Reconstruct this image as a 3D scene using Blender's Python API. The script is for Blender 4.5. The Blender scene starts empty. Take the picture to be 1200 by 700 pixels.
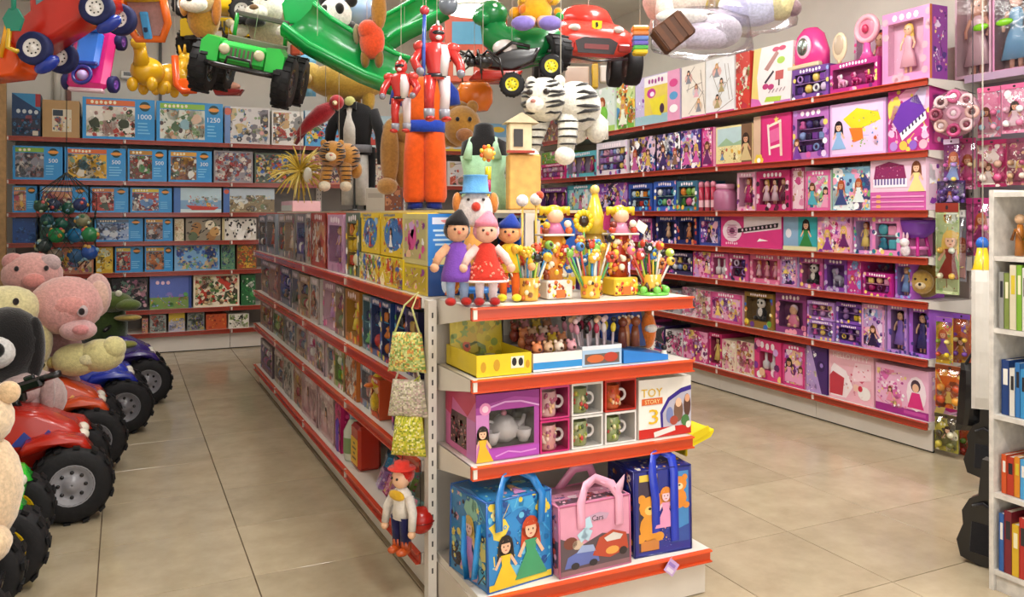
import bpy, math, random
from mathutils import Matrix, Vector, Euler
from math import sin, cos, pi, radians as rad

# ---------------------------------------------------------------- camera, light, exposure
SC = bpy.context.scene
COL = SC.collection
EYE, FOC, YAW, HOR = 1.45, 960.0, rad(25.36), 250.0
SA, CA = sin(YAW), cos(YAW)
cam = bpy.data.cameras.new('camera')
cam.sensor_width = 36.0
cam.lens = 36.0 * FOC / 1200.0
cam.shift_y = -(350.0 - HOR) / 1200.0
cam.clip_start = 0.05
camo = bpy.data.objects.new('camera', cam)
camo.location = (0, 0, EYE)
camo.rotation_euler = (pi / 2, 0, -YAW)
COL.objects.link(camo)
SC.camera = camo
SC.view_settings.view_transform = 'Standard'
SC.view_settings.look = 'None'
SC.view_settings.gamma = 1.0
SC.view_settings.use_curve_mapping = False
SC.view_settings.exposure = 0.24
wd = bpy.data.worlds.new('world')
SC.world = wd
wd.use_nodes = True
wd.node_tree.nodes['Background'].inputs[0].default_value = (1.0, 0.97, 0.93, 1)
wd.node_tree.nodes['Background'].inputs[1].default_value = 2.2
CEIL = 3.62
LAMPS = [(0.1, 4.6, 22), (0.1, 7.6, 10), (3.1, 1.3, 48), (3.1, 3.9, 42), (3.1, 6.6, 26), (1.0, 0.6, 48), (1.5, 5.4, 24), (1.6, 2.3, 44)]

def link_light(x, y, w):
    l = bpy.data.lights.new('tube_light', 'AREA')
    l.shape = 'RECTANGLE'
    l.size, l.size_y = 0.34, 1.2
    l.energy = w
    l.color = (1.0, 0.98, 0.95)
    o = bpy.data.objects.new('tube_light', l)
    o.location = (x, y, CEIL - 0.12)
    COL.objects.link(o)
for a in LAMPS:
    link_light(*a)

# daylight comes through an unseen window added for frontal fill; portal guides it
pl_ = bpy.data.lights.new('added_window_portal', 'AREA'); pl_.shape = 'RECTANGLE'; pl_.size, pl_.size_y = 5.4, 2.7
pl_.cycles.is_portal = True
po_ = bpy.data.objects.new('added_window_portal', pl_); po_.location = (1.82, -1.72, 1.75); po_.rotation_euler = (pi / 2, 0, 0); COL.objects.link(po_)

# ---------------------------------------------------------------- helpers
def P(px, py, d):
    """point of the room seen at a pixel of the photo at distance d along the view axis"""
    u = (px - 600.0) / FOC
    return Vector((d * (SA + CA * u), d * (CA - SA * u), EYE + d * (HOR - py) / FOC))
def y_on_x(px, X):
    u = (px - 600.0) / FOC
    return X / (SA + CA * u) * (CA - SA * u)
def x_on_y(px, Y):
    u = (px - 600.0) / FOC
    return Y / (CA - SA * u) * (SA + CA * u)
def depth(X, Y):
    return X * SA + Y * CA
def z_at(py, X, Y):
    return EYE + depth(X, Y) * (HOR - py) / FOC

_lin = {}
def lin(c):
    if isinstance(c, str):
        if c not in _lin:
            h = c.lstrip('#')
            v = [int(h[i:i + 2], 16) / 255.0 for i in (0, 2, 4)]
            _lin[c] = tuple([(x / 12.92 if x <= 0.04045 else ((x + 0.055) / 1.055) ** 2.4) for x in v] + [1.0])
        return _lin[c]
    return tuple(c) if len(c) == 4 else tuple(c) + (1.0,)

class MB:
    """collects geometry of one part; every face carries its own colour"""
    def __init__(s, M=None):
        s.V, s.F, s.C, s.S, s.M = [], [], [], [], M
    def add(s, verts, faces, col, smooth=False, M=None):
        n = len(s.V)
        for v in verts:
            v = Vector(v)
            if M is not None: v = M @ v
            if s.M is not None: v = s.M @ v
            s.V.append(v[:])
        c = lin(col)
        for f in faces:
            s.F.append(tuple(n + i for i in f)); s.C.append(c); s.S.append(smooth)
        return s
    def box(s, c, d, col, M=None, bev=0.0):
        x, y, z = c; a, b, e = d[0] / 2, d[1] / 2, d[2] / 2
        if bev <= 0:
            vs = [(x + i * a, y + j * b, z + k * e) for i in (-1, 1) for j in (-1, 1) for k in (-1, 1)]
            fs = [(0, 1, 3, 2), (4, 6, 7, 5), (0, 4, 5, 1), (2, 3, 7, 6), (0, 2, 6, 4), (1, 5, 7, 3)]
            return s.add(vs, fs, col, False, M)
        bev = min(bev, a * .95, b * .95, e * .95)
        vs, idx = [], {}
        for i in (-1, 1):
            for j in (-1, 1):
                for k in (-1, 1):
                    for ax in range(3):
                        p = [i * (a - bev), j * (b - bev), k * (e - bev)]
                        p[ax] = (i * a, j * b, k * e)[ax]
                        idx[(i, j, k, ax)] = len(vs); vs.append((x + p[0], y + p[1], z + p[2]))
        fs = []
        for ax in range(3):
            o = [t for t in range(3) if t != ax]
            for sg in (-1, 1):
                q = []
                for (m, n2) in ((-1, -1), (1, -1), (1, 1), (-1, 1)):
                    t = [0, 0, 0]; t[ax] = sg; t[o[0]] = m; t[o[1]] = n2
                    q.append(idx[(t[0], t[1], t[2], ax)])
                fs.append(q)
        for ax in range(3):
            o = [t for t in range(3) if t != ax]
            for m in (-1, 1):
                for n2 in (-1, 1):
                    q = []
                    for (sg, face) in ((-1, o[0]), (1, o[0]), (1, o[1]), (-1, o[1])):
                        t = [0, 0, 0]; t[ax] = sg; t[o[0]] = m; t[o[1]] = n2
                        q.append(idx[(t[0], t[1], t[2], face)])
                    fs.append(q)
        for i in (-1, 1):
            for j in (-1, 1):
                for k in (-1, 1):
                    fs.append([idx[(i, j, k, t)] for t in range(3)])
        cen = Vector((x, y, z)); out = []
        for f in fs:
            p = [Vector(vs[t]) for t in f]
            nn = (p[1] - p[0]).cross(p[2] - p[0])
            m = sum(p, Vector()) / len(p) - cen
            out.append(list(reversed(f)) if nn.dot(m) < 0 else f)
        return s.add(vs, out, col, False, M)
    def sph(s, c, r, col, seg=14, rings=9, M=None, smooth=True):
        if not hasattr(r, '__len__'): r = (r, r, r)
        vs = [(c[0], c[1], c[2] - r[2])]
        for i in range(1, rings):
            t = -pi / 2 + pi * i / rings
            for j in range(seg):
                a = 2 * pi * j / seg
                vs.append((c[0] + r[0] * cos(t) * cos(a), c[1] + r[1] * cos(t) * sin(a), c[2] + r[2] * sin(t)))
        vs.append((c[0], c[1], c[2] + r[2]))
        fs = [(0, 1 + (j + 1) % seg, 1 + j) for j in range(seg)]
        for i in range(rings - 2):
            b = 1 + i * seg
            fs += [(b + j, b + (j + 1) % seg, b + seg + (j + 1) % seg, b + seg + j) for j in range(seg)]
        b = 1 + (rings - 2) * seg; t = len(vs) - 1
        fs += [(b + j, b + (j + 1) % seg, t) for j in range(seg)]
        return s.add(vs, fs, col, smooth, M)
    def loft(s, secs, col, seg=14, M=None, smooth=True, cap=True):
        """secs: (cx, cy, cz, rx, ry) horizontal ellipses from bottom to top"""
        vs = []
        for (x, y, z, rx, ry) in secs:
            vs += [(x + rx * cos(2 * pi * j / seg), y + ry * sin(2 * pi * j / seg), z) for j in range(seg)]
        fs = []
        for i in range(len(secs) - 1):
            b = i * seg
            fs += [(b + j, b + (j + 1) % seg, b + seg + (j + 1) % seg, b + seg + j) for j in range(seg)]
        if cap:
            fs.append(tuple(reversed(range(seg)))); fs.append(tuple(range(len(vs) - seg, len(vs))))
        return s.add(vs, fs, col, smooth, M)
    def lathe(s, prof, col, seg=20, M=None, smooth=True, cap=True):
        return s.loft([(0, 0, z, max(r, 1e-4), max(r, 1e-4)) for (r, z) in prof], col, seg, M, smooth, cap)
    def tube(s, pts, r, col, seg=8, M=None, smooth=True, flat=1.0):
        pts = [Vector(p) for p in pts]; n = len(pts)
        rs = r if hasattr(r, '__len__') else [r] * n
        vs, up = [], None
        for i, p in enumerate(pts):
            t = (pts[min(i + 1, n - 1)] - pts[max(i - 1, 0)])
            t = t.normalized() if t.length > 1e-9 else Vector((0, 0, 1))
            if up is None:
                up = Vector((0, 0, 1)) if abs(t.z) < 0.9 else Vector((0, 1, 0))
            a = t.cross(up)
            if a.length < 1e-6: a = t.cross(Vector((1, 0, 0)))
            a.normalize(); b = a.cross(t).normalized(); up = b
            for j in range(seg):
                q = 2 * pi * j / seg
                vs.append(p + a * (rs[i] * cos(q)) + b * (rs[i] * flat * sin(q)))
        fs = []
        for i in range(n - 1):
            k = i * seg
            fs += [(k + j, k + seg + j, k + seg + (j + 1) % seg, k + (j + 1) % seg) for j in range(seg)]
        fs.append(tuple(range(seg))); fs.append(tuple(reversed(range(len(vs) - seg, len(vs)))))
        fs = [tuple(reversed(f)) for f in fs]
        return s.add(vs, fs, col, smooth, M)
    def cyl(s, p0, p1, r, col, seg=14, M=None, r1=None, smooth=True):
        return s.tube([p0, p1], [r, r if r1 is None else r1], col, seg, M, smooth)
    def prism(s, pts, y0, y1, col, M=None, smooth=False):
        """polygon in x,z (counter-clockwise seen from -y) pushed from y0 (front) to y1"""
        n = len(pts)
        vs = [(x, y0, z) for x, z in pts] + [(x, y1, z) for x, z in pts]
        fs = [tuple(range(n)), tuple(reversed(range(n, 2 * n)))]
        fs += [(i, i + n, (i + 1) % n + n, (i + 1) % n) for i in range(n)]
        return s.add(vs, fs, col, smooth, M)
    def torus(s, c, R, r, col, seg=20, sub=8, M=None, axis='z'):
        vs = []
        for i in range(seg):
            a = 2 * pi * i / seg
            for j in range(sub):
                b = 2 * pi * j / sub
                p = ((R + r * cos(b)) * cos(a), (R + r * cos(b)) * sin(a), r * sin(b))
                if axis == 'y': p = (p[0], -p[2], p[1])
                if axis == 'x': p = (p[2], p[0], p[1])
                vs.append((c[0] + p[0], c[1] + p[1], c[2] + p[2]))
        fs = [(i * sub + j, ((i + 1) % seg) * sub + j, ((i + 1) % seg) * sub + (j + 1) % sub, i * sub + (j + 1) % sub)
              for i in range(seg) for j in range(sub)]
        return s.add(vs, fs, col, True, M)
    def art(s, A, M=None, y=0.0):
        """flat print: the polygons of A laid on the plane y, x centred, z from 0"""
        for (pts, col, l) in A.shapes:
            s.add([((u - .5) * A.w, y - 0.0005 * (l + 1), v * A.h) for u, v in pts], [tuple(range(len(pts)))], col, False, M)
        return s
    def mesh(s, name):
        me = bpy.data.meshes.new(name)
        me.from_pydata(s.V, [], s.F)
        at = me.attributes.new('Col', 'FLOAT_COLOR', 'FACE')
        at.data.foreach_set('color', [x for c in s.C for x in c])
        me.polygons.foreach_set('use_smooth', s.S)
        me.update()
        return me
    def build(s, name, m, parent=None, loc=None, rot=None):
        me = s.mesh(name); me.materials.append(MATS[m] if isinstance(m, str) else m)
        o = bpy.data.objects.new(name, me); COL.objects.link(o)
        if parent is not None: o.parent = parent
        if loc is not None: o.location = loc
        if rot is not None: o.rotation_euler = rot if hasattr(rot, '__len__') else (0, 0, rot)
        return o

USED = {}
def tag(o, label, cat, group=None, kind=None):
    if label:
        USED.setdefault(label, []).append(o.name)
        o['label'] = label
    if cat: o['category'] = cat
    if group: o['group'] = group
    if kind: o['kind'] = kind
    return o
def thing(name, label, cat, loc=(0, 0, 0), rot=0.0, group=None):
    o = bpy.data.objects.new(name, None)
    COL.objects.link(o)
    o.empty_display_size = 0.05
    o.location = loc
    o.rotation_euler = rot if hasattr(rot, '__len__') else (0, 0, rot)
    return tag(o, label, cat, group)
def share(name, me, parent=None, loc=(0, 0, 0), rot=(0, 0, 0), scale=None):
    o = bpy.data.objects.new(name, me); COL.objects.link(o)
    if parent is not None: o.parent = parent
    o.location = loc; o.rotation_euler = rot
    if scale: o.scale = scale
    return o
def TR(x=0, y=0, z=0): return Matrix.Translation((x, y, z))
def RX(a): return Matrix.Rotation(rad(a), 4, 'X')
def RY(a): return Matrix.Rotation(rad(a), 4, 'Y')
def RZ(a): return Matrix.Rotation(rad(a), 4, 'Z')
def SCL(x, y=None, z=None):
    return Matrix.Diagonal((x, x if y is None else y, x if z is None else z, 1))

# ---------------------------------------------------------------- materials
MATS = {}
def nd(nt, t, **kw):
    n = nt.nodes.new(t)
    for k, v in kw.items(): setattr(n, k, v)
    return n
def paint(name, rough=.4, spec=.5, coat=0., sheen=0., noise=0., nscale=30., bump=0., bscale=120., metal=0., sub=0.):
    m = bpy.data.materials.new(name); m.use_nodes = True
    nt = m.node_tree; b = nt.nodes['Principled BSDF']
    at = nd(nt, 'ShaderNodeAttribute', attribute_name='Col')
    tc = nd(nt, 'ShaderNodeTexCoord')
    src = at.outputs['Color']
    if noise:
        n = nd(nt, 'ShaderNodeTexNoise'); n.inputs['Scale'].default_value = nscale; n.inputs['Detail'].default_value = 4
        nt.links.new(tc.outputs['Object'], n.inputs['Vector'])
        mr = nd(nt, 'ShaderNodeMapRange'); mr.inputs[1].default_value = .3; mr.inputs[2].default_value = .7
        mr.inputs[3].default_value = 1 - noise; mr.inputs[4].default_value = 1 + noise * .5
        nt.links.new(n.outputs['Fac'], mr.inputs[0])
        mx = nd(nt, 'ShaderNodeVectorMath', operation='SCALE')
        nt.links.new(src, mx.inputs[0]); nt.links.new(mr.outputs[0], mx.inputs['Scale'])
        src = mx.outputs[0]
    nt.links.new(src, b.inputs['Base Color'])
    b.inputs['Roughness'].default_value = rough
    b.inputs['Specular IOR Level'].default_value = spec
    b.inputs['Coat Weight'].default_value = coat
    b.inputs['Coat Roughness'].default_value = .12
    b.inputs['Sheen Weight'].default_value = sheen
    b.inputs['Metallic'].default_value = metal
    if bump:
        n = nd(nt, 'ShaderNodeTexNoise'); n.inputs['Scale'].default_value = bscale; n.inputs['Detail'].default_value = 3
        nt.links.new(tc.outputs['Object'], n.inputs['Vector'])
        bp = nd(nt, 'ShaderNodeBump'); bp.inputs['Strength'].default_value = bump; bp.inputs['Distance'].default_value = .004
        nt.links.new(n.outputs['Fac'], bp.inputs['Height']); nt.links.new(bp.outputs[0], b.inputs['Normal'])
    MATS[name] = m
    return m
paint('card', .36, .45, .15, noise=.05, nscale=14, bump=.12, bscale=18)
paint('plastic', .26, .5, .2, noise=.05, nscale=9)
paint('vinyl', .3, .5, .3, noise=.1, nscale=10, bump=.35, bscale=16)
paint('plush', .95, .15, 0, sheen=.5, noise=.22, nscale=70, bump=.8, bscale=160)
paint('cloth', .88, .2, 0, sheen=.2, noise=.15, nscale=40, bump=.5, bscale=220)
paint('rubber', .62, .3, 0, noise=.25, nscale=50, bump=.3, bscale=90)
paint('steel', .38, .5, .05, noise=.06, nscale=5)
paint('wood', .5, .4, 0, noise=.2, nscale=25)
paint('wall', .8, .2, 0, noise=.06, nscale=3, bump=.15, bscale=60)
paint('chrome', .2, .5, 0, metal=1.0, noise=.05)

def clear(name, tint, fac):
    m = bpy.data.materials.new(name); m.use_nodes = True
    nt = m.node_tree
    for n in list(nt.nodes):
        if n.type != 'OUTPUT_MATERIAL': nt.nodes.remove(n)
    out = nt.nodes['Material Output']
    t = nd(nt, 'ShaderNodeBsdfTransparent'); t.inputs[0].default_value = tint
    g = nd(nt, 'ShaderNodeBsdfGlossy'); g.inputs['Roughness'].default_value = .12
    tc = nd(nt, 'ShaderNodeTexCoord'); n = nd(nt, 'ShaderNodeTexNoise'); n.inputs['Scale'].default_value = 14
    bp = nd(nt, 'ShaderNodeBump'); bp.inputs['Strength'].default_value = .35; bp.inputs['Distance'].default_value = .01
    nt.links.new(tc.outputs['Object'], n.inputs['Vector']); nt.links.new(n.outputs['Fac'], bp.inputs['Height']); nt.links.new(bp.outputs[0], g.inputs['Normal'])
    f = nd(nt, 'ShaderNodeFresnel'); f.inputs['IOR'].default_value = 1.45
    a = nd(nt, 'ShaderNodeMath', operation='MULTIPLY_ADD'); a.inputs[1].default_value = .45; a.inputs[2].default_value = fac
    nt.links.new(f.outputs[0], a.inputs[0])
    mx = nd(nt, 'ShaderNodeMixShader')
    nt.links.new(a.outputs[0], mx.inputs[0]); nt.links.new(t.outputs[0], mx.inputs[1]); nt.links.new(g.outputs[0], mx.inputs[2])
    nt.links.new(mx.outputs[0], out.inputs[0])
    MATS[name] = m
clear('clear', (.97, .97, .97, 1), .0)
clear('film', (.93, .93, .94, 1), .06)

def tile_material():
    m = bpy.data.materials.new('floor_tile'); m.use_nodes = True
    nt = m.node_tree; b = nt.nodes['Principled BSDF']
    tc = nd(nt, 'ShaderNodeTexCoord'); oi = nd(nt, 'ShaderNodeObjectInfo')
    n = nd(nt, 'ShaderNodeTexNoise'); n.inputs['Scale'].default_value = 5.0; n.inputs['Detail'].default_value = 7; n.inputs['Roughness'].default_value = .65
    ad = nd(nt, 'ShaderNodeVectorMath', operation='ADD')
    nt.links.new(tc.outputs['Object'], ad.inputs[0]); nt.links.new(oi.outputs['Location'], ad.inputs[1]); nt.links.new(ad.outputs[0], n.inputs['Vector'])
    r = nd(nt, 'ShaderNodeValToRGB')
    r.color_ramp.elements[0].position = .3; r.color_ramp.elements[0].color = lin('#a39479')
    r.color_ramp.elements[1].position = .7; r.color_ramp.elements[1].color = lin('#b9aa8e')
    nt.links.new(n.outputs['Fac'], r.inputs[0])
    h = nd(nt, 'ShaderNodeHueSaturation')
    mr = nd(nt, 'ShaderNodeMapRange'); mr.inputs[3].default_value = .93; mr.inputs[4].default_value = 1.06
    nt.links.new(oi.outputs['Random'], mr.inputs[0]); nt.links.new(mr.outputs[0], h.inputs['Value'])
    nt.links.new(r.outputs[0], h.inputs['Color']); nt.links.new(h.outputs[0], b.inputs['Base Color'])
    n2 = nd(nt, 'ShaderNodeTexNoise'); n2.inputs['Scale'].default_value = 2.2; n2.inputs['Detail'].default_value = 5
    nt.links.new(ad.outputs[0], n2.inputs['Vector'])
    m2 = nd(nt, 'ShaderNodeMapRange'); m2.inputs[1].default_value = .3; m2.inputs[2].default_value = .7; m2.inputs[3].default_value = .12; m2.inputs[4].default_value = .22
    nt.links.new(n2.outputs['Fac'], m2.inputs[0]); nt.links.new(m2.outputs[0], b.inputs['Roughness'])
    b.inputs['Specular IOR Level'].default_value = .5
    bp = nd(nt, 'ShaderNodeBump'); bp.inputs['Strength'].default_value = .02; bp.inputs['Distance'].default_value = .003
    nt.links.new(n2.outputs['Fac'], bp.inputs['Height']); nt.links.new(bp.outputs[0], b.inputs['Normal'])
    MATS['tile'] = m
tile_material()
def emit(name, col, s):
    m = bpy.data.materials.new(name); m.use_nodes = True
    b = m.node_tree.nodes['Principled BSDF']
    b.inputs['Base Color'].default_value = (.9, .9, .9, 1)
    b.inputs['Emission Color'].default_value = col; b.inputs['Emission Strength'].default_value = s
    MATS[name] = m
emit('lamp_glow', (1, .96, .9, 1), 5.0)
# ---------------------------------------------------------------- room shell
X0, X1, Y0, Y1 = -1.3, 4.95, -1.6, 9.72
def struct(name, mb, m):
    o = mb.build(name, m); o['kind'] = 'structure'; return o
TS = 0.565
flo = struct('floor', MB().box(((X0 + X1) / 2, (Y0 + Y1) / 2, -.06), (X1 - X0 + .3, Y1 - Y0 + .3, .1), '#6e5c4c'), 'wall')
tm = MB().box((0, 0, -.006), (TS - .004, TS - .004, .012), '#a8957e', bev=.0012).mesh('tile')
tm.materials.append(MATS['tile'])
ix = 0
x = -.094 - TS * 2.5
while x < X1 + TS:
    y = 3.40 - TS * 8.5
    while y < Y1 + TS:
        if y > -.6: share('tile', tm, flo, (x, y, .0))
        y += TS
    x += TS
CEILING = struct('ceiling', MB().box(((X0 + X1) / 2, (Y0 + Y1) / 2, CEIL + .05), (X1 - X0, Y1 - Y0, .1), '#e9e4da'), 'wall')
struct('wall_back', MB().box(((X0 + X1) / 2, Y1 + .05, CEIL / 2), (X1 - X0, .1, CEIL), '#e6e2d9'), 'wall')
struct('wall_left', MB().box((X0 - .05, (Y0 + Y1) / 2, CEIL / 2), (.1, Y1 - Y0, CEIL), '#d3cdc2'), 'wall')
struct('wall_right', MB().box((X1 + .05, (Y0 + Y1) / 2, CEIL / 2), (.1, Y1 - Y0, CEIL), '#d5d0c6'), 'wall')
wf = MB()   # front wall: sill, head and piers round the wide window added for light
for (cx, cz, w_, h_) in (((X0 + X1) / 2, .2, X1 - X0, .4), ((X0 + X1) / 2, (3.1 + CEIL) / 2, X1 - X0, CEIL - 3.1), (X0 + .2, 1.75, .4, 2.7), (X1 - .2, 1.75, .4, 2.7)):
    wf.box((cx, Y0 - .05, cz), (w_, .1, h_), '#d5d0c6')
struct('wall_front', wf, 'wall')
wn = bpy.data.objects.new('added_window_1', None); COL.objects.link(wn); wn['kind'] = 'structure'  # unseen window, added behind the camera to give flat frontal light
for k in range(4):
    xk = X0 + .4 + (X1 - X0 - .8) * (k + .5) / 4
    MB().box((xk, Y0 - .06, 1.75), ((X1 - X0 - .8) / 4 - .06, .008, 2.64), '#ffffff').build('pane', 'clear', wn)
    MB().box((X0 + .4 + (X1 - X0 - .8) * k / 4, Y0 - .05, 1.75), (.05, .06, 2.7), '#8a8782').build('mullion', 'steel', wn)
# pipe and trim boards on the back wall
struct('trim_1', MB().cyl((-.62, Y1 - .05, 2.4), (-.62, Y1 - .05, CEIL), .035, '#e6e1d6'), 'plastic')
struct('trim_2', MB().box((-.52, Y1 - .02, 3.0), (.05, .04, 1.24), '#8d5a52'), 'wood')
struct('trim_3', MB().box((.36, Y1 - .02, 3.0), (.03, .03, 1.24), '#3b3836'), 'steel')
# small pale cable box with a dark mouth, on the wall under the puzzles' lamp
sb = thing('socket_box', 'small white cable box on the back wall beside the yellow hopper', 'cable box', (x_on_y(149, 9.67), 9.67, z_at(88, x_on_y(149, 9.67), 9.67)))
MB().box((0, 0, 0), (.13, .1, .09), '#ddd8ce', bev=.01).build('casing', 'plastic', sb)
MB().box((.0, -.052, .005), (.07, .006, .04), '#1d1b1a').build('opening', 'plastic', sb)

# ceiling lamps: housing and two tubes, the light itself hangs just below
for i, (lx, ly, w) in enumerate(LAMPS):
    t = thing('ceiling_lamp', 'twin fluorescent tube lamp on the ceiling above the shop floor', 'lamp', (lx, ly, CEIL - .001), group='ceiling tube lamps above the frame')
    MB().box((0, 0, -.03), (.3, 1.26, .06), '#eeeae2', bev=.01).build('housing', 'steel', t)
    for s in (-1, 1):
        MB().cyl((s * .07, -.6, -.085), (s * .07, .6, -.085), .019, '#ffffff', 10).build('tube', 'lamp_glow', t)

# ---------------------------------------------------------------- shop shelving
RAIL, RAILW, WHITE, PANEL = '#c9481f', '#a8402b', '#e2dbd1', '#cfc6ba'
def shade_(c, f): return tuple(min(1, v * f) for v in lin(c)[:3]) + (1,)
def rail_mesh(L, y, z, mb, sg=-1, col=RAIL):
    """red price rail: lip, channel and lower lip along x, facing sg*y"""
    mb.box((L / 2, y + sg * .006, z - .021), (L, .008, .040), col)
    mb.box((L / 2, y + sg * .012, z - .002), (L, .02, .006), shade_(col, 1.45))  # lip's highlight is put into its colour as a lighter red
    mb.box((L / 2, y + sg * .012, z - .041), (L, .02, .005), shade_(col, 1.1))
    return mb
def shelf(parent, L, y0, y1, z, ends=(True, True), rail=True, sg=-1, rcol=RAIL):
    """shelf plate from y0 (front) to y1, with its rail, price tabs and end brackets"""
    s = MB().box((L / 2, (y0 + y1) / 2, z - .014), (L - .004, abs(y1 - y0), .028), WHITE).build('shelf', 'steel', parent)
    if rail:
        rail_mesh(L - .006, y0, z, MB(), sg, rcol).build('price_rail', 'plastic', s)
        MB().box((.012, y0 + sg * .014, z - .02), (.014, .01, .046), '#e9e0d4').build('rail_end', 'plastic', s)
    for i, e in enumerate(ends):
        if e:
            xx = .004 if i == 0 else L - .004
            pr = [(y0, z), (y0, z - .04), (y1, z - .1), (y1, z)]
            mb = MB()
            n = 4
            vs = [(xx - .003, a, b) for a, b in pr] + [(xx + .003, a, b) for a, b in pr]
            fs = [(0, 1, 2, 3), (7, 6, 5, 4)] + [(j, j + 4, (j + 1) % 4 + 4, (j + 1) % 4) for j in range(4)]
            mb.add(vs, fs, WHITE).build('bracket', 'steel', s)
    return s
def upright(parent, x, y, z0, z1, face=-1):
    mb = MB().box((x, y, (z0 + z1) / 2), (.032, .045, z1 - z0), WHITE)
    k = z0 + .12
    while k < z1 - .03:
        mb.box((x, y + face * .0228, k), (.006, .001, .02), '#3a3633')
        k += .05
    return mb.build('upright', 'steel', parent)
def kick(parent, L, y, z, sg=-1):
    MB().box((L / 2, y - sg * .006, z / 2 + .004), (L - .004, .012, z - .012), WHITE).build('kick_plate', 'steel', parent)
    MB().box((L / 2, y - sg * .016, .008), (L - .004, .012, .016), '#1b1714').build('base_gap_shadow', 'steel', parent)  # dark strip standing in for the shadow below the kick plate

# pink toys' wall on the right
RX_FRONT = 4.38
RZ_ = [.185, .565, .912, 1.180, 1.468, 1.832, 2.265]
RB = [3.38, 4.30, 5.33, 6.37, 7.41, 8.45, 9.18]
pos = ['nearest', 'second nearest', 'third nearest', 'third farthest', 'second farthest', 'farthest']
for i in range(6):
    L = RB[i + 1] - RB[i]
    t = thing('shelf_unit', 'white wall shelf unit with red rails full of pink toys, ' + pos[i] + ' bay', 'shelf', (RX_FRONT, RB[i + 1], 0), -pi / 2, 'shelf bays along the right wall')
    MB().box((L / 2, .46, 1.27), (L, .02, 2.5), PANEL).build('back_panel', 'steel', t)
    for xx in (.016, L - .016): upright(t, xx, .43, .0, 2.55)
    kick(t, L, .03, .15)
    for k, z in enumerate(RZ_):
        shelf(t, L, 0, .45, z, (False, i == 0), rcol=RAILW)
# back wall
BY = 9.2
BZ = [.215, .455, .845, 1.160, 1.455, 1.775, 2.195]
BB = [-1.02, .0, 1.03, 2.06, 3.09, 4.12]
bpos = ['leftmost', 'second from left', 'middle', 'second from right', 'rightmost']
for i in range(5):
    L = BB[i + 1] - BB[i]
    t = thing('shelf_unit', 'white back wall shelf unit with red rails full of puzzles, ' + bpos[i] + ' bay', 'shelf', (BB[i], BY, 0), 0, 'shelf bays along the back wall')
    MB().box((L / 2, .46, 1.24), (L, .02, 2.44), '#8a8178').build('back_panel', 'steel', t)
    for xx in (.016, L - .016): upright(t, xx, .43, 0, 2.46)
    kick(t, L, .03, .18)
    for k, z in enumerate(BZ): shelf(t, L, 0, .45, z, (False, False), rcol='#9c3b2a')
pt = MB().box((0, 0, 1.36), (.1, .06, 2.72), '#b08a5c', bev=.006).build('wooden_post', 'wood', None, (-1.06, 9.12, 0))
tag(pt, 'tan wooden post at the left end of the puzzle shelves', 'post')
# central gondola
GX, GZ = 1.02, [.162, .512, .792, 1.130]
GB = [2.95, 4.09, 5.16, 6.21, 7.27]
gpos = ['nearest', 'second nearest', 'second farthest', 'farthest']
for i in range(4):
    L = GB[i + 1] - GB[i]
    t = thing('gondola_unit', 'double sided white aisle shelving with red rails, ' + gpos[i] + ' bay', 'shelf', (GX, GB[i + 1], 0), -pi / 2, 'bays of the central gondola')
    MB().box((L / 2, .49, .72), (L, .03, 1.4), PANEL).build('back_panel', 'steel', t)
    for xx in (.016, L - .016): upright(t, xx, .46, 0, 1.45)
    kick(t, L, .03, .125)
    kick(t, L, .96, .125, 1)
    MB().box((L / 2, .49, 1.457), (L - .004, .62, .012), '#cfc0a0').build('top_deck', 'steel', t)
    for k, z in enumerate(GZ):
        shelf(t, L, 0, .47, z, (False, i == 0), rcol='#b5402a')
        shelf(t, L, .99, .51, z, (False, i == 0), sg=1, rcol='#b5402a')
# its end cap
EX0, EX1, EY = 1.065, 2.0, 2.58
EZ = [.172, .585, .881, 1.127]
ec = thing('end_cap_unit', 'white end shelf unit with red rails at the front of the central aisle', 'shelf', (EX0, EY, 0), 0)
L = EX1 - EX0
MB().box((L / 2, .35, .6), (L + .04, .012, 1.05), PANEL).build('back_panel', 'steel', ec)
for xx in (-.028, L + .012): upright(ec, xx, .32, .0, 1.125)
for k, z in enumerate(EZ):
    if k: shelf(ec, L, 0, .34, z, (True, True))
    else:
        s = shelf(ec, L + .02, -.08, .34, z, (False, False))
        MB().box((L / 2, .13, .075), (L + .01, .4, .142), '#d9cfc2').build('base_box', 'steel', ec)
        MB().box((L / 2, .13, .002), (L - .01, .38, .004), '#1b1714').build('base_gap_shadow', 'steel', ec)  # dark sheet standing in for the shadow under the base
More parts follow.
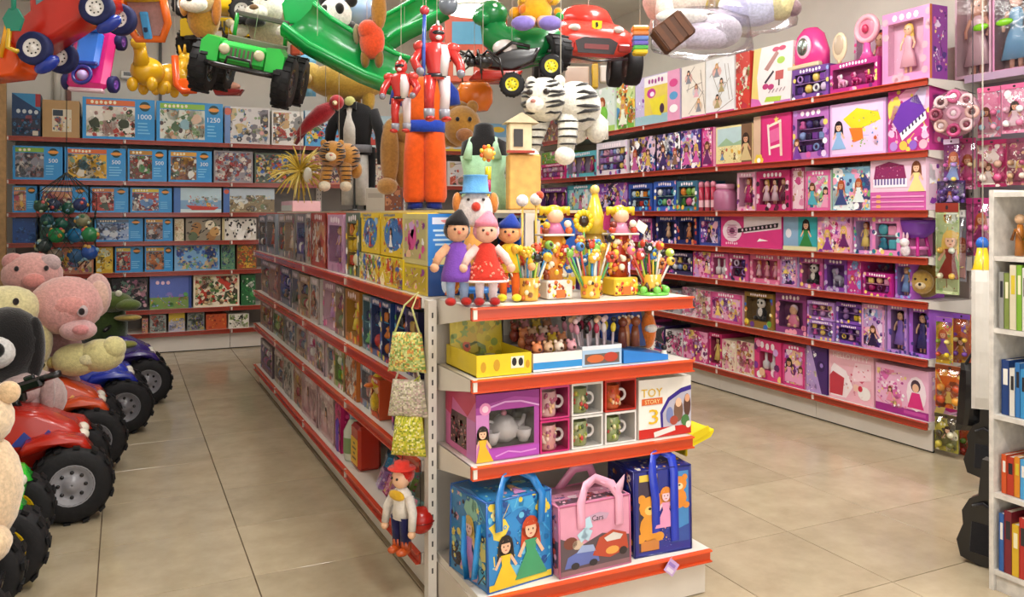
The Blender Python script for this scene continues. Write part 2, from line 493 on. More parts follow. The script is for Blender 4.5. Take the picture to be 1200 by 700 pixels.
# ---------------------------------------------------------------- printed artwork
class Art:
    def __init__(s, w, h): s.w, s.h, s.shapes = w, h, []
    def poly(s, pts, col, l=1):
        c = [(min(1, max(0, u)), min(1, max(0, v))) for u, v in pts]
        a = sum(c[i][0] * c[(i + 1) % len(c)][1] - c[(i + 1) % len(c)][0] * c[i][1] for i in range(len(c)))
        if abs(a) > 1e-5: s.shapes.append((c if a > 0 else c[::-1], col, l))
        return s
    def rect(s, x0, y0, x1, y1, col, l=1): return s.poly([(x0, y0), (x1, y0), (x1, y1), (x0, y1)], col, l)
    def ell(s, cx, cy, rx, ry, col, l=2, n=12, a0=0.): return s.poly([(cx + rx * cos(a0 + 2 * pi * i / n), cy + ry * sin(a0 + 2 * pi * i / n)) for i in range(n)], col, l)
    def disc(s, cx, cy, r, col, l=2, n=12): return s.ell(cx, cy, r / s.w, r / s.h, col, l, n)
    def blob(s, r, cx, cy, rx, ry, col, l=2, n=9): return s.poly([(cx + rx * r.uniform(.55, 1.1) * cos(2 * pi * i / n), cy + ry * r.uniform(.55, 1.1) * sin(2 * pi * i / n)) for i in range(n)], col, l)
    def star(s, cx, cy, r, col, l=3, n=5): return s.poly([(cx + (r if i % 2 == 0 else r * .45) / s.w * sin(pi * i / n), cy + (r if i % 2 == 0 else r * .45) / s.h * cos(pi * i / n)) for i in range(2 * n)], col, l)
    def stroke(s, pts, t, col, l=3):
        for (a, b) in zip(pts[:-1], pts[1:]):
            dx, dy = (b[0] - a[0]) * s.w, (b[1] - a[1]) * s.h
            q = math.hypot(dx, dy) or 1
            nx, ny = -dy / q * t / 2 / s.w, dx / q * t / 2 / s.h
            s.poly([(a[0] + nx, a[1] + ny), (a[0] - nx, a[1] - ny), (b[0] - nx, b[1] - ny), (b[0] + nx, b[1] + ny)], col, l)
        return s
    def flower(s, cx, cy, r, col, mid, l=3):
        for k in range(6): s.disc(cx + r * .6 / s.w * cos(k * pi / 3), cy + r * .6 / s.h * sin(k * pi / 3), r * .42, col, l, 7)
        return s.disc(cx, cy, r * .4, mid, l + 1, 8)
    def girl(s, cx, cy, h, hair, skin, dress, l=3):
        """plain doll figure: hair, face, bodice and wide skirt"""
        a = h * s.h / s.w
        s.ell(cx, cy + h * .78, a * .17, h * .2, hair, l)
        s.poly([(cx - a * .17, cy + h * .8), (cx - a * .2, cy + h * .5), (cx + a * .2, cy + h * .5), (cx + a * .17, cy + h * .8)], hair, l)
        s.poly([(cx - a * .32, cy), (cx + a * .32, cy), (cx + a * .09, cy + h * .42), (cx + a * .12, cy + h * .6), (cx - a * .12, cy + h * .6), (cx - a * .09, cy + h * .42)], dress, l + 1)
        s.ell(cx, cy + h * .76, a * .11, h * .14, skin, l + 2)
        s.stroke([(cx - a * .11, cy + h * .57), (cx - a * .24, cy + h * .36)], h * s.h * .06, skin, l + 1)
        s.stroke([(cx + a * .11, cy + h * .57), (cx + a * .24, cy + h * .36)], h * s.h * .06, skin, l + 1)
        for k in (-1, 1): s.ell(cx + k * a * .045, cy + h * .76, a * .015, h * .02, '#35201c', l + 3, 6)
        s.ell(cx, cy + h * .69, a * .03, h * .012, '#c24a4a', l + 3, 6)
        return s.poly([(cx - a * .11, cy + h * .82), (cx + a * .11, cy + h * .82), (cx, cy + h * .93)], hair, l + 3)
    def bear(s, cx, cy, h, col, muz, l=3):
        a = h * s.h / s.w
        s.ell(cx, cy + h * .3, a * .26, h * .3, col, l)
        for k in (-1, 1):
            s.ell(cx + k * a * .2, cy + h * .93, a * .1, h * .1, col, l)
            s.ell(cx + k * a * .24, cy + h * .08, a * .12, h * .1, col, l + 1)
        s.ell(cx, cy + h * .74, a * .27, h * .24, col, l + 1)
        s.ell(cx, cy + h * .67, a * .13, h * .1, muz, l + 2)
        return s.ell(cx, cy + h * .71, a * .04, h * .03, '#2a1d1a', l + 3, 8)
    def text(s, st, cx, cy, h, col, l=4, wmax=.9, sx=1.0):
        for pts in glyphs(st)[0]:
            k = h
            W = glyphs(st)[1] * k * s.h / s.w * sx
            f = min(1.0, wmax / W) if W > 0 else 1
            s.poly([(cx + (x - glyphs(st)[1] / 2) * k * f * sx * s.h / s.w, cy + (y - .36) * k) for x, y in pts], col, l)
        return s
_gl = {}
def glyphs(st):
    if st not in _gl:
        c = bpy.data.curves.new('lettering', 'FONT'); c.body = st; c.resolution_u = 2
        o = bpy.data.objects.new('lettering', c)
        me = bpy.data.meshes.new_from_object(o)
        vs = [(v.co.x, v.co.y) for v in me.vertices]
        fs = [[vs[i] for i in p.vertices] for p in me.polygons]
        x0 = min(v[0] for v in vs); x1 = max(v[0] for v in vs)
        _gl[st] = ([[(x - x0, y) for x, y in f] for f in fs], x1 - x0)
        bpy.data.objects.remove(o); bpy.data.curves.remove(c); bpy.data.meshes.remove(me)
    return _gl[st]

SKIN, SKIN2 = '#eebd9c', '#d99f7c'
PINKS = ['#e0559f', '#f3a6cd', '#fbe0ec', '#b81f6e', '#8c3f9f', '#f4c9a0', '#f7d978', '#6d2a66', '#ffffff', '#d6a7e0']
PURPS = ['#7b3f9e', '#b58ad0', '#4a2f7d', '#e7d2f0', '#d65fa9', '#f2d36b', '#f0b6c8', '#2e2247', '#8fa7dd', '#ffffff']
BLUES = ['#1f56b0', '#57b0e6', '#0f2f6e', '#d9edf8', '#e0852c', '#f5d348', '#cc3b33', '#2d2d33', '#58a35c', '#ffffff']
YELLS = ['#e8c321', '#f3df4d', '#cda60f', '#3c6fc0', '#d7482e', '#fff4c0', '#6ca83e', '#6a3f8f', '#ffffff', '#e98b2b']
GREYS = ['#a9a6ac', '#d9d5d3', '#77727a', '#efece8', '#c25b43', '#5d7fa8', '#c9b27d', '#3a363b', '#8a9f76', '#d9a3a0']
DARKS = ['#2b2340', '#3f2f66', '#7f66b8', '#c15c9b', '#e7c9dc', '#2d5f9e', '#d8b65a', '#1d1826', '#ffffff', '#8e6a52']
WARMS = ['#8a5a46', '#c9876a', '#e3c49f', '#4a2f35', '#b54a5a', '#7d8f6a', '#d9b04f', '#96587d', '#efe3d0', '#5a6f8f']
AQUAS = ['#57b6c6', '#a5dbe3', '#2c7d96', '#f1a5c6', '#f6dd7e', '#ffffff', '#7fc27a', '#3f4f86', '#e07fae', '#e8f4f3']
GREENS = ['#6fae3e', '#b6d982', '#3d7a35', '#eef5dd', '#e3679a', '#f4d24e', '#4f8fc4', '#7a4a33', '#ffffff', '#e58a34']

def busy(A, r, cols, n=26, fig=2, lo=.05, hi=.17, box=(0, 0, 1, 1)):
    x0, y0, x1, y1 = box; start = len(A.shapes)
    m = min(A.w * (x1 - x0), A.h * (y1 - y0))
    def U(): return r.uniform(x0, x1), r.uniform(y0, y1)
    for k in range(n // 3):
        cx, cy = U(); t = r.uniform(hi, hi * 2.2) * m
        A.blob(r, cx, cy, t / A.w, t / A.h, r.choice(cols), 1)
    for k in range(int(n * 2.6)):
        cx, cy = U(); t = r.uniform(lo * .6, hi * .7) * m; c = r.choice(cols); q = r.random()
        if q < .35: A.blob(r, cx, cy, t / A.w, t / A.h, c, 2)
        elif q < .55: A.disc(cx, cy, t * .7, c, 3, 9)
        elif q < .68: A.star(cx, cy, t * .9, c, 3)
        elif q < .82: A.flower(cx, cy, t * .8, c, r.choice(cols), 3)
        else: A.stroke([(cx, cy), (cx + r.uniform(-.2, .2), cy + r.uniform(-.2, .2))], t * .35, c, 2)
    for k in range(fig):
        hh = r.uniform(.4, .62) * (y1 - y0)
        A.girl(x0 + (x1 - x0) * (k + .5 + r.uniform(-.15, .15)) / fig, y0 + (y1 - y0) * r.uniform(.04, .2), hh, r.choice(['#6b3f22', '#e3bd5b', '#2c1c16', '#b5542a']), r.choice([SKIN, SKIN2]), r.choice(cols), 5)
    # shapes that run over the picture's own edge are cut back to it
    for i, (p, c, l) in enumerate(A.shapes):
        if i >= start and l < 5: A.shapes[i] = ([(min(x1, max(x0, u)), min(y1, max(y0, v))) for u, v in p], c, l)
def title(A, r, x0, y0, x1, y1, col, l=6):
    """a band of rounded blocks, the look of a printed logo strip"""
    n = max(3, int((x1 - x0) * A.w / ((y1 - y0) * A.h) * 1.1))
    w = (x1 - x0) / n
    for k in range(n):
        j = r.uniform(-.12, .12) * (y1 - y0)
        A.ell(x0 + w * (k + .5), (y0 + y1) / 2 + j, w * .36, (y1 - y0) * .42, col, l, 8, r.uniform(0, 1))

def s_busy(A, r, cols=PINKS, bg=None, n=30, fig=2, band=None, bandc='#ffffff'):
    A.rect(0, 0, 1, 1, bg or cols[0], 0)
    busy(A, r, cols, n, fig)
    if band: A.rect(0, .84, 1, 1, band, 9); title(A, r, .12, .86, .88, .98, bandc, 10)
def s_frame(A, r, cols=PINKS, bg=None, n=26, fig=1, edge=None, m=.09):
    A.rect(0, 0, 1, 1, bg or cols[1], 0)
    busy(A, r, cols, n, fig)
    e = edge or cols[3]
    mm = m * min(A.w, A.h); a, b = mm / A.w, mm / A.h
    A.rect(0, 0, a, 1, e, 9); A.rect(1 - a, 0, 1, 1, e, 9); A.rect(0, 0, 1, b, e, 9); A.rect(0, 1 - b * 1.8, 1, 1, e, 9)
    title(A, r, .25, 1 - b * 1.6, .75, 1 - b * .2, '#fff2f8', 10)
def s_puzzle(A, r, cols=GREYS, banner='#d9682e', num=None, blue='#2f94d6', split=.72, side='#2f94d6'):
    A.rect(0, 0, 1, 1, blue, 0)
    A.rect(.05, .07, split, .80, cols[1], 1)
    B = Art(A.w, A.h); busy(B, r, cols, 30, 0, .05, .16, (.05, .07, split, .80)); A.shapes += B.shapes
    for k in range(3): A.blob(r, r.uniform(.15, split - .12), r.uniform(.2, .6), .09, .16, r.choice(cols), 4)
    A.rect(.05, .82, split, .95, banner, 2); title(A, r, .1, .835, split - .25, .935, '#f4e9c8', 3)
    A.disc((1 + split) / 2, .83, A.h * .12, '#123a33', 3, 14); A.ell((1 + split) / 2, .83, (1 - split) * .3, .05, '#e8973a', 4)
    if num: A.text(num, (1 + split) / 2, .58, .17, '#f2fbff', 4, (1 - split) * .8)
    for k in range(4): A.rect(split + .04, .4 - k * .08, split + .04 + r.uniform(.1, .2) * (1 - split) / .28, .43 - k * .08, '#7cc8f0', 3)
def s_photo(A, r, cols=GREYS, bg=None, sky=None, n=36, edge=None):
    A.rect(0, 0, 1, 1, bg or cols[1], 0)
    if sky: A.rect(0, .55, 1, 1, sky, 1)
    B = Art(A.w, A.h); busy(B, r, cols, n, 0, .05, .15, (.04, .05, .96, .72 if sky else .95)); A.shapes += B.shapes
    if edge: A.rect(0, 0, .12, 1, edge, 8); A.disc(.06, .86, min(A.w, A.h) * .1, '#c9583a', 9)
def s_piano(A, r, bg='#c23a8e'):
    A.rect(0, 0, 1, 1, bg, 0)
    busy(A, r, ['#e7b9d8', '#f2cf5a', '#e8d2ee', '#a82a78', '#f3a6cd'], 22, 0)
    A.poly([(.12, .5), (.32, .78), (.72, .9), (.92, .62), (.3, .3)], '#6a35a6', 6)
    A.poly([(.3, .3), (.92, .62), (.95, .5), (.36, .18)], '#f2eef8', 7)
    for k in range(7):
        t = .08 + k * .13
        A.poly([(.3 + .62 * t, .3 + .32 * t), (.3 + .62 * (t + .06), .3 + .32 * (t + .06)), (.32 + .62 * (t + .06), .245 + .32 * (t + .06)), (.32 + .62 * t, .245 + .32 * t)], '#3a2a50', 8)
    A.poly([(.55, .8), (.78, 1), (.95, .98), (.9, .7)], '#d9c8ea', 6)
    for k in range(4): A.disc(.15 + .24 * k, .1, min(A.w, A.h) * .1, ['#b58ad0', '#f0c050', '#8c5fc0', '#f4b0c0'][k], 9)
def s_keys(A, r):
    A.rect(0, 0, 1, 1, '#efc9de', 0); A.rect(0, 0, 1, .36, '#cf5fa8', 1)
    A.poly([(.05, .52), (.1, .88), (.35, .96), (.62, .88), (.68, .52)], '#8c2a5e', 2)
    busy(A, r, ['#d84f86', '#f0a0c0', '#6b2a6a', '#c94a5a', '#f6e0ec'], 14, 0, .04, .1, (.12, .66, .6, .9))
    A.rect(.06, .45, .68, .62, '#f6f0fa', 6)
    for k in range(10): A.rect(.09 + k * .058, .5, .12 + k * .058, .62, '#6a5a9a', 7)
    A.girl(.84, .36, .6, '#7a4326', SKIN, '#f1dc92', 6)
    for k in range(3): A.rect(.03, .05 + k * .1, .97, .08 + k * .1, '#f0a6d2', 7); A.rect(.12, .04 + k * .1, .2, .1 + k * .1, '#f0b27a', 8)
def s_boat(A, r):
    A.rect(0, 0, 1, 1, '#d3a6d8', 0); A.rect(.04, .05, .96, .95, '#e6c8ea', 1)
    A.poly([(.25, .7), (.5, .88), (.88, .76), (.92, .62), (.6, .5), (.4, .52)], '#ecd32c', 3)
    A.poly([(.36, .52), (.6, .5), (.62, .3), (.45, .25)], '#e07a2b', 4)
    busy(A, r, ['#e8b64a', '#f7e27a', '#5b8fd0', '#c65a33', '#f2f0d8', '#7ab04f'], 20, 0, .04, .1, (.4, .15, .88, .8))
    A.girl(.17, .14, .55, '#241a24', SKIN, '#8fb6e0', 6)
def s_easel(A, r):
    A.rect(0, 0, 1, 1, '#d8317c', 0); A.rect(0, 0, .2, 1, '#d9b79a', 1); A.rect(.2, .04, .24, .96, '#b4205f', 2)
    A.stroke([(.45, .15), (.4, .8)], .02, '#f4e6df', 3); A.stroke([(.75, .12), (.72, .82)], .025, '#f0cfc0', 3)
    A.stroke([(.4, .75), (.75, .85)], .02, '#f6ead8', 3); A.stroke([(.45, .3), (.75, .35)], .02, '#f6ead8', 3)
    A.poly([(.46, .4), (.72, .46), (.7, .72), (.44, .66)], '#e66aa3', 3); A.star(.62, .88, .03, '#f1d36b'); A.flower(.15, .06, .05, '#f2d24c', '#ffffff')
def s_guitar(A, r):
    A.rect(0, 0, 1, 1, '#dc3f86', 0); A.rect(.4, .45, 1, 1, '#efe2e6', 1); A.poly([(.4, .45), (1, .45), (1, .62)], '#dc3f86', 2)
    A.ell(.2, .52, .17, .36, '#f3d9e4', 3, 16); A.ell(.2, .52, .1, .2, '#cfa3b8', 4, 14); A.ell(.2, .52, .05, .1, '#5a2440', 5)
    A.poly([(.3, .46), (.95, .66), (.96, .8), (.3, .6)], '#221c20', 6)
    for k in range(9): A.disc(.38 + k * .066, .555 + k * .02, .012, '#d8c0cc', 7, 6)
    for k in range(6): A.rect(.12, .3 + k * .08, .28, .32 + k * .08, '#b25a86', 6)
    A.poly([(.62, .2), (.8, .24), (.66, .3)], '#ffffff', 4); title(A, r, .08, .06, .3, .16, '#ffd9ea', 5)
def s_view(A, r):
    A.rect(0, 0, 1, 1, '#ecdfa2', 0); A.rect(.04, .5, .72, .95, '#bcd6d8', 1); A.poly([(.04, .5), (.3, .7), (.5, .55), (.72, .62), (.72, .5)], '#9fbf9a', 2)
    busy(A, r, ['#e9b84e', '#6f8fb8', '#c7633f', '#7a6a42', '#f4edc4'], 16, 2, .03, .08, (.06, .08, .7, .5))
    A.rect(.72, 0, 1, 1, '#7a5a40', 3); A.girl(.84, .1, .7, '#33221a', SKIN2, '#d7c08a', 5); A.rect(0, 0, 1, .06, '#c23a52', 6)
def s_makeup(A, r):
    A.rect(0, 0, 1, 1, '#e6dad9', 0); A.poly([(0, 0), (.22, 0), (.12, .5), (.2, 1), (0, 1)], '#d9c36c', 1)
    A.ell(.72, .72, .1, .06, '#9fc645', 3); A.poly([(.3, .62), (.6, .9), (.66, .84), (.4, .58)], '#a97a72', 3)
    A.stroke([(.34, .38), (.55, .56)], .02, '#2a2230', 3)
    A.rect(.6, .4, .8, .55, '#b5504e', 3); A.stroke([(.7, .4), (.7, .3)], .015, '#4a3a3a', 3)
    A.ell(.36, .32, .08, .05, '#b02a6e', 3); A.ell(.5, .3, .08, .05, '#b02a6e', 3); A.ell(.58, .92, .09, .04, '#c22f5f', 3); A.ell(.74, .92, .09, .04, '#c22f5f', 3)
    A.poly([(.35, .06), (.75, .04), (.78, .12), (.4, .14)], '#a3c63c', 4); A.poly([(0, 0), (.3, 0), (.2, .12), (0, .16)], '#c860a8', 3); A.rect(.6, .0, 1, .05, '#b56ab0', 3)
    for k in range(5): A.stroke([(.45 + k * .09, .2), (.5 + k * .09, .26)], .01, '#9a8f92', 3)
def s_sketch(A, r, bg='#ece6da', acc='#d55a9c'):
    A.rect(0, 0, 1, 1, bg, 0)
    for k in range(3):
        cx, cy = r.uniform(.25, .75), .2 + k * .28
        A.ell(cx, cy, .17, .1, ['#d9c7b0', '#cfd3d6', '#e3b7b0'][k], 1, 9)
        A.girl(cx, cy - .1, .26, r.choice(['#3a2a26', '#c89a54', '#8a5a3c']), SKIN, r.choice([acc, '#8b8f98', '#e8b6c4', '#b0a070']), 3)
    for k in range(8): A.stroke([(r.random(), r.random()), (r.random(), r.random())], .006, '#9d948a', 2)
    A.rect(0, 0, 1, .04, acc, 4)
def s_mermaid(A, r):
    A.rect(0, 0, 1, 1, '#dfeee4', 0); A.rect(0, 0, 1, .14, '#a9d46a', 1)
    for cx in (.28, .68):
        A.ell(cx, .66, .09, .14, '#c8385e' if cx < .5 else '#a9552e', 3); A.ell(cx, .64, .05, .07, SKIN, 5)
        A.ell(cx, .4, .15, .2, '#7fcf4a', 4, 12); A.poly([(cx - .1, .3), (cx + .1, .3), (cx + .02, .1)], '#b98a5a', 4)
    busy(A, r, ['#bfe0a8', '#e7c3da', '#ffffff', '#8fd0c0', '#d6e77a'], 14, 0, .03, .07, (.02, .15, .98, .98))
def s_lilac(A, r):
    A.rect(0, 0, 1, 1, '#c9bfe0', 0); A.rect(.22, .12, .74, .98, '#e6cf5e', 1); A.rect(.22, .78, .74, .98, '#f1ecee', 2); A.rect(.74, 0, 1, 1, '#e5a2c4', 1)
    A.ell(.38, .64, .1, .1, '#c23a92', 3); A.ell(.4, .62, .05, .05, '#f1e3ee', 4); A.rect(0, 0, .74, .2, '#9fc7cf', 2)
    A.poly([(.34, .5), (.7, .56), (.6, .16), (.42, .2)], '#eadb3a', 4); A.ell(.62, .3, .05, .1, '#4a2a4a', 5)
    for k in range(3): A.ell(.87, .25 + k * .25, .09, .08, ['#ffffff', '#5aa0d0', '#d6498c'][k], 4)
    busy(A, r, ['#b58ad0', '#f3a6cd', '#ffffff', '#7b3f9e'], 12, 0, .03, .07, (.02, .1, .22, .95)); title(A, r, .3, .82, .66, .94, '#a5488f', 5)
def s_kitty(A, r):
    A.rect(0, 0, 1, 1, '#eeb7c6', 0); A.text('HELLO KITTY', .5, .9, .15, '#fdf4f2', 4, .9)
    A.poly([(.05, .05), (.4, .05), (.55, .3), (.4, .6), (.12, .72), (.05, .6)], '#f6e9ee', 2); A.poly([(.02, .08), (.32, .08), (.36, .45), (.1, .55), (.02, .45)], '#c23a4a', 3)
    A.poly([(.5, .4), (.95, .5), (.95, .82), (.6, .8)], '#f7d3de', 2); A.ell(.8, .22, .14, .14, '#f4f0ee', 3); A.ell(.72, .3, .05, .06, '#d2304a', 5)
    busy(A, r, ['#f9eef2', '#e58aa5', '#d4526f', '#f4c9b8'], 12, 0, .03, .07, (.35, .08, .95, .75))
def s_baby(A, r):
    A.rect(0, 0, 1, 1, '#eab3d2', 0); A.rect(0, 0, 1, .16, '#9f2a86', 1)
    busy(A, r, ['#f7dcea', '#d96aae', '#f1d489', '#b0448f', '#ffffff', '#e88fae'], 24, 1, .04, .1, (.03, .12, .6, .9))
    A.ell(.78, .5, .18, .36, '#f6e4ee', 3); A.ell(.77, .66, .09, .13, '#4a3644', 5); A.ell(.77, .62, .06, .09, SKIN, 6); A.poly([(.62, .2), (.92, .2), (.84, .52), (.7, .52)], '#d8327f', 5)
    A.rect(.55, .05, .95, .12, '#c04aa0', 2)
def s_diag(A, r):
    A.rect(0, 0, 1, 1, '#4b2d6e', 0); A.poly([(0, 0), (.75, 0), (.2, 1), (0, 1)], '#b79ad2', 1)
    busy(A, r, ['#d9c2ea', '#8a68b4', '#e7b8cf', '#f2e7b0', '#ffffff'], 16, 0, .05, .12, (.0, .0, .5, .95)); A.ell(.72, .6, .2, .12, '#3a2258', 3); A.ell(.75, .62, .08, .05, '#9a7ac4', 4)
def s_card(A, r):
    A.rect(0, 0, 1, 1, '#b48f5e', 0); A.rect(.26, .16, .78, .76, '#d9cdb4', 1); A.rect(.28, .58, .55, .74, '#2c3a4a', 2)
    busy(A, r, ['#c9563f', '#7aa05a', '#d8b04a', '#5a6f8a', '#e8e0cf'], 16, 0, .05, .12, (.28, .18, .76, .56))
def s_night(A, r):
    A.rect(0, 0, 1, 1, '#123a66', 0); A.poly([(0, 1), (1, .6), (1, 1)], '#2f86b8', 1); A.rect(.82, .7, 1, 1, '#a52a32', 2); A.rect(0, .0, 1, .42, '#16233f', 1)
    title(A, r, .12, .52, .95, .64, '#c9d3d6', 3); busy(A, r, ['#1f5a86', '#0d1c33', '#3d6f96', '#7c3a4a'], 16, 0, .05, .14, (.03, .05, .97, .5)); A.rect(.72, .03, .92, .14, '#c9bfae', 4)
def s_ship(A, r):
    A.rect(0, 0, 1, 1, '#7fa6c9', 0); A.rect(0, 0, .14, 1, '#3f6fb5', 3); A.rect(.14, .5, 1, 1, '#b9d3dd', 1); A.rect(.14, 0, 1, .14, '#cfe0e2', 1)
    A.poly([(.25, .3), (.95, .22), (.85, .1), (.38, .1)], '#c23a2c', 4); busy(A, r, ['#c8492f', '#e0a04a', '#e8e3da', '#6a8a7a', '#7a3a2a'], 22, 0, .05, .12, (.3, .2, .92, .7))
def s_boxset(A, r, a='#e8c62a', b='#3a78c4'):
    A.rect(0, 0, 1, 1, a, 0); A.ell(.5, .5, .36, .38, b, 1, 16)
    busy(A, r, ['#9fc3e8', '#f3e26a', '#d7523a', '#6a4a9a', '#ffffff', '#7fb04a'], 20, 1, .05, .12, (.1, .08, .9, .9)); A.rect(.0, .88, 1, 1, a, 8); title(A, r, .15, .9, .6, .98, '#3a6fb0', 9)
def s_dalma(A, r):
    A.rect(0, 0, 1, 1, '#d8d2c6', 0); A.rect(0, 0, .07, 1, '#c9b98a', 6)
    for k in range(9): A.ell(r.uniform(.15, .95), r.uniform(.1, .9), .1, .2, r.choice(['#efece4', '#f4f1ea', '#b9a384']), 1 + k % 3)
    for k in range(34): A.blob(r, r.uniform(.1, .98), r.uniform(.05, .95), r.uniform(.02, .05), r.uniform(.04, .1), '#1f1b1c', 5)
def s_tiger(A, r):
    A.rect(0, 0, 1, 1, '#8f8470', 0)
    for k in range(8): A.ell(r.uniform(.15, .9), r.uniform(.15, .85), .14, .22, r.choice(['#c99a5a', '#e8dcc0', '#a37440', '#5c6a4a']), 1 + k % 3)
    for k in range(30): A.stroke([(r.random(), r.random()), (r.random(), r.random())] if k < 3 else (lambda a, b: [(a, b), (a + .06, b + .05)])(r.random(), r.random()), .01, '#2a211b', 5)
def s_sun(A, r):
    A.rect(0, 0, 1, 1, '#c8d9e6', 0); A.rect(0, .55, 1, 1, '#86b7dc', 1); A.ell(.85, .8, .1, .1, '#f2c94c', 2); busy(A, r, ['#e8d7a0', '#7fa05a', '#d07a4a', '#f4f0e0'], 16, 0, .05, .1, (.05, .05, .95, .5)); A.rect(0, 0, 1, .08, '#e6c62e', 5)

# ---------------------------------------------------------------- boxes and what shows inside them
def mini_doll(h, hair, skin, dress, long=True, M=None):
    """doll of height h standing at z=0, facing -y"""
    b = MB(M)
    for s in (-1, 1):
        b.tube([(s * .055 * h, 0, 0), (s * .05 * h, 0, .4 * h)], [.03 * h, .045 * h], skin, 7)
        b.tube([(s * .1 * h, 0, .72 * h), (s * .16 * h, -.03 * h, .58 * h), (s * .14 * h, -.09 * h, .48 * h)], [.032 * h, .027 * h, .022 * h], skin, 6)
    b.loft([(0, 0, (.12 if long else .3) * h, .2 * h, .16 * h), (0, 0, .4 * h, .13 * h, .11 * h), (0, 0, .52 * h, .08 * h, .07 * h), (0, 0, .7 * h, .1 * h, .07 * h), (0, 0, .76 * h, .04 * h, .04 * h)], dress, 10)
    b.sph((0, 0, .87 * h), (.095 * h, .095 * h, .115 * h), skin, 10, 7)
    b.sph((0, .03 * h, .89 * h), (.12 * h, .1 * h, .125 * h), hair, 10, 7)
    b.sph((0, .06 * h, .76 * h), (.12 * h, .06 * h, .16 * h), hair, 8, 6)
    for s in (-1, 1): b.sph((s * .035 * h, -.09 * h, .88 * h), .012 * h, '#2b2030', 5, 4)
    return b
def fill(parent, kind, w, h, d, r, cols):
    """what stands in the window of a box; y runs from -d/2 to d/2"""
    hair = r.choice(['#e2bb58', '#5a3420', '#d98a3c', '#2a1a18', '#b9542a'])
    if kind in ('doll', 'dolls'):
        n = 1 if kind == 'doll' else max(2, min(3, int(w / (h * .42))))
        for k in range(n):
            hh = min(h * .95, w / n * 2.6)
            o = mini_doll(hh, hair if k % 2 == 0 else r.choice(['#e2bb58', '#3a2218']), SKIN, r.choice(cols), True).build('doll', 'plastic', parent)
            o.location = ((k + .5) / n * w - w / 2, 0, .004)
    elif kind == 'baby':
        s = min(w, h) * .95
        b = MB().loft([(0, 0, 0, .3 * s, .22 * s), (0, 0, .25 * s, .3 * s, .22 * s), (0, 0, .5 * s, .16 * s, .14 * s)], r.choice(cols), 12)
        b.sph((0, -.02 * s, .66 * s), .2 * s, SKIN, 12, 8).sph((0, .03 * s, .72 * s), (.21 * s, .19 * s, .19 * s), r.choice(['#f3d4e2', hair]), 12, 8)
        for q in (-1, 1): b.tube([(q * .2 * s, -.05 * s, .42 * s), (q * .32 * s, -.14 * s, .28 * s)], [.07 * s, .05 * s], SKIN, 7); b.tube([(q * .12 * s, -.1 * s, .06 * s), (q * .2 * s, -.26 * s, .05 * s)], [.09 * s, .07 * s], SKIN, 7)
        b.build('doll', 'plastic', parent, (0, 0, .004))
    elif kind == 'pony':
        n = max(1, int(w / (h * .8)))
        for k in range(n):
            s = min(h, w / n) * .9; c = r.choice(cols)
            b = MB().sph((0, 0, .4 * s), (.3 * s, .16 * s, .18 * s), c, 10, 7).sph((-.24 * s, 0, .74 * s), (.17 * s, .13 * s, .15 * s), c, 10, 7)
            b.tube([(-.2 * s, 0, .45 * s), (-.24 * s, 0, .7 * s)], .1 * s, c, 8)
            for (q, e) in ((-.18, -.08), (-.18, .08), (.18, -.08), (.18, .08)): b.cyl((q * s, e * s, 0), (q * s, e * s, .35 * s), .06 * s, c, 7)
            b.tube([(-.1 * s, 0, .88 * s), (-.05 * s, 0, .7 * s), (-.12 * s, 0, .5 * s)], [.07 * s, .09 * s, .04 * s], r.choice(cols), 7).tube([(.28 * s, 0, .45 * s), (.4 * s, 0, .35 * s), (.38 * s, 0, .1 * s)], [.05 * s, .09 * s, .04 * s], r.choice(cols), 7)
            b.build('toy_pony', 'plastic', parent, ((k + .5) / n * w - w / 2, 0, .004))
    elif kind == 'bottles':
        for k in (-1, 1):
            MB().lathe([(.3 * w * .6, 0), (.3 * w * .6, h * .38), (.12 * w * .6, h * .48), (.12 * w * .6, h * .85), (.04 * w, h * .92)], '#ece7ea', 12).build('bottle', 'plastic', parent, (k * w * .24, 0, .004))
    elif kind == 'panda':
        s = min(w, h)
        b = MB().sph((0, 0, .3 * s), (.3 * s, .22 * s, .3 * s), '#1c1a1d', 12, 8).sph((0, -.08 * s, .33 * s), (.18 * s, .18 * s, .22 * s), '#efe9e2', 10, 7).sph((0, -.03 * s, .72 * s), (.25 * s, .21 * s, .22 * s), '#f2ede6', 12, 8)
        for q in (-1, 1):
            b.sph((q * .2 * s, .02 * s, .9 * s), .08 * s, '#1c1a1d', 8, 6).sph((q * .1 * s, -.2 * s, .75 * s), .06 * s, '#1c1a1d', 8, 6).sph((q * .25 * s, -.2 * s, .1 * s), (.12 * s, .14 * s, .1 * s), '#1c1a1d', 8, 6)
        b.build('plush_panda', 'plush', parent, (0, 0, .004))
    else:   # assorted playthings on two levels
        n = max(2, int(w / .06))
        L = max(2, min(4, int(h / .07)))
        for lev in range(L):
            for k in range(n):
                s = min(w / n * .48, h / L * .46); c = r.choice(cols); q = r.random()
                b = MB()
                if q < .35: b.sph((0, 0, s), s, c, 9, 6)
                elif q < .6: b.lathe([(s * .8, 0), (s, s * .4), (s * .5, s * 1.2), (s * .7, s * 1.6), (s * .2, s * 2)], c, 10)
                elif q < .8: b.box((0, 0, s * .8), (s * 1.6, s, s * 1.6), c, bev=s * .2)
                else: b.torus((0, 0, s), s * .7, s * .25, c, 12, 6, axis='y')
                zz = .004 + lev * h / L
                if lev: b.box((0, s * .3, -.003), (w / n, s * 1.4, .004), cols[1])
                b.build('plaything', 'plastic', parent, ((k + .5) / n * w - w / 2, 0, zz + (.003 if lev else 0)))

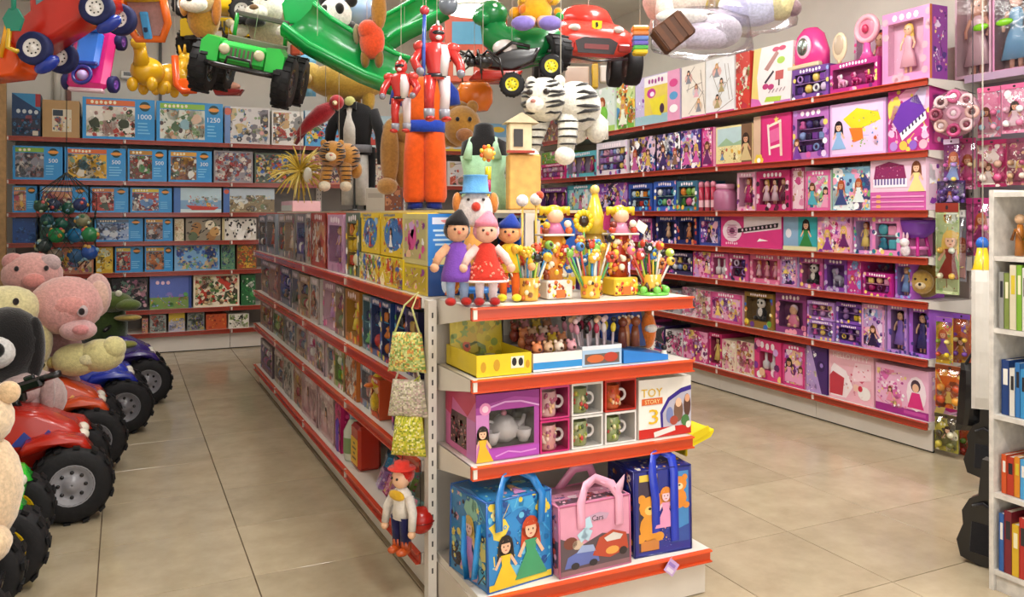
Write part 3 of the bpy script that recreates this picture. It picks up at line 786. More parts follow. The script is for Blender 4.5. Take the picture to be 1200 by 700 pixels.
def win_shell(w, h, d, fc, ic, ml, mr, mb_, mt, thick=.004, cav=.055):
    """box with an opening in its front: frame, cavity walls; front at y=-d/2"""
    b = MB(); y0, y1 = -d / 2, d / 2
    xl, xr, zb, zt = -w / 2 + ml, w / 2 - mr, mb_, h - mt
    b.add([(-w / 2, y1, 0), (w / 2, y1, 0), (w / 2, y1, h), (-w / 2, y1, h)], [(1, 0, 3, 2)], fc)
    b.add([(-w / 2, y0, 0), (w / 2, y0, 0), (w / 2, y1, 0), (-w / 2, y1, 0)], [(0, 3, 2, 1)], fc)
    b.add([(-w / 2, y0, h), (w / 2, y0, h), (w / 2, y1, h), (-w / 2, y1, h)], [(0, 1, 2, 3)], fc)
    b.add([(-w / 2, y0, 0), (-w / 2, y1, 0), (-w / 2, y1, h), (-w / 2, y0, h)], [(3, 2, 1, 0)][::-1], fc)
    b.add([(w / 2, y0, 0), (w / 2, y1, 0), (w / 2, y1, h), (w / 2, y0, h)], [(0, 1, 2, 3)], fc)
    for (a, c, e, f) in ((-w / 2, xl, 0, h), (xr, w / 2, 0, h), (xl, xr, 0, zb), (xl, xr, zt, h)):
        b.add([(a, y0, e), (c, y0, e), (c, y0, f), (a, y0, f)], [(0, 1, 2, 3)], fc)
    yb = min(y1 - thick, y0 + cav)
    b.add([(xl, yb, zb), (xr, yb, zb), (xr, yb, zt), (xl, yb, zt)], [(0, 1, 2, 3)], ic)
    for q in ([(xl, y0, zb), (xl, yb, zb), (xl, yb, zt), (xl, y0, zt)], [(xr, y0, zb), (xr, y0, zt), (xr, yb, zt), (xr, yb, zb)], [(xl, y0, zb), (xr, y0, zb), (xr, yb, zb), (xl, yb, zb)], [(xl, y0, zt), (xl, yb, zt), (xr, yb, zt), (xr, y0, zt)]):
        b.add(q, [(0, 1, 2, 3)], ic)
    return b, (xl, xr, zb, zt)

def shade(c, f):
    v = lin(c); return tuple(min(1, x * f) for x in v[:3]) + (1,)
SHELF = {}
names = ['top', 'second', 'third', 'fourth', 'fifth', 'sixth', 'bottom']
for k in range(7):
    SHELF['R%d' % (k + 1)] = dict(ax='X', front=RX_FRONT, z=RZ_[6 - k], ph='on the right wall\'s %s shelf' % names[k], group='toys on the right wall\'s %s shelf' % names[k], dep=.3, gap=(RZ_[7 - k] - RZ_[6 - k] if k else .5))
    SHELF['B%d' % (k + 1)] = dict(ax='Y', front=BY, z=BZ[6 - k], ph='on the back wall\'s %s shelf' % names[k], group='boxes on the back wall\'s %s shelf' % names[k], dep=.28, gap=(BZ[7 - k] - BZ[6 - k] if k else .5))
for k in range(4):
    nm = ['top', 'second', 'third', 'bottom'][k]
    SHELF['G%d' % (k + 1)] = dict(ax='X', front=GX, z=GZ[3 - k], ph='on the central gondola\'s %s shelf' % nm, group='packs on the gondola\'s %s shelf' % nm, dep=.24, gap=(GZ[4 - k] - GZ[3 - k] if k else .4))
QUEUE = []
def put(sh, x0, x1, h, style, look, name='toy_box', cat='box', **kw):
    QUEUE.append((sh, x0, x1, h, style, look, name, cat, kw))
ORD = ['leftmost', 'second from left', 'third from left', 'fourth from left', 'fifth from left', 'sixth from left', 'seventh from left']
def flush():
    cnt = {}
    for q in QUEUE: cnt.setdefault((q[0], q[5]), []).append(q)
    for q in QUEUE:
        sh, x0, x1, h, style, look, name, cat, kw = q
        S = SHELF[sh]
        same = cnt[(sh, look)]
        lab = look + ' ' + S['ph']
        if len(same) > 1: lab += ', ' + ORD[same.index(q)]
        make_box(S, x0, x1, h, style, lab, name, cat, kw)
    QUEUE.clear()
SEED = [11]
def make_box(S, x0, x1, h, style, lab, name, cat, kw):
    SEED[0] += 1
    r = random.Random(SEED[0])
    inset = kw.get('inset', .02 + r.uniform(0, .02)); d = kw.get('d', S['dep']); z = S['z'] + .002 + kw.get('z', 0)
    if S['ax'] == 'X':
        X = S['front'] + inset
        ya, yb = y_on_x(x0, S['front'] + .025), y_on_x(x1, S['front'] + .025)
        w = abs(ya - yb) - .010; loc = (X + d / 2, (ya + yb) / 2, z); rot = -pi / 2
    else:
        Y = S['front'] + inset
        xa, xb = x_on_y(x0, S['front'] + .025), x_on_y(x1, S['front'] + .025)
        w = abs(xb - xa) - .010; loc = ((xa + xb) / 2, Y + d / 2, z); rot = 0.0
    h = min(h, S['gap'] - .045) if S['gap'] else h
    raw_box(name, lab, cat, loc, rot + rad(kw.get('turn', r.uniform(-.5, .5))), w, h, d, style, r, kw, S['group'])
def raw_box(name, lab, cat, loc, rot, w, h, d, style, r, kw, group=None):
    lean = rad(kw.get('lean', 0))
    if style == 'win':
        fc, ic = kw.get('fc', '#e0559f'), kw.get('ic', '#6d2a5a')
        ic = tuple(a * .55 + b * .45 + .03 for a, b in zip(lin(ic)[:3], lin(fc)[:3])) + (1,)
        m = kw.get('m', .12) * min(w, h)
        ml, mr, mb_, mt = m * kw.get('mlx', 1), m * kw.get('mrx', 1), m * kw.get('mbx', 1.3), m * kw.get('mtx', 1.6)
        root = thing(name, lab, cat, loc, (lean, 0, rot), group)
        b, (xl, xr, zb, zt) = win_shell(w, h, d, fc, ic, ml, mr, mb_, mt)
        A = Art(w, h); cols = kw.get('cols', PINKS)
        if mt > .015: title(A, r, .2, (zt + (h - zt) * .15) / h, .8, (zt + (h - zt) * .85) / h, kw.get('tc', '#fff0f7'), 2)
        for k in range(8):
            u = r.choice([r.uniform(.0, ml / w), 1 - r.uniform(0, mr / w)]); A.disc(u, r.uniform(.05, .95), min(ml, mr) * .45 + .004, r.choice(cols), 2 + k % 3, 7)
        for k in range(5): A.disc(r.uniform(.05, .95), r.uniform(.1, .9) * zb / h, zb * .42 + .002, r.choice(cols), 2 + k % 3, 8)
        if kw.get('lady', 0): A.girl(.5 * ml / w if ml / w > .2 else .12, .02, min(.5, ml / h * 2.2 + .18), r.choice(['#6b3f22', '#e3bd5b']), SKIN, r.choice(cols), 6)
        b.art(A, None, -d / 2)
        if kw.get('flank'):
            B = Art(d, h); B.rect(0, 0, 1, 1, kw['flank'], 0); B.rect(0, 0, .12, 1, '#c9743a', 1); busy(B, r, PURPS, 16, 0, .06, .14, (.2, .1, .95, .95)); b.art(B, RZ(90), -w / 2)
        b.build('carton', 'card', root)
        fill_at(root, kw.get('inside', 'doll'), (xl + xr) / 2, zb, xr - xl, zt - zb, d, r, cols)
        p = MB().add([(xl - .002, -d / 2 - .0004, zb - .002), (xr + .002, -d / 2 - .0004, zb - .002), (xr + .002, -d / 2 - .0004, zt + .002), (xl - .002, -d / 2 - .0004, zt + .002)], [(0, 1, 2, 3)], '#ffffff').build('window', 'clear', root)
        return root
    A = Art(w, h)
    style(A, r, **kw.get('s', {}))
    side = kw.get('side') or (A.shapes[0][1] if A.shapes else '#999999')
    lidded = name in ('puzzle_box', 'game_box')
    b = MB().box((0, 0, h / 2), (w, d, h), side) if not lidded else MB().box((0, -d * .2, h / 2), (w, d * .6, h), side)
    b.art(A, None, -d / 2)
    # the two narrow sides carry a plain strip of the same print
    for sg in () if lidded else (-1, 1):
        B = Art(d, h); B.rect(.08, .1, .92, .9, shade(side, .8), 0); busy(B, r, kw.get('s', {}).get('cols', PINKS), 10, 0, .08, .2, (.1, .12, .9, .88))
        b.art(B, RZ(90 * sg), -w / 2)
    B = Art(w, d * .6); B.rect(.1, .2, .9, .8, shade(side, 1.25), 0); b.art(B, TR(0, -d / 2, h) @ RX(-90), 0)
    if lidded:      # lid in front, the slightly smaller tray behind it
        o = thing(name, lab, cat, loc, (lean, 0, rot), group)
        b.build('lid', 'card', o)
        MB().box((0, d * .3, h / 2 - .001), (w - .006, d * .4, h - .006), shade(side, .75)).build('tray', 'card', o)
        return o
    o = b.build(name, kw.get('mat', 'card'), None, loc, (lean, 0, rot))
    tag(o, lab, cat, group)
    return o
def fill_at(root, kind, cx, zb, w, h, d, r, cols):
    before = set(bpy.data.objects.keys())
    fill(root, kind, w, h, d, r, cols)
    for o in root.children:
        if o.name not in before:
            ys = [v.co.y for v in o.data.vertices]
            a, b = min(ys), max(ys); cv = min(.055, d - .004) - .006
            k = min(1.0, cv / (b - a))
            o.scale = (1, k, 1)
            o.location = (o.location.x + cx, -d / 2 + .003 - a * k + (cv - (b - a) * k) * .4, o.location.z + zb)
# ---------------------------------------------------------------- right wall, shelf by shelf
D = dict
# top shelf
put('R1', 630, 655, .30, s_busy, 'orange and cream tall toy carton half behind the tiger', s=D(cols=WARMS, fig=0))
put('R1', 656, 675, .36, s_busy, 'slim yellow and orange carton', s=D(cols=YELLS, fig=0))
put('R1', 676, 721, .46, s_mermaid, 'white carton with two green tailed dolls', 'doll_box')
put('R1', 721, 743, .47, s_busy, 'pale lime flowered carton', s=D(cols=GREENS, bg='#cfe09a', n=30, fig=1))
put('R1', 744, 797, .47, s_lilac, 'lilac and yellow craft kit carton', 'craft_kit_box')
put('R1', 798, 826, .50, s_sketch, 'white carton with pencil drawn girls', 'craft_kit_box')
put('R1', 827, 861, .49, s_sketch, 'white fashion sketch carton with magenta foot', 'craft_kit_box', s=D(bg='#e6e9ea', acc='#c2397c'))
put('R1', 861, 878, .50, s_busy, 'red edged carton with green ovals', 'craft_kit_box', s=D(cols=['#c73a2e', '#c9c7a0', '#8fae6a', '#e8d9c8', '#b02a3a'], fig=0, n=24))
put('R1', 879, 926, .56, s_makeup, 'white make-up set card with brush and puffs', 'make_up_set', 'cosmetics set', lean=-4, d=.05, inset=.03)
put('R1', 929, 973, .22, 'win', 'purple vanity set box under the mirror case', 'vanity_box', fc='#6a3f8f', ic='#3c2350', inside='mix', cols=PURPS, inset=.015)
put('R1', 974, 1031, .20, 'win', 'magenta carriage play set box', 'play_set_box', fc='#b0247c', ic='#7c1a5c', inside='pony', cols=PINKS, d=.2, inset=.01)
put('R1', 974, 1030, .52, 'win', 'tall clear box with pink dressed doll', 'doll_box', fc='#c9a8bc', ic='#b78fa8', inside='doll', cols=['#e0468f'], m=.05, inset=.24, d=.12, tc='#f3d7e6')
put('R1', 1032, 1089, .56, 'win', 'large pink window box with long legged doll', 'doll_box', fc='#df8fc0', ic='#e3c3cf', inside='doll', cols=['#e2a9b8'], m=.13, d=.16, flank='#8e3f9a')
# second shelf
put('R2', 634, 662, .18, 'win', 'small hot pink window box', fc='#d92f7c', ic='#7d1f4c', inside='mix', cols=PINKS)
put('R2', 634, 662, .13, s_busy, 'green and pink carton stacked on hot pink box', z=.185, s=D(cols=GREENS, fig=0))
put('R2', 663, 698, .27, 'win', 'turquoise topped pink window box', fc='#5cb9c6', ic='#b5517e', inside='dolls', cols=PINKS)
put('R2', 699, 736, .33, 'win', 'white framed dark vanity window box', 'vanity_box', fc='#e6dde6', ic='#232433', inside='mix', cols=PURPS)
put('R2', 737, 768, .33, s_busy, 'dark violet figure set carton', s=D(cols=DARKS, n=36))
put('R2', 769, 797, .33, s_busy, 'navy and pink figure set carton', s=D(cols=DARKS, n=36, bg='#3a3a6a'))
put('R2', 798, 822, .33, s_busy, 'purple collector figure carton', s=D(cols=PURPS, n=30, bg='#4a2f7d'))
put('R2', 823, 837, .33, s_frame, 'narrow pink dotted carton', s=D(cols=PINKS))
put('R2', 838, 881, .32, s_view, 'cream carton with a pale blue landscape', 'story_box')
put('R2', 882, 927, .36, s_easel, 'hot pink carton with a white easel', 'easel_box')
put('R2', 928, 971, .36, 'win', 'violet window box with yellow princess print', 'play_set_box', fc='#b06ab4', ic='#3b2a66', inside='mix', cols=PURPS, lady=1)
put('R2', 972, 1038, .36, s_boat, 'lilac carton with a yellow toy boat', 'play_set_box')
put('R2', 1039, 1089, .39, s_piano, 'magenta carton with a purple toy piano', 'toy_piano_box')
# third shelf
put('R3', 632, 664, .27, 'win', 'purple and pink window box near the corner', fc='#8a3fa0', ic='#5a2a6a', inside='dolls', cols=PURPS)
put('R3', 665, 698, .28, s_frame, 'turquoise and mauve carton', s=D(cols=AQUAS, edge='#3f9fb0'))
put('R3', 699, 735, .28, s_busy, 'multicoloured flowered bag pack', s=D(cols=PURPS, n=40))
put('R3', 736, 764, .26, 'win', 'blue blister pack of little figures', 'figure_pack', fc='#2f4f9e', ic='#22305e', inside='mix', cols=BLUES)
put('R3', 765, 792, .27, 'win', 'bright blue blister pack of little figures', 'figure_pack', fc='#3a62c0', ic='#2a3a72', inside='mix', cols=AQUAS)
put('R3', 793, 818, .26, 'win', 'teal and green blister pack of little figures', 'figure_pack', fc='#3f6f8a', ic='#2a3f4a', inside='mix', cols=GREENS)
put('R3', 863, 885, .30, 'win', 'pale pink doll box', 'doll_box', fc='#eab2cc', ic='#b57a98', inside='doll', cols=PINKS)
put('R3', 886, 925, .30, 'win', 'wide deep pink box of two dark dressed dolls', 'doll_box', fc='#c22f6c', ic='#7a1d42', inside='dolls', cols=['#3a1c2c', '#6b2340', '#e9c7d4'])
put('R3', 926, 943, .31, s_frame, 'narrow rose carton with white oval', s=D(cols=['#e58fb4', '#f2d2dc', '#ffffff', '#c2497f', '#b98a6a'], n=14, fig=0))
put('R3', 944, 974, .28, s_frame, 'pink topped pale green princess carton', s=D(cols=AQUAS, edge='#e06aa4', bg='#cfe0d0', fig=2))
put('R3', 975, 1020, .29, s_busy, 'sky blue princess carton', s=D(cols=AQUAS, bg='#8fc3e2', n=26, fig=2))
put('R3', 1021, 1088, .33, s_keys, 'pale pink carton with a toy keyboard and yellow gown', 'toy_keyboard_box', inset=.012)
# fourth shelf
put('R4', 768, 793, .24, 'win', 'navy window box with rosy figure', fc='#26327a', ic='#1a1f44', inside='doll', cols=PINKS)
put('R4', 793, 817, .24, 'win', 'dark blue window box with red figure', fc='#1f2a66', ic='#1c1a34', inside='doll', cols=['#c2453f', '#d88a5a'])
put('R4', 818, 843, .24, s_frame, 'blue and magenta carton', s=D(cols=PURPS, edge='#3a4a9a', bg='#7a5ab0'))
put('R4', 844, 915, .245, s_guitar, 'wide hot pink carton with white toy guitar', 'toy_guitar_box')
put('R4', 916, 957, .25, lambda A, r: (A.rect(0, 0, 1, 1, '#93b7d8', 0), A.rect(.45, 0, 1, 1, '#3fb0b8', 1), A.ell(.16, .5, .09, .14, '#f0eef6', 2), A.girl(.68, .1, .85, '#1e1718', SKIN, '#3a8a46', 3), A.rect(0, 0, 1, .12, '#e3ddb0', 9)), 'aqua carton with a dark haired doll', 'doll_box')
put('R4', 958, 997, .25, s_busy, 'rose carton with white gowned figures', s=D(cols=PINKS, bg='#e9a6c8', n=30, fig=2))
put('R4', 998, 1021, .25, 'win', 'lilac framed pale blue window box', fc='#d08ac8', ic='#8fa3d0', inside='doll', cols=AQUAS)
put('R4', 1022, 1056, .25, 'win', 'pink window box of pastel toys', fc='#e58ac0', ic='#b08ab0', inside='mix', cols=AQUAS)
# fifth shelf
put('R5', 783, 811, .19, 'win', 'dark open box of small purple figures', fc='#3c3560', ic='#1f1c33', inside='mix', cols=PURPS)
put('R5', 812, 833, .21, s_busy, 'pink patterned carton', s=D(cols=PINKS, n=30))
put('R5', 833, 853, .21, 'win', 'pink box with white appliance toy', fc='#d96a9e', ic='#9d3c6c', inside='bottles', cols=PINKS)
put('R5', 854, 876, .21, 'win', 'rose framed box with dark blue toys', fc='#cf5a92', ic='#2f2a4a', inside='mix', cols=PURPS)
put('R5', 877, 913, .22, 'win', 'salmon pink window box with pale dolls', fc='#e2729a', ic='#c94f86', inside='dolls', cols=['#f3c6d2', '#f0a6bc'])
put('R5', 914, 935, .22, s_frame, 'lilac glitter carton', s=D(cols=PURPS, bg='#c3b0dc', edge='#cf86b8', fig=0, n=40))
put('R5', 936, 964, .22, 'win', 'mauve box with brown furry toy', fc='#b0568e', ic='#6a3f4a', inside='panda', cols=PINKS)
put('R5', 965, 993, .22, 'win', 'violet box with grey pony', fc='#7f3f9f', ic='#5a2f7a', inside='pony', cols=['#a9a3b8', '#c9b0d8'])
put('R5', 993, 1010, .22, s_busy, 'magenta carton with yellow princess', s=D(cols=['#c2398c', '#f0cf5e', '#b06fb8', '#f3d2e2', '#7fa0d8'], n=22, fig=1))
put('R5', 1011, 1046, .15, 'win', 'low magenta kitchen play set box', 'play_set_box', fc='#b8288a', ic='#5a1f4c', inside='mix', cols=PINKS)
put('R5', 1047, 1068, .23, 'win', 'arched violet princess window box', 'doll_box', fc='#9a4fb0', ic='#7d8fd0', inside='doll', cols=['#7fa3de', '#b58ad0'])
# sixth shelf
put('R6', 776, 797, .20, s_busy, 'grey and white spotted carton behind the end cap', s=D(cols=GREYS, n=24, fig=0))
put('R6', 798, 815, .24, s_busy, 'pale pink carton with grey drawings', s=D(cols=['#e9d3da', '#d9a3b8', '#b9a3ad', '#f2e8ea', '#c25f8a', '#7a6a74'], n=36, fig=1))
put('R6', 815, 833, .235, s_busy, 'white and pink character carton', s=D(cols=['#f0e2e6', '#e58fb0', '#d0507f', '#c9b08a', '#8a7a80'], n=36, fig=1))
put('R6', 833, 871, .235, s_frame, 'bright pink carton of patterned toys', s=D(cols=PINKS, bg='#f0b6cf', n=40, fig=2, edge='#d85a94'))
put('R6', 872, 906, .27, 'win', 'golden open box with a plush panda', 'plush_box', fc='#8f6f35', ic='#4a3a22', inside='panda', cols=YELLS, m=.08, mbx=2.5)
put('R6', 907, 944, .29, 'win', 'plum window box with pink baby doll', 'doll_box', fc='#8c3f7c', ic='#3f2347', inside='baby', cols=['#f0a0b4', '#e887a8'])
put('R6', 945, 977, .13, 'win', 'flat lilac case with clear lid', fc='#a37ac4', ic='#b998cc', inside='mix', cols=PURPS)
put('R6', 945, 977, .13, 'win', 'flat mauve window box stacked on lilac case', z=.135, fc='#b58ad0', ic='#c7a3c0', inside='mix', cols=PINKS)
put('R6', 978, 1009, .13, 'win', 'low violet window box', fc='#6f3fa6', ic='#4a2c6e', inside='mix', cols=PURPS)
put('R6', 978, 1009, .14, 'win', 'violet window box with yellow figure stacked on top', z=.135, fc='#7f4fb4', ic='#5a3480', inside='mix', cols=['#f0cf3e', '#b58ad0', '#e8d2f0'])
put('R6', 1010, 1038, .29, s_frame, 'lilac and pink dotted carton', s=D(cols=PURPS, bg='#c3a0d0', edge='#d79ac8', fig=1, n=34))
put('R6', 1039, 1063, .30, 'win', 'violet box with dark gowned doll', fc='#b98ad6', ic='#352a55', inside='doll', cols=['#4a3f86', '#8f6fd0'], mlx=1.6)
put('R6', 1064, 1089, .30, 'win', 'bright violet box with dark gowned doll', fc='#a25fd0', ic='#2f2450', inside='doll', cols=['#3d357a', '#a07ae0'], mlx=1.6)
# bottom shelf
put('R7', 780, 800, .22, s_busy, 'white and grey carton behind the end cap', s=D(cols=['#e9dfe3', '#c9bfc6', '#3a363b', '#d85a94'], fig=0))
put('R7', 800, 829, .26, s_busy, 'rose carton with white swirls', s=D(cols=PINKS, bg='#cf4a86', n=30, fig=0))
put('R7', 830, 845, .27, 'win', 'crimson pink window box', fc='#d12f74', ic='#8a1f4a', inside='doll', cols=PINKS)
put('R7', 846, 862, .24, s_busy, 'cream doll print carton', s=D(cols=['#eed9c0', '#c9506e', '#8a5a4a', '#e9a3bc', '#f7efe0'], n=24, fig=1))
put('R7', 862, 883, .25, s_busy, 'cream and pink flower print carton', s=D(cols=['#f0dcc4', '#dd6f96', '#d9a24e', '#9a4a5a', '#f6c3d2'], n=30, fig=1))
put('R7', 884, 916, .30, 'win', 'hot pink window box with two white bottles', fc='#e0407f', ic='#b02a5c', inside='bottles', cols=PINKS, m=.2)
put('R7', 917, 944, .30, s_frame, 'pink dotted carton with little figures', s=D(cols=PINKS, n=34, fig=2, edge='#d83f86'))
put('R7', 945, 970, .32, s_diag, 'dark violet and lilac carton with slanting print', 'play_set_box')
put('R7', 971, 1025, .33, s_kitty, 'rosy carton with red lettering across the top', 'toy_box')
put('R7', 1026, 1090, .30, s_baby, 'wide pink carton with a hooded doll', 'doll_box')
# goods farther back on the lower shelves, behind the end cap as the camera sees them
for sh, xe, hh in (('R4', 766, .24), ('R5', 781, .21), ('R6', 774, .23), ('R7', 778, .26)):
    xs = [640 + (xe - 640) * (k / 6) ** .85 for k in range(7)]
    for k in range(6): put(sh, xs[k], xs[k + 1] - 1, hh - .02 * (k % 2), s_frame if k % 2 else s_busy, ['rosy', 'violet', 'deep pink', 'lilac', 'pale pink', 'plum'][k] + ' toy carton deep behind the end cap', s=D(cols=[PINKS, PURPS, PINKS, PURPS, PINKS, DARKS][k], n=16, fig=1))
flush()

# ---------------------------------------------------------------- back wall
put('B1', 13, 48, .42, s_night, 'dark blue carton with a red corner', 'puzzle_box')
put('B1', 49, 94, .37, s_card, 'brown cardboard box with picture label', 'cardboard_box', inset=.03)
put('B1', 96, 182, .42, s_puzzle, 'big blue puzzle box with orange banner', 'puzzle_box', 'puzzle', s=D(cols=['#d8cfbf', '#e9e2d6', '#b03a30', '#3f4a33', '#8a9a6a', '#f4efe4', '#2f3a24', '#c98a86'], num='1000'))
put('B1', 183, 262, .42, s_puzzle, 'big blue puzzle box with lime banner', 'puzzle_box', 'puzzle', s=D(cols=['#b9c3b0', '#d9ddd0', '#7a9a6a', '#b98a6a', '#5a4a4a', '#8fb6c0', '#4f6a4a', '#d9b9a0'], num='1250', banner='#8fc34a'))
put('B1', 263, 317, .40, s_photo, 'grey city collage puzzle box under the green jeep', 'puzzle_box', 'puzzle', s=D(cols=GREYS, edge='#6f8fc4'))
put('B1', 318, 356, .38, s_photo, 'white puzzle box with red cars', 'puzzle_box', 'puzzle', s=D(cols=['#d9d5cf', '#efece6', '#b8352c', '#8a8a88', '#c9a36a', '#4a4a4a']))
put('B1', 357, 405, .40, s_photo, 'pale blue tower puzzle box behind the costumes', 'puzzle_box', 'puzzle', s=D(cols=BLUES, sky='#cfe0ea'))
put('B1', 410, 470, .38, s_ship, 'light blue game box beside the tuxedo costume', 'game_box', 'game')
put('B1', 520, 596, .36, s_sun, 'sky blue game box with yellow foot', 'game_box', 'game')
put('B2', 14, 74, .33, s_puzzle, 'dark picture puzzle box with green banner', 'puzzle_box', 'puzzle', s=D(cols=['#3a3a44', '#8a8a94', '#c9c3bb', '#55606a', '#9a6a6a'], num='500', banner='#7fae3a', split=.62))
put('B2', 75, 148, .33, s_puzzle, 'puzzle box with a yellow crane picture', 'puzzle_box', 'puzzle', s=D(cols=['#3a463a', '#e0ac30', '#7a9a7a', '#d9d0bb', '#3f3f3a', '#4f7f8f'], num='500', split=.68))
put('B2', 149, 196, .33, s_puzzle, 'puzzle box with a red racing picture', 'puzzle_box', 'puzzle', s=D(cols=['#a83a2c', '#6a3a2f', '#5a9a5a', '#d9d3c7', '#7a7a80'], num='500', split=.62, banner='#b5802c'))
put('B2', 197, 249, .33, s_puzzle, 'puzzle box with a yellow and orange banner', 'puzzle_box', 'puzzle', s=D(cols=['#4f6a4f', '#8a5a44', '#d8a040', '#d9dad4', '#333a3f'], num='300', split=.64, banner='#dba03a'))
put('B2', 250, 297, .34, s_photo, 'grey and red crowded picture puzzle box', 'puzzle_box', 'puzzle', s=D(cols=['#b0a9a8', '#8f8a90', '#a83a3a', '#d3c9bf', '#5f6f8f', '#7a4a44'], n=60))
put('B2', 298, 345, .33, s_photo, 'yellow, green and blue crowd puzzle box', 'puzzle_box', 'puzzle', s=D(cols=['#d8b63a', '#4a5a4a', '#b9b6a8', '#2f5fa8', '#c94f35', '#2f2f2f'], n=60))
put('B2', 346, 400, .33, s_photo, 'multicoloured crowd puzzle box behind the straw toy', 'puzzle_box', 'puzzle', s=D(cols=WARMS, n=50))
put('B2', 436, 478, .3, s_photo, 'reddish picture puzzle box beside the orange costume', 'puzzle_box', 'puzzle', s=D(cols=['#a9776a', '#c9b9a4', '#8a3f35', '#d9d0bf', '#6a7a8a'], n=50))
put('B2', 524, 596, .3, s_photo, 'mixed picture puzzle box behind the black torso', 'puzzle_box', 'puzzle', s=D(cols=GREYS, n=40))
put('B3', 14, 44, .26, s_puzzle, 'dim red picture puzzle box with blue panel', 'puzzle_box', 'puzzle', s=D(cols=WARMS, split=.55, banner='#c9a23a'))
put('B3', 46, 104, .26, s_puzzle, 'puzzle box with white banner behind the balls', 'puzzle_box', 'puzzle', s=D(cols=WARMS, split=.66, banner='#e8e0d4'))
put('B3', 105, 151, .255, s_puzzle, 'puzzle box with a red bird picture', 'puzzle_box', 'puzzle', s=D(cols=['#a03a33', '#c24a3f', '#7a2f2c', '#d8cbb9', '#4a5a4a'], split=.62, banner='#d8832f'))
put('B3', 152, 202, .255, s_puzzle, 'puzzle box with white castle picture', 'puzzle_box', 'puzzle', s=D(cols=['#d8d0c8', '#b54a40', '#5f86b8', '#e9e3da', '#4a4050'], split=.68, banner='#e0c63a'))
put('B3', 203, 260, .26, s_ship, 'pale blue box with a red boat picture', 'game_box', 'game')
put('B3', 261, 322, .26, s_photo, 'pale box with a tan beast crowd', 'game_box', 'game', s=D(cols=['#b9a37a', '#8a7a5a', '#cfd3d0', '#6a7f5a', '#d9cfae', '#5a4a3a'], sky='#b9c6cf', edge='#4a6fb0'))
put('B3', 438, 475, .2, s_photo, 'white carton with brown picture', 'puzzle_box', 'puzzle', s=D(cols=['#d8d5d2', '#e6e3e0', '#8a5a40', '#c9a58a'], n=14))
put('B4', 14, 44, .24, s_photo, 'plain deep blue carton beside the ball net', 'game_box', 'game', s=D(cols=['#1f4f96', '#2a62b0', '#173a6e', '#3a74bc'], bg='#1f4f96', n=14))
put('B4', 46, 109, .24, s_photo, 'dark green and blue carton behind the ball net', 'game_box', 'game', s=D(cols=['#1f3f4f', '#2a5a4a', '#173a3e', '#3a5a6c']))
put('B4', 110, 168, .235, s_puzzle, 'puzzle box with a blue winter picture', 'puzzle_box', 'puzzle', s=D(cols=['#3f5f9f', '#9fb6d8', '#2a3a5a', '#cfd6de', '#6a6a78'], split=.7, banner='#5a6f8a'))
put('B4', 169, 203, .235, s_puzzle, 'puzzle box with dark vehicle picture', 'puzzle_box', 'puzzle', s=D(cols=['#4a4044', '#8a8088', '#b0683a', '#c9c3bb', '#2f2a30'], split=.64, banner='#dba040'))
put('B4', 204, 216, .23, s_photo, 'narrow cream patterned box', 'game_box', 'game', s=D(cols=['#cdb98f', '#e0d3b4', '#8a9a6a', '#a86a4a']))
put('B4', 217, 259, .235, s_tiger, 'box with a wild animal picture', 'puzzle_box', 'puzzle')
put('B4', 260, 301, .235, s_dalma, 'white box with black spots', 'puzzle_box', 'puzzle')
put('B5', 60, 110, .26, s_photo, 'dim brown box behind the pink plush', 'game_box', 'game', s=D(cols=WARMS))
put('B5', 112, 133, .26, s_photo, 'yellow box at the edge of the balls', 'game_box', 'game', s=D(cols=['#d0a51e', '#e8cf5a', '#8a6a1a', '#4a3a2a', '#d9e0c0'], bg='#dab02a', n=24))
put('B5', 134, 168, .26, s_puzzle, 'puzzle box with a blue oval badge and yellow banner', 'puzzle_box', 'puzzle', s=D(cols=['#4a3f3f', '#b53f36', '#8a9aa0', '#2f2f38', '#c9b9a0'], split=.55, banner='#e3c62f'))
put('B5', 169, 203, .26, s_puzzle, 'puzzle box with a motor race picture and yellow banner', 'puzzle_box', 'puzzle', s=D(cols=['#5f6068', '#b56a35', '#c3b49a', '#33303a', '#7a8a8a'], split=.68, banner='#e3b62f'))
put('B5', 204, 258, .27, s_photo, 'blue fantasy scene puzzle box', 'puzzle_box', 'puzzle', s=D(cols=['#3a6fc0', '#7fb0d8', '#7fa86a', '#2a3f86', '#c9b08a', '#5a86b0'], n=50))
put('B5', 259, 276, .27, s_photo, 'dark blue and green puzzle box', 'puzzle_box', 'puzzle', s=D(cols=['#2a3a4a', '#5a8a6a', '#33507a', '#8aa07a']))
put('B5', 277, 301, .27, s_photo, 'autumn orange puzzle box', 'puzzle_box', 'puzzle', s=D(cols=['#c9812a', '#8a4a2a', '#d8b03f', '#5a6a2f', '#b04a24'], n=44))
put('B6', 110, 129, .27, s_photo, 'greyish green box by the green plush', 'game_box', 'game', s=D(cols=['#5a6a5f', '#8a9a8a', '#3f4a44']))
put('B6', 130, 174, .33, s_photo, 'black box with pink rings', 'game_box', 'game', s=D(cols=['#1f1c22', '#3a3038', '#b57a94', '#5a7a6a', '#2a2228', '#c9a3a8'], bg='#1a181c', n=44))
put('B6', 175, 225, .34, lambda A, r: (A.rect(0, 0, 1, 1, '#5a6fc0', 0), A.rect(0, 0, .95, .35, '#7a9a4a', 1), busy(A, r, ['#c9496a', '#d8c34a', '#8a7ac4', '#9fb0e0', '#5aa05a'], 22, 0, .04, .1, (.03, .05, .92, .5)), title(A, r, .12, .72, .5, .86, '#f0c9d8', 6), A.rect(.93, 0, 1, 1, '#2f4a96', 8)), 'blue and purple game box with pink heading', 'game_box', 'game')
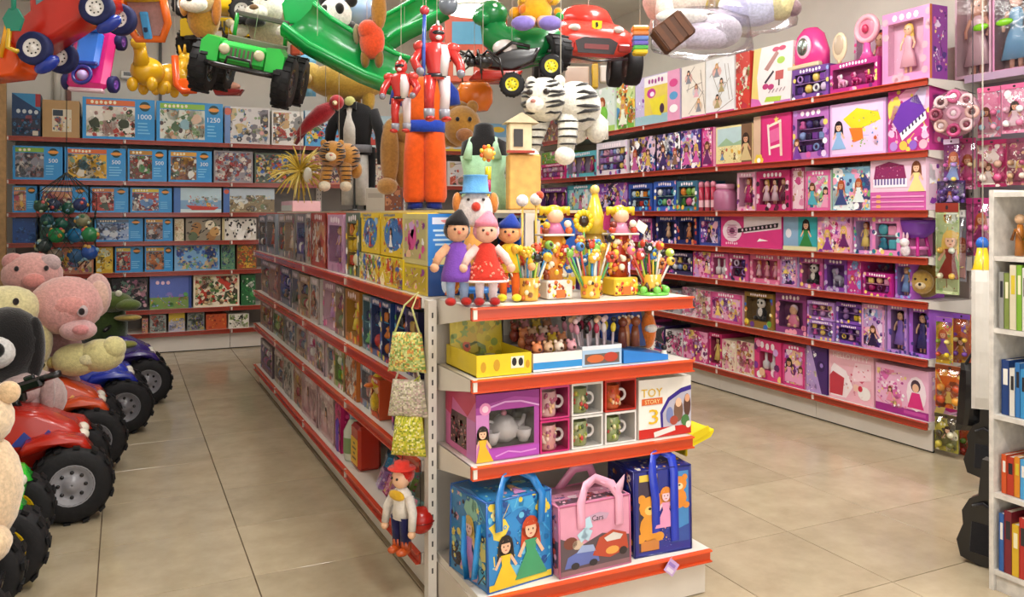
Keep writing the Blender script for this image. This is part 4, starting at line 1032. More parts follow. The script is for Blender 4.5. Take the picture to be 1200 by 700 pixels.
put('B6', 226, 281, .34, s_photo, 'cream box with white and red animal figures', 'game_box', 'game', s=D(cols=['#d8b98a', '#efe3c9', '#3f4a2f', '#c23f2f', '#5f8a4a', '#e9d9a4', '#4a3a30'], n=60))
put('B6', 282, 300, .33, s_photo, 'bright green box at the gondola end', 'game_box', 'game', s=D(cols=['#3f9a4a', '#2a6a3a', '#dfe6d4', '#1f3a26'], n=26))
put('B7', 166, 174, .15, s_photo, 'narrow brown box on the low deck', 'game_box', 'game', s=D(cols=WARMS))
put('B7', 175, 195, .18, s_photo, 'grey and green game box', 'game_box', 'game', s=D(cols=['#6a7a74', '#a9aea6', '#4a3f44', '#a84a3a']))
put('B7', 197, 217, .19, s_photo, 'pale box with yellow top band', 'game_box', 'game', s=D(cols=['#9fa6c0', '#c9c3d0', '#d8c08a', '#7a86b0'], sky='#d8b82f'))
put('B7', 219, 240, .185, s_photo, 'dark mixed picture box', 'game_box', 'game', s=D(cols=['#4a5a44', '#8a8f8a', '#2f2f33', '#c9b03f', '#6a5a86']))
put('B7', 241, 266, .16, s_photo, 'orange flat game box', 'game_box', 'game', s=D(cols=['#c8562a', '#b03f22', '#dd8a3a', '#8a3020'], bg='#c8562a', n=16))
put('B7', 267, 292, .15, s_photo, 'white and black box by the gondola', 'game_box', 'game', s=D(cols=['#d9d5c4', '#efece0', '#3a3a30', '#8aa05a']))
flush()
# ---------------------------------------------------------------- packs along the left face of the gondola
def packs(sh, rows):
    for (a, b, h, st, cols, fc, look) in rows:
        if st == 'w': put(sh, a, b, h, 'win', look, 'blister_pack', 'toy pack', fc=fc, ic=cols[2], inside='mix', cols=cols, d=.16)
        elif st == 'd': put(sh, a, b, h, 'win', look, 'doll_box', 'box', fc=fc, ic=cols[2], inside='doll', cols=cols, d=.16)
        elif st == 'f': put(sh, a, b, h, s_frame, look, 'toy_box', 'box', s=D(cols=cols, bg=fc, n=34, fig=1, edge=fc), d=.2)
        else: put(sh, a, b, h, s_busy, look, 'toy_box', 'box', s=D(cols=cols, bg=fc, n=44, fig=1), d=.2)
packs('G1', [
    (303.5, 312, .30, 'w', GREYS, '#5d6478', 'farthest slate grey blister pack'), (312, 323, .31, 'd', GREYS, '#8a8f98', 'grey blister pack with thin figure'),
    (324.5, 333, .31, 'w', GREYS, '#a9a4a4', 'pale grey blister pack'), (333, 345, .315, 'd', WARMS, '#8a8078', 'taupe figure pack'), (345, 356, .315, 'w', DARKS, '#8f8a92', 'dusky blister pack with violet toys'),
    (357, 364, .315, 'f', GREYS, '#c9c3bf', 'narrow white picture pack'), (364.5, 383, .32, 'f', ['#b5402c', '#d9d0c8', '#8a3a2a', '#c98a5a', '#e6dfd6'], '#b5402c', 'red carton with white figure'),
    (383.5, 402, .31, 'd', ['#c79ab8', '#d9b3c9', '#a87a9f', '#b06a9a'], '#c294b4', 'mauve doll pack'), (402.5, 419, .32, 'w', YELLS, '#5d6a5a', 'green and gold figure pack'),
    (420, 442, .125, 'b', YELLS, '#e2d8a0', 'flat cream and yellow carton'), (443, 473, .125, 'b', YELLS, '#e6cc2c', 'flat bright yellow carton')])
put('G1', 420, 442, .19, s_boxset, 'yellow carton with blue hero print upon the cream carton', 'figure_box', z=.13, d=.2)
put('G1', 443, 473, .19, s_boxset, 'yellow carton with blue disc upon the flat yellow carton', 'figure_box', z=.13, d=.2)
packs('G2', [
    (304, 315, .27, 'w', WARMS, '#7a5a58', 'farthest brownish blister pack'), (315, 326, .27, 'd', WARMS, '#96706a', 'rose brown figure pack'), (327, 340, .265, 'w', DARKS, '#6a6f80', 'slate pack with dark toys'),
    (341, 350, .265, 'd', GREYS, '#9a948c', 'pale taupe figure pack'), (351, 363, .26, 'w', WARMS, '#b59a7a', 'sand coloured pack'), (364, 375, .265, 'f', GREYS, '#d3cdc8', 'white framed carton'),
    (376, 391, .265, 'd', PINKS, '#b58aa0', 'dusty pink doll pack'), (392, 403, .265, 'w', WARMS, '#8a7a70', 'brown mixed toy pack'), (404, 421, .265, 'd', YELLS, '#a8702c', 'amber pack with yellow figure'),
    (422, 432, .26, 'w', AQUAS, '#7a8a8c', 'grey green pack with white tubes'), (433, 446, .265, 'w', BLUES, '#33528f', 'mid blue blister pack'), (447, 459, .265, 'w', BLUES, '#24407e', 'royal blue blister pack'),
    (460, 474, .265, 'w', BLUES, '#2d2f7a', 'indigo blister pack'), (475, 490, .265, 'w', DARKS, '#23244f', 'nearest navy blister pack')])
packs('G3', [
    (304.5, 318, .2, 'w', WARMS, '#6f5a50', 'farthest dark brown pack'), (318, 331, .2, 'w', GREENS, '#7d7f6a', 'olive grey pack'), (332, 345, .21, 'w', GREYS, '#8f948a', 'sage grey blister pack'),
    (346, 358, .21, 'w', WARMS, '#b0a090', 'beige blister pack'), (359, 370, .21, 'w', PINKS, '#b59aa0', 'greyish pink pack'), (371, 382, .21, 'f', GREYS, '#c9b3bb', 'pale lilac carton'),
    (383, 391, .21, 'w', GREYS, '#cfc6c0', 'off white narrow pack'), (392, 404, .21, 'w', GREENS, '#a3a06a', 'moss green pack'), (405, 419, .21, 'b', ['#e07a2a', '#d8d0c6', '#e6a04a', '#8a4a2a', '#f0e6da'], '#cf7a3a', 'orange and white pack'),
    (420, 434, .21, 'w', GREYS, '#8a93a4', 'blue grey blister pack'), (435, 446, .18, 'w', ['#d85a2a', '#e98a3a', '#8a3a22', '#f0d0a0'], '#c9532c', 'orange red blister pack'), (458, 472, .2, 'w', PURPS, '#9a86a8', 'violet grey pack'), (473, 489, .2, 'w', YELLS, '#b59a3a', 'nearest mustard pack')])
packs('G4', [
    (306, 320, .24, 'w', DARKS, '#5a4a55', 'farthest dark maroon pack'), (321, 332, .25, 'w', GREYS, '#b0a594', 'stone beige pack'), (333, 342, .25, 'b', ['#e6e0da', '#3a3638', '#c9c3bb', '#7a8a7a'], '#d8d2c8', 'white and black pack'),
    (343, 353, .25, 'w', WARMS, '#b58a6a', 'tan pack'), (354, 372, .26, 'f', ['#cfa9ad', '#e0c9c6', '#b58a94', '#d9b9b9'], '#cdaeb0', 'pale rose carton'), (373, 391, .26, 'f', ['#d6b3b6', '#e6d3d0', '#bf98a0', '#caa'.replace('#caa', '#ccaaaa')], '#d4b6b8', 'light dusty rose carton'), (392, 399, .26, 'b', ['#c2186e', '#e04a94', '#8f1050'], '#c8206f', 'narrow magenta carton')])
flush()
# corner cartons whose ends look out over the end cap
def end_box(x0, x1, y0, y1, z0, z1, style, look, **kw):
    SEED[0] += 1
    return raw_box(kw.pop('name', 'toy_box'), look, 'box', ((x0 + x1) / 2, (y0 + y1) / 2, z0), 0, x1 - x0, z1 - z0, y1 - y0, style, random.Random(SEED[0]), kw, 'cartons at the gondola end')
def s_bluetext(A, r):
    A.rect(0, 0, 1, 1, '#2a7fd0', 0); A.rect(.1, .8, .9, .93, '#d6dcec', 1); A.blob(r, .5, .86, .2, .05, '#d98a8a', 2)
    for k in range(4): A.rect(.12 + .05 * (k % 2), .66 - k * .09, .88, .7 - k * .09, '#b9dcf4', 2)
    A.blob(r, .75, .18, .22, .14, '#f0c08a', 2); A.blob(r, .3, .1, .25, .1, '#e0d59a', 3)
def s_beast(A, r):
    A.rect(0, 0, 1, 1, '#12407f', 0); A.poly([(.45, .02), (.8, .05), (.95, .5), (.75, .95), (.6, .6)], '#c46a2c', 2); A.poly([(.7, .1), (.95, .3), (.95, .8), (.85, .4)], '#e6a94a', 3); A.ell(.5, .4, .14, .34, '#c9d6e2', 1)
YC = y_on_x(474.5, GX + .04)
end_box(GX + .03, 1.20, 2.965, YC, 1.132, 1.245, s_beast, 'dark blue carton with an orange beast at the gondola corner', side='#d8c132', s={})
end_box(GX + .03, 1.22, 2.965, YC, 1.247, 1.448, s_bluetext, 'bright blue carton with pale text lines at the gondola corner', side='#d9cf8e', s={})
end_box(1.23, 1.42, 2.97, 3.18, 1.132, 1.30, s_busy, 'blue carton behind the seated rag dolls', s=D(cols=BLUES, bg='#1f4f96'))
end_box(1.44, 1.70, 2.97, 3.18, 1.132, 1.43, s_busy, 'blue carton with red flowers behind the pencil pots', s=D(cols=['#2f6fc8', '#d8452f', '#e8c23a', '#2a5ab0', '#f0e6d0'], bg='#2868c4', n=30, fig=0))
end_box(1.72, 1.97, 2.97, 3.18, 1.132, 1.36, s_busy, 'purple carton behind the tall orange canister', s=D(cols=PURPS, bg='#7a4a9a', n=40))
# loose goods on the two lower shelves
t = thing('plush_duck', 'yellow plush toy slumped on the gondola third shelf', 'plush toy', (GX + .06, y_on_x(446, GX + .06), GZ[1] + .002))
MB().sph((0, 0, .06), (.05, .045, .06), '#d8b81f').sph((0, 0, .15), (.045, .045, .05), '#dcbf2a').build('body', 'plush', t)
MB().sph((-.05, 0, .14), (.03, .02, .012), '#d8742a', 10, 6).build('beak', 'plush', t)
MB().sph((.0, .045, .07), (.02, .012, .04), '#c9a81a', 8, 6).build('wing', 'plush', t)
MB().sph((.0, -.045, .07), (.02, .012, .04), '#c9a81a', 8, 6).build('wing', 'plush', t)
t = thing('bottle', 'violet bubble bottle on the gondola bottom shelf', 'bottle', (GX + .07, y_on_x(405, GX + .07), GZ[0] + .002))
MB().lathe([(.05, 0), (.055, .02), (.055, .16), (.03, .2), (.02, .215)], '#6a4aa8', 16).build('body', 'plastic', t); MB().lathe([(.024, .213), (.024, .25)], '#3a2a7a', 12).build('cap', 'plastic', t)
t = thing('bottle', 'white and green bubble bottle on the gondola bottom shelf', 'bottle', (GX + .07, y_on_x(415, GX + .07), GZ[0] + .002))
MB().lathe([(.05, 0), (.055, .02), (.055, .15), (.03, .2), (.02, .215)], '#cfd6c6', 16).build('body', 'plastic', t); MB().lathe([(.024, .213), (.024, .26)], '#8a9fb8', 12).build('cap', 'plastic', t); MB().lathe([(.0565, .04), (.0565, .12)], '#7f9a6a', 16, cap=False).build('label_band', 'card', t)
t = thing('canister', 'red canister with a yellow label on the gondola bottom shelf', 'canister', (GX + .09, y_on_x(429, GX + .09), GZ[0] + .002))
MB().box((0, 0, .11), (.12, .15, .22), '#b8321f', bev=.015).lathe([(.03, .218), (.03, .25)], '#8f2416', 12).build('body', 'plastic', t)
lb = MB().box((-.061, 0, .09), (.003, .12, .13), '#e3b51e')
for k in range(4): lb.add([(-.0635, -.04 + (k % 2) * .02, .05 + k * .025), (-.0635, .03 - (k % 2) * .015, .05 + k * .025), (-.0635, .03 - (k % 2) * .015, .06 + k * .025), (-.0635, -.04 + (k % 2) * .02, .06 + k * .025)], [(0, 3, 2, 1)], '#3a2a14')
lb.build('label', 'card', t)
r5 = random.Random(4)
for k, (px, dx, c) in enumerate([(441, .05, 0), (446, .13, 1), (450, .05, 2), (455, .14, 3), (458, .06, 4), (462, .13, 5), (466, .05, 6), (471, .12, 7), (476, .05, 8), (452, .22, 9), (464, .22, 1), (478, .2, 3)]):
    cols = [PURPS, BLUES, PINKS, AQUAS, DARKS, PURPS, AQUAS, GREENS, AQUAS, BLUES][c]
    nm = ['lilac', 'blue', 'pink', 'turquoise', 'dark violet', 'mauve', 'pale teal', 'grey green', 'sea green', 'cobalt'][c]
    raw_box('game_card_pack', 'small %s card pack lying in the gondola bottom heap, %s row' % (nm, ['front', 'middle', 'back'][0 if dx < .1 else 1 if dx < .18 else 2]), 'card pack', (GX + dx + .02, y_on_x(px, GX + dx), GZ[0] + .002), -pi / 2 + r5.uniform(-.3, .3), .075, .085, .03, s_frame, random.Random(50 + k), D(s=D(cols=cols, n=12, fig=0), lean=-22), 'small packs heaped on the gondola bottom shelf')

# drawstring bags hung from the corner post
def pillow(b, w, h, t, cols, r, nx=10, nz=12, M=None, taper=.0):
    V, F = [], []
    for side in (-1, 1):
        for i in range(nx + 1):
            for j in range(nz + 1):
                u, v = i / nx * 2 - 1, j / nz * 2 - 1
                k = max(0, (1 - u * u) * (1 - v * v)) ** .4
                V.append((u * w / 2 * (1 - taper * (v + 1) / 2), side * t / 2 * k + r.uniform(-.002, .002), (v + 1) / 2 * h))
    n = (nx + 1) * (nz + 1)
    for s in (0, 1):
        for i in range(nx):
            for j in range(nz):
                a = s * n + i * (nz + 1) + j; q = (a, a + nz + 1, a + nz + 2, a + 1)
                F.append(q if s == 0 else q[::-1])
    for f in F:
        b.add([V[i] for i in f], [(0, 1, 2, 3)], r.choice(cols), True, M)
    return b
for k, (px, py, h, w, cols, look, nm) in enumerate([
        (481, 437, .15, .155, ['#b9c27a', '#d9d890', '#7f9a4a', '#e0c96a', '#9fb565', '#c98a4a'], 'lime flowered drawstring bag hanging topmost on the gondola post', 'long'),
        (479, 489, .14, .16, ['#b3a893', '#cfc5ae', '#9c9280', '#d9cdb9', '#c4a9a0', '#b9b48f'], 'grey beige drawstring bag hanging between two lime bags', 'mid'),
        (484, 534, .15, .14, ['#c9c832', '#a9b03a', '#e0d65a', '#8f9a2f', '#d8c94a', '#efe9a0'], 'yellow green drawstring bag hanging lowest on the gondola post', 'low')]):
    pt_ = P(px, py, 3.06)
    t = thing('drawstring_bag', look, 'bag', (GX - .06, 2.945 - .01 * k, pt_.z), -YAW - .25, 'drawstring bags on the gondola post')
    pillow(MB(), w, h, .06, cols, random.Random(k), 22, 24, taper=.25).build('pouch', 'cloth', t)
    MB().tube([(-.05, 0, h - .005), (-.01, .0, h + .1), (.045, .0, h + .15), (.02, 0, h + .09), (.05, 0, h - .005)], .004, cols[1], 6).build('cord', 'cloth', t)

# ---------------------------------------------------------------- shaped goods on the right wall
def on_r(sh, px, dx=.1): 
    S = SHELF[sh]; return (S['front'] + dx, y_on_x(px, S['front'] + dx), S['z'] + .002)
for k, px in enumerate((822, 829, 836)):
    t = thing('bubble_tube', 'slim red toy tube standing on the right wall\'s third shelf, ' + ORD[k], 'toy tube', on_r('R3', px, .05), group='red tubes on the right wall\'s third shelf')
    MB().lathe([(.022, 0), (.022, .2)], '#b5304a', 12).build('body', 'plastic', t); MB().lathe([(.024, .2), (.024, .235), (.01, .25)], '#d8849a', 12).build('cap', 'plastic', t); MB().lathe([(.0228, .03), (.0228, .09)], '#e9b9c2', 12, cap=False).build('label_band', 'card', t)
t = thing('toy_jar', 'clear pink jar of beads on the right wall\'s third shelf', 'jar', on_r('R3', 850, .1))
MB().lathe([(.085, 0), (.095, .02), (.095, .15), (.07, .18)], '#b06a8c', 20).build('jar_body', 'plastic', t); MB().lathe([(.078, .178), (.078, .215), (.07, .22)], '#e6a6c2', 20).build('lid', 'plastic', t)
t = thing('plush_lion', 'golden plush lion head on the right wall\'s fifth shelf', 'plush toy', on_r('R5', 1082, .13), -pi / 2 + .5)
MB().sph((0, .02, .12), (.11, .07, .115), '#8a6a2c', 14, 9).build('mane', 'plush', t); MB().sph((0, -.05, .11), (.07, .05, .075), '#b8954a', 12, 8).build('face', 'plush', t)
MB().sph((0, -.1, .09), (.03, .025, .022), '#d9c29a', 8, 6).sph((0, -.122, .1), .01, '#2a1c14', 6, 5).build('muzzle', 'plush', t)
for s in (-1, 1): MB().sph((s * .03, -.092, .13), .008, '#1d1410', 6, 5).build('eye', 'plastic', t); MB().sph((s * .075, -.01, .2), .025, '#a5823c', 8, 6).build('ear', 'plush', t)
t = thing('toy_basin', 'purple basin toy with magenta legs on the right wall\'s fourth shelf', 'toy basin', on_r('R4', 1075, .13), -pi / 2)
t.scale = (.78, .78, 1)
MB().lathe([(.06, .11), (.12, .15), (.14, .2), (.145, .225), (.13, .225), (.1, .16)], '#7a3fb0', 20).build('bowl', 'plastic', t)
for a in range(4): MB().tube([(.09 * cos(a * pi / 2 + .7), .09 * sin(a * pi / 2 + .7), 0), (.06 * cos(a * pi / 2 + .7), .06 * sin(a * pi / 2 + .7), .12)], .014, '#c2268a', 8).build('leg', 'plastic', t)
MB().torus((0, 0, .05), .075, .012, '#e07ab8', 16, 6).build('ring', 'plastic', t)
t = thing('plush_bunny', 'small white plush bunny beside the purple basin', 'plush toy', on_r('R4', 1061, .04), -pi / 2)
MB().sph((0, 0, .035), (.03, .026, .036), '#e3d8dc', 10, 7).sph((0, -.008, .085), .028, '#efe8ea', 10, 7).build('body', 'plush', t)
for s in (-1, 1): MB().sph((s * .014, 0, .125), (.008, .006, .025), '#e9c3d2', 8, 6).build('ear', 'plush', t)
t = thing('mirror_case', 'hot pink vanity case with an oval mirror above the purple vanity box', 'vanity case', (SHELF['R1']['front'] + .13, y_on_x(950, SHELF['R1']['front'] + .13), SHELF['R1']['z'] + .226), -pi / 2)
MB().loft([(0, 0, 0, .17, .07), (0, 0, .12, .17, .07), (0, 0, .25, .12, .06), (0, 0, .3, .06, .04)], '#e23f8c', 18).build('case', 'plastic', t)
MB().sph((0, -.066, .16), (.07, .02, .085), '#f3c3da', 16, 10).build('mirror_frame', 'plastic', t); MB().sph((0, -.08, .16), (.05, .012, .064), '#aebfb8', 16, 10).build('mirror', 'chrome', t); MB().box((0, -.06, .02), (.3, .05, .035), '#d9c9a2', bev=.008).build('tray', 'plastic', t)
t = thing('hand_mirror', 'cream oval toy hand mirror leaning before the tall doll box', 'toy mirror', (RX_FRONT + .05, y_on_x(984, RX_FRONT + .05), RZ_[6] + .204), -pi / 2)
MB().sph((0, 0, .12), (.065, .014, .1), '#dcc9a8', 16, 10).build('frame', 'plastic', t); MB().sph((0, -.009, .13), (.045, .008, .07), '#b8a58e', 14, 8).build('glass', 'plastic', t); MB().tube([(0, 0, .03), (0, 0, .002)], .014, '#d0b98e', 8).build('handle', 'plastic', t)
t = thing('vanity_mirror', 'round pink toy vanity mirror in front of the tall doll box', 'toy mirror', (RX_FRONT + .06, y_on_x(1016, RX_FRONT + .06), RZ_[6] + .204), -pi / 2)
MB().torus((0, 0, .2), .08, .02, '#eba9b8', 22, 8, axis='y').build('frame', 'plastic', t); MB().sph((0, 0, .2), (.07, .01, .07), '#d8809a', 18, 8).build('glass', 'plastic', t); MB().sph((0, -.02, .2), (.025, .015, .03), '#c22f5a', 10, 6).build('jewel', 'plastic', t); MB().loft([(0, 0, 0, .06, .04), (0, 0, .05, .03, .02), (0, 0, .13, .02, .015)], '#e0559f', 12).build('stand', 'plastic', t)
# ---------------------------------------------------------------- end cap, second shelf: display boxes
def ex(px, Y=None): return x_on_y(px, EY + .03 if Y is None else Y)
z2, z3, z4, z1 = EZ[2] + .002, EZ[1] + .002, EZ[0] + .002, EZ[3] + .002
def tray(b, w, d, h, t, col, M=None):
    b.box((0, 0, t / 2), (w, d, t), col, M)
    for s in (-1, 1):
        b.box((s * (w / 2 - t / 2), 0, h / 2), (t, d, h), col, M); b.box((0, s * (d / 2 - t / 2), h / 2), (w - 2 * t, t, h), col, M)
    return b
xa, xb = ex(557), ex(621)
w = xb - xa
t = thing('display_box', 'yellow counter display box with its lid raised', 'display box', ((xa + xb) / 2, EY + .165, z2))
b = tray(MB(), w, .29, .075, .004, '#e3c81c')
A = Art(w, .075); A.rect(0, 0, 1, 1, '#e6cc1e', 0); A.rect(.62, .3, .86, .85, '#f4ead0', 1); A.ell(.68, .6, .045, .2, '#1d1a18', 2); A.ell(.8, .58, .045, .2, '#1d1a18', 2); A.ell(.12, .45, .05, .25, '#c99a1c', 1); A.ell(.36, .5, .06, .28, '#c99a1c', 1); A.ell(.93, .45, .04, .2, '#c99a1c', 1)
b.art(A, None, -.146); b.build('tray', 'card', t)
lid = MB(TR(0, .10, .03) @ RX(-6)).box((0, 0, .1), (w, .005, .2), '#d8bd18')
A = Art(w, .2); A.rect(0, 0, 1, 1, '#d3ba1c', 0); r6 = random.Random(8)
busy(A, r6, ['#b5a31a', '#8fa03a', '#e0c92e', '#c9a21a', '#7a8a4a'], 22, 0); A.blob(r6, .3, .2, .1, .12, '#c9562a', 5); A.blob(r6, .3, .2, .05, .05, '#3a1a14', 6); A.blob(r6, .7, .75, .06, .1, '#7a3a1c', 5)
lid.art(A, None, -.003); lid.build('lid', 'card', t)
MB().add([(-w / 2 + .005, -.14, .02), (w / 2 - .005, -.14, .02), (w / 2 - .005, .14, .02), (-w / 2 + .005, .14, .02)], [(0, 1, 2, 3)], '#8f9a86').build('insert', 'card', t)
for k in range(14):
    xk, yk = -w / 2 + .03 + (k % 5) * (w - .06) / 4, -.1 + (k // 5) * .09
    raw = MB().box((0, 0, 0), (.034, .05, .014), ['#9aa37a', '#c9cfbf', '#6f8a3f', '#d9d2b0'][k % 4], RZ(k * 37), bev=.003).build('sachet', 'card', t, (xk, yk, .03))
xa, xb = ex(624), ex(681); w = xb - xa
t = thing('figurine_tray', 'white tray with blue band of little animal figurines under clear film', 'display box', ((xa + xb) / 2, EY + .155, z2))
b = tray(MB(), w, .26, .065, .004, '#ece7e2'); A = Art(w, .065); A.rect(0, 0, 1, 1, '#f0ece8', 0); A.rect(0, .12, 1, .5, '#2f93d6', 1); b.art(A, None, -.131); b.build('tray', 'card', t)
A = Art(w, .15); A.rect(0, 0, 1, 1, '#a9a59c', 0); A.ell(.3, .6, .12, .16, '#6f8a4a', 1); A.ell(.62, .6, .2, .14, '#b9a86a', 1); A.rect(0, 0, 1, .25, '#8a8680', 1)
MB(TR(0, .126, .06)).box((0, 0, .075), (w, .004, .15), '#a9a59c').art(A, None, -.003).build('header_card', 'card', t)
cl = ['#e08a5a', '#e8a9b4', '#e8c832', '#d9b08a', '#8a3a30', '#e39a6a', '#efd9c4', '#d98a94']
for k in range(16):
    xx, yy = -w / 2 + .03 + (k % 4) * (w - .06) / 3 + r6.uniform(-.006, .006), -.1 + (k // 4) * .062
    zz = .02 + (k // 4) * .018; c = cl[(k * 3) % 8]; s = .026
    MB().sph((0, 0, s), (s * .8, s * .8, s), c, 9, 6).sph((0, -.006, s * 2.3), s * .75, c, 9, 6).sph((-.012, 0, s * 3), .008, c, 6, 4).sph((.012, 0, s * 3), .008, c, 6, 4).sph((0, -.028, s * 2.2), .006, '#3a2018', 5, 4).build('figurine', 'plastic', t, (xx, yy, zz))
MB().add([(-w / 2, -.131, .062), (w / 2, -.131, .062), (w / 2, .0, .15), (-w / 2, .0, .15), (w / 2, .12, .17), (-w / 2, .12, .17)], [(0, 1, 2, 3), (3, 2, 4, 5)], '#ffffff').build('film', 'film', t)
xa, xb = ex(683), ex(729); w = xb - xa
t = thing('pen_box', 'pale blue display box of figure topped pens with a red car print', 'display box', ((xa + xb) / 2, EY + .12, z2))
b = tray(MB(), w, .17, .075, .004, '#c9d0d8'); A = Art(w, .075); A.rect(0, 0, 1, 1, '#a9c9e4', 0); A.rect(.06, .1, .94, .6, '#6a5a52', 1); A.ell(.33, .36, .22, .2, '#cf6a34', 2); A.ell(.72, .4, .18, .24, '#b8402c', 2); A.rect(0, .8, 1, 1, '#dfe9f0', 1); b.art(A, None, -.086); b.build('tray', 'card', t)
for k in range(14):
    xx, yy = -w / 2 + .02 + (k % 5) * (w - .04) / 4, -.05 + (k // 5) * .05
    m = MB(TR(xx, yy, .008) @ RX(-8 + (k % 3) * 3) @ RY((k % 5 - 2) * 3)); c = ['#e9a3bc', '#f0e6ea', '#1d1a1c', '#e8d23a', '#b93a5a'][(k * 2) % 5]
    m.cyl((0, 0, 0), (0, 0, .11), .005, '#d8c7d0', 7).sph((0, 0, .125), (.011, .011, .02), c, 8, 6).sph((0, 0, .155), .011, ['#f3d4dc', '#2a2226', '#f2c9a6'][k % 3], 8, 6).build('pen', 'plastic', t)
xa, xb = ex(731), ex(783); w = xb - xa
t = thing('toy_display', 'blue tilted display card of brown animal toys', 'display box', ((xa + xb) / 2, EY + .13, z2))
MB().prism([(-w / 2, 0), (w / 2, 0), (w / 2, .02), (-w / 2, .05)], -.1, .1, '#2a7fd0').build('base', 'card', t)
A = Art(w, .19); A.rect(0, 0, 1, 1, '#16307a', 0); busy(A, r6, ['#1d3f9a', '#0f2260', '#2a54b4', '#3a5ab8'], 16, 0); A.rect(.82, 0, 1, 1, '#27407f', 4)
MB(TR(0, .06, .03) @ RX(-14)).box((0, 0, .085), (w, .006, .17), '#16307a').art(Art(w, .17), None, 0).build('back_card', 'card', t)
m = MB(TR(0, .056, .03) @ RX(-14)); m.art(A, None, -.004); m.build('print', 'card', t)
for k in range(3):
    c = ['#7a3a22', '#c98a5a', '#8a4a2a'][k]
    MB().loft([(0, 0, 0, .02, .016), (0, 0, .05, .018, .014), (0, 0, .08, .012, .01)], c, 9).sph((0, -.003, .098), .02, c, 9, 6).sph((-.014, 0, .116), .007, '#e9d9c4', 6, 4).sph((.014, 0, .116), .007, '#e9d9c4', 6, 4).build('toy_animal', 'plastic', t, (-.03 + k * .03 - .02, -.01 + (k % 2) * .02, .045))
t = thing('plush_fish', 'orange and white soft fish at the right end of the second end shelf', 'plush toy', (ex(789), EY + .2, z2))
MB().sph((0, 0, .09), (.035, .03, .075), '#e0772a', 12, 8).build('body', 'plush', t); MB().sph((0, -.02, .1), (.03, .02, .018), '#f0e8e0', 10, 6).build('stripe', 'plush', t)
MB().prism([(.03, .05), (.075, .03), (.06, .07), (.08, .1), (.03, .09)], -.008, .008, '#1d1a1c').build('tail', 'plush', t); MB().sph((0, 0, .165), (.014, .02, .02), '#d9661c', 8, 6).build('fin', 'plush', t)
t = thing('toy_figure', 'tiny black and white toy figure by the shelf rail', 'toy figure', (ex(779, EY + .04), EY + .045, z2))
MB().lathe([(.012, 0), (.014, .02), (.008, .035)], '#ece7dc', 10).sph((0, 0, .045), .012, '#1d1b1c', 8, 6).build('body', 'plastic', t); MB().box((.014, 0, .02), (.006, .01, .02), '#1d1b1c', bev=.002).build('arm', 'plastic', t)

# ---------------------------------------------------------------- end cap, third shelf
xa, xb = ex(557), ex(631); w = xb - xa; h = .235
t = thing('tea_set_box', 'large purple and pink window box with a grey tea set', 'box', ((xa + xb) / 2, EY + .17, z3))
b, (xl, xr, zb, zt) = win_shell(w, h, .29, '#a8449f', '#3a2433', .05, .02, .045, .06, cav=.16)
A = Art(w, h); A.poly([(0, 1), (0, .8), (.25, .86), (.6, .93), (1, .87), (1, 1)], '#8f2a86', 1); A.stroke([(.22, .8), (.45, .86), (.7, .85), (1, .76)], .006, '#e0a6e0', 3); A.disc(.14, .78, .022, '#e58fc0', 3); A.disc(.14, .78, .012, '#f6d3e4', 4)
A.rect(0, 0, .2, .7, '#cf86c4', 1); A.girl(.1, .0, .55, '#2a1c1a', SKIN, '#e6b82a', 4); A.rect(.2, .02, 1, .17, '#b04ab8', 1); A.stroke([(.3, .06), (.5, .12), (.7, .08), (.95, .1)], .005, '#d996dc', 3)
b.art(A, None, -.145)
B = Art(.29, h); B.rect(0, 0, 1, 1, '#d36aa6', 0); B.poly([(0, 1), (0, .55), (.2, .5), (.25, .8), (.75, .62), (1, .9), (1, 1)], '#c22f5c', 2); B.rect(.18, .1, .72, .6, '#4a2a2c', 1); busy(B, r6, ['#d84f5a', '#f0c3a0', '#8a3a5a', '#e9a6bc'], 18, 0, .05, .12, (.2, .12, .7, .5)); B.rect(.72, 0, 1, .6, '#c77ac0', 2)
b.art(B, RZ(-90), -w / 2); b.build('carton', 'card', t)
gx = lambda k: -.05 + k * .05
tea = MB().lathe([(.03, 0), (.05, .02), (.055, .05), (.035, .08), (.02, .09)], '#cfc6c4', 14).sph((0, 0, .098), .012, '#d98a9a', 8, 6).tube([(.045, 0, .04), (.075, 0, .06), (.085, 0, .085)], [.012, .009, .007], '#cfc6c4', 7).torus((-.055, 0, .05), .022, .006, '#cfc6c4', 12, 6, axis='y').build('teapot', 'plastic', t, ((xl + xr) / 2, -.075, zb + .002))
for k in (-1, 1):
    MB().lathe([(.016, 0), (.026, .02), (.03, .045), (.026, .045), (.02, .01)], '#d9d0ce', 12).torus((k * .034, 0, .024), .013, .004, '#d9d0ce', 10, 5, axis='y').build('teacup', 'plastic', t, ((xl + xr) / 2 + k * .062, -.11, zb + .002))
    MB().lathe([(.02, 0), (.032, .03), (.03, .06)], '#b9a9ac', 12).build('sugar_bowl', 'plastic', t, ((xl + xr) / 2 + k * .065, -.05, zb + .002))
MB().add([(xl, -.146, zb), (xr, -.146, zb), (xr, -.146, zt), (xl, -.146, zt)], [(0, 1, 2, 3)], '#ffffff').build('window', 'film', t)
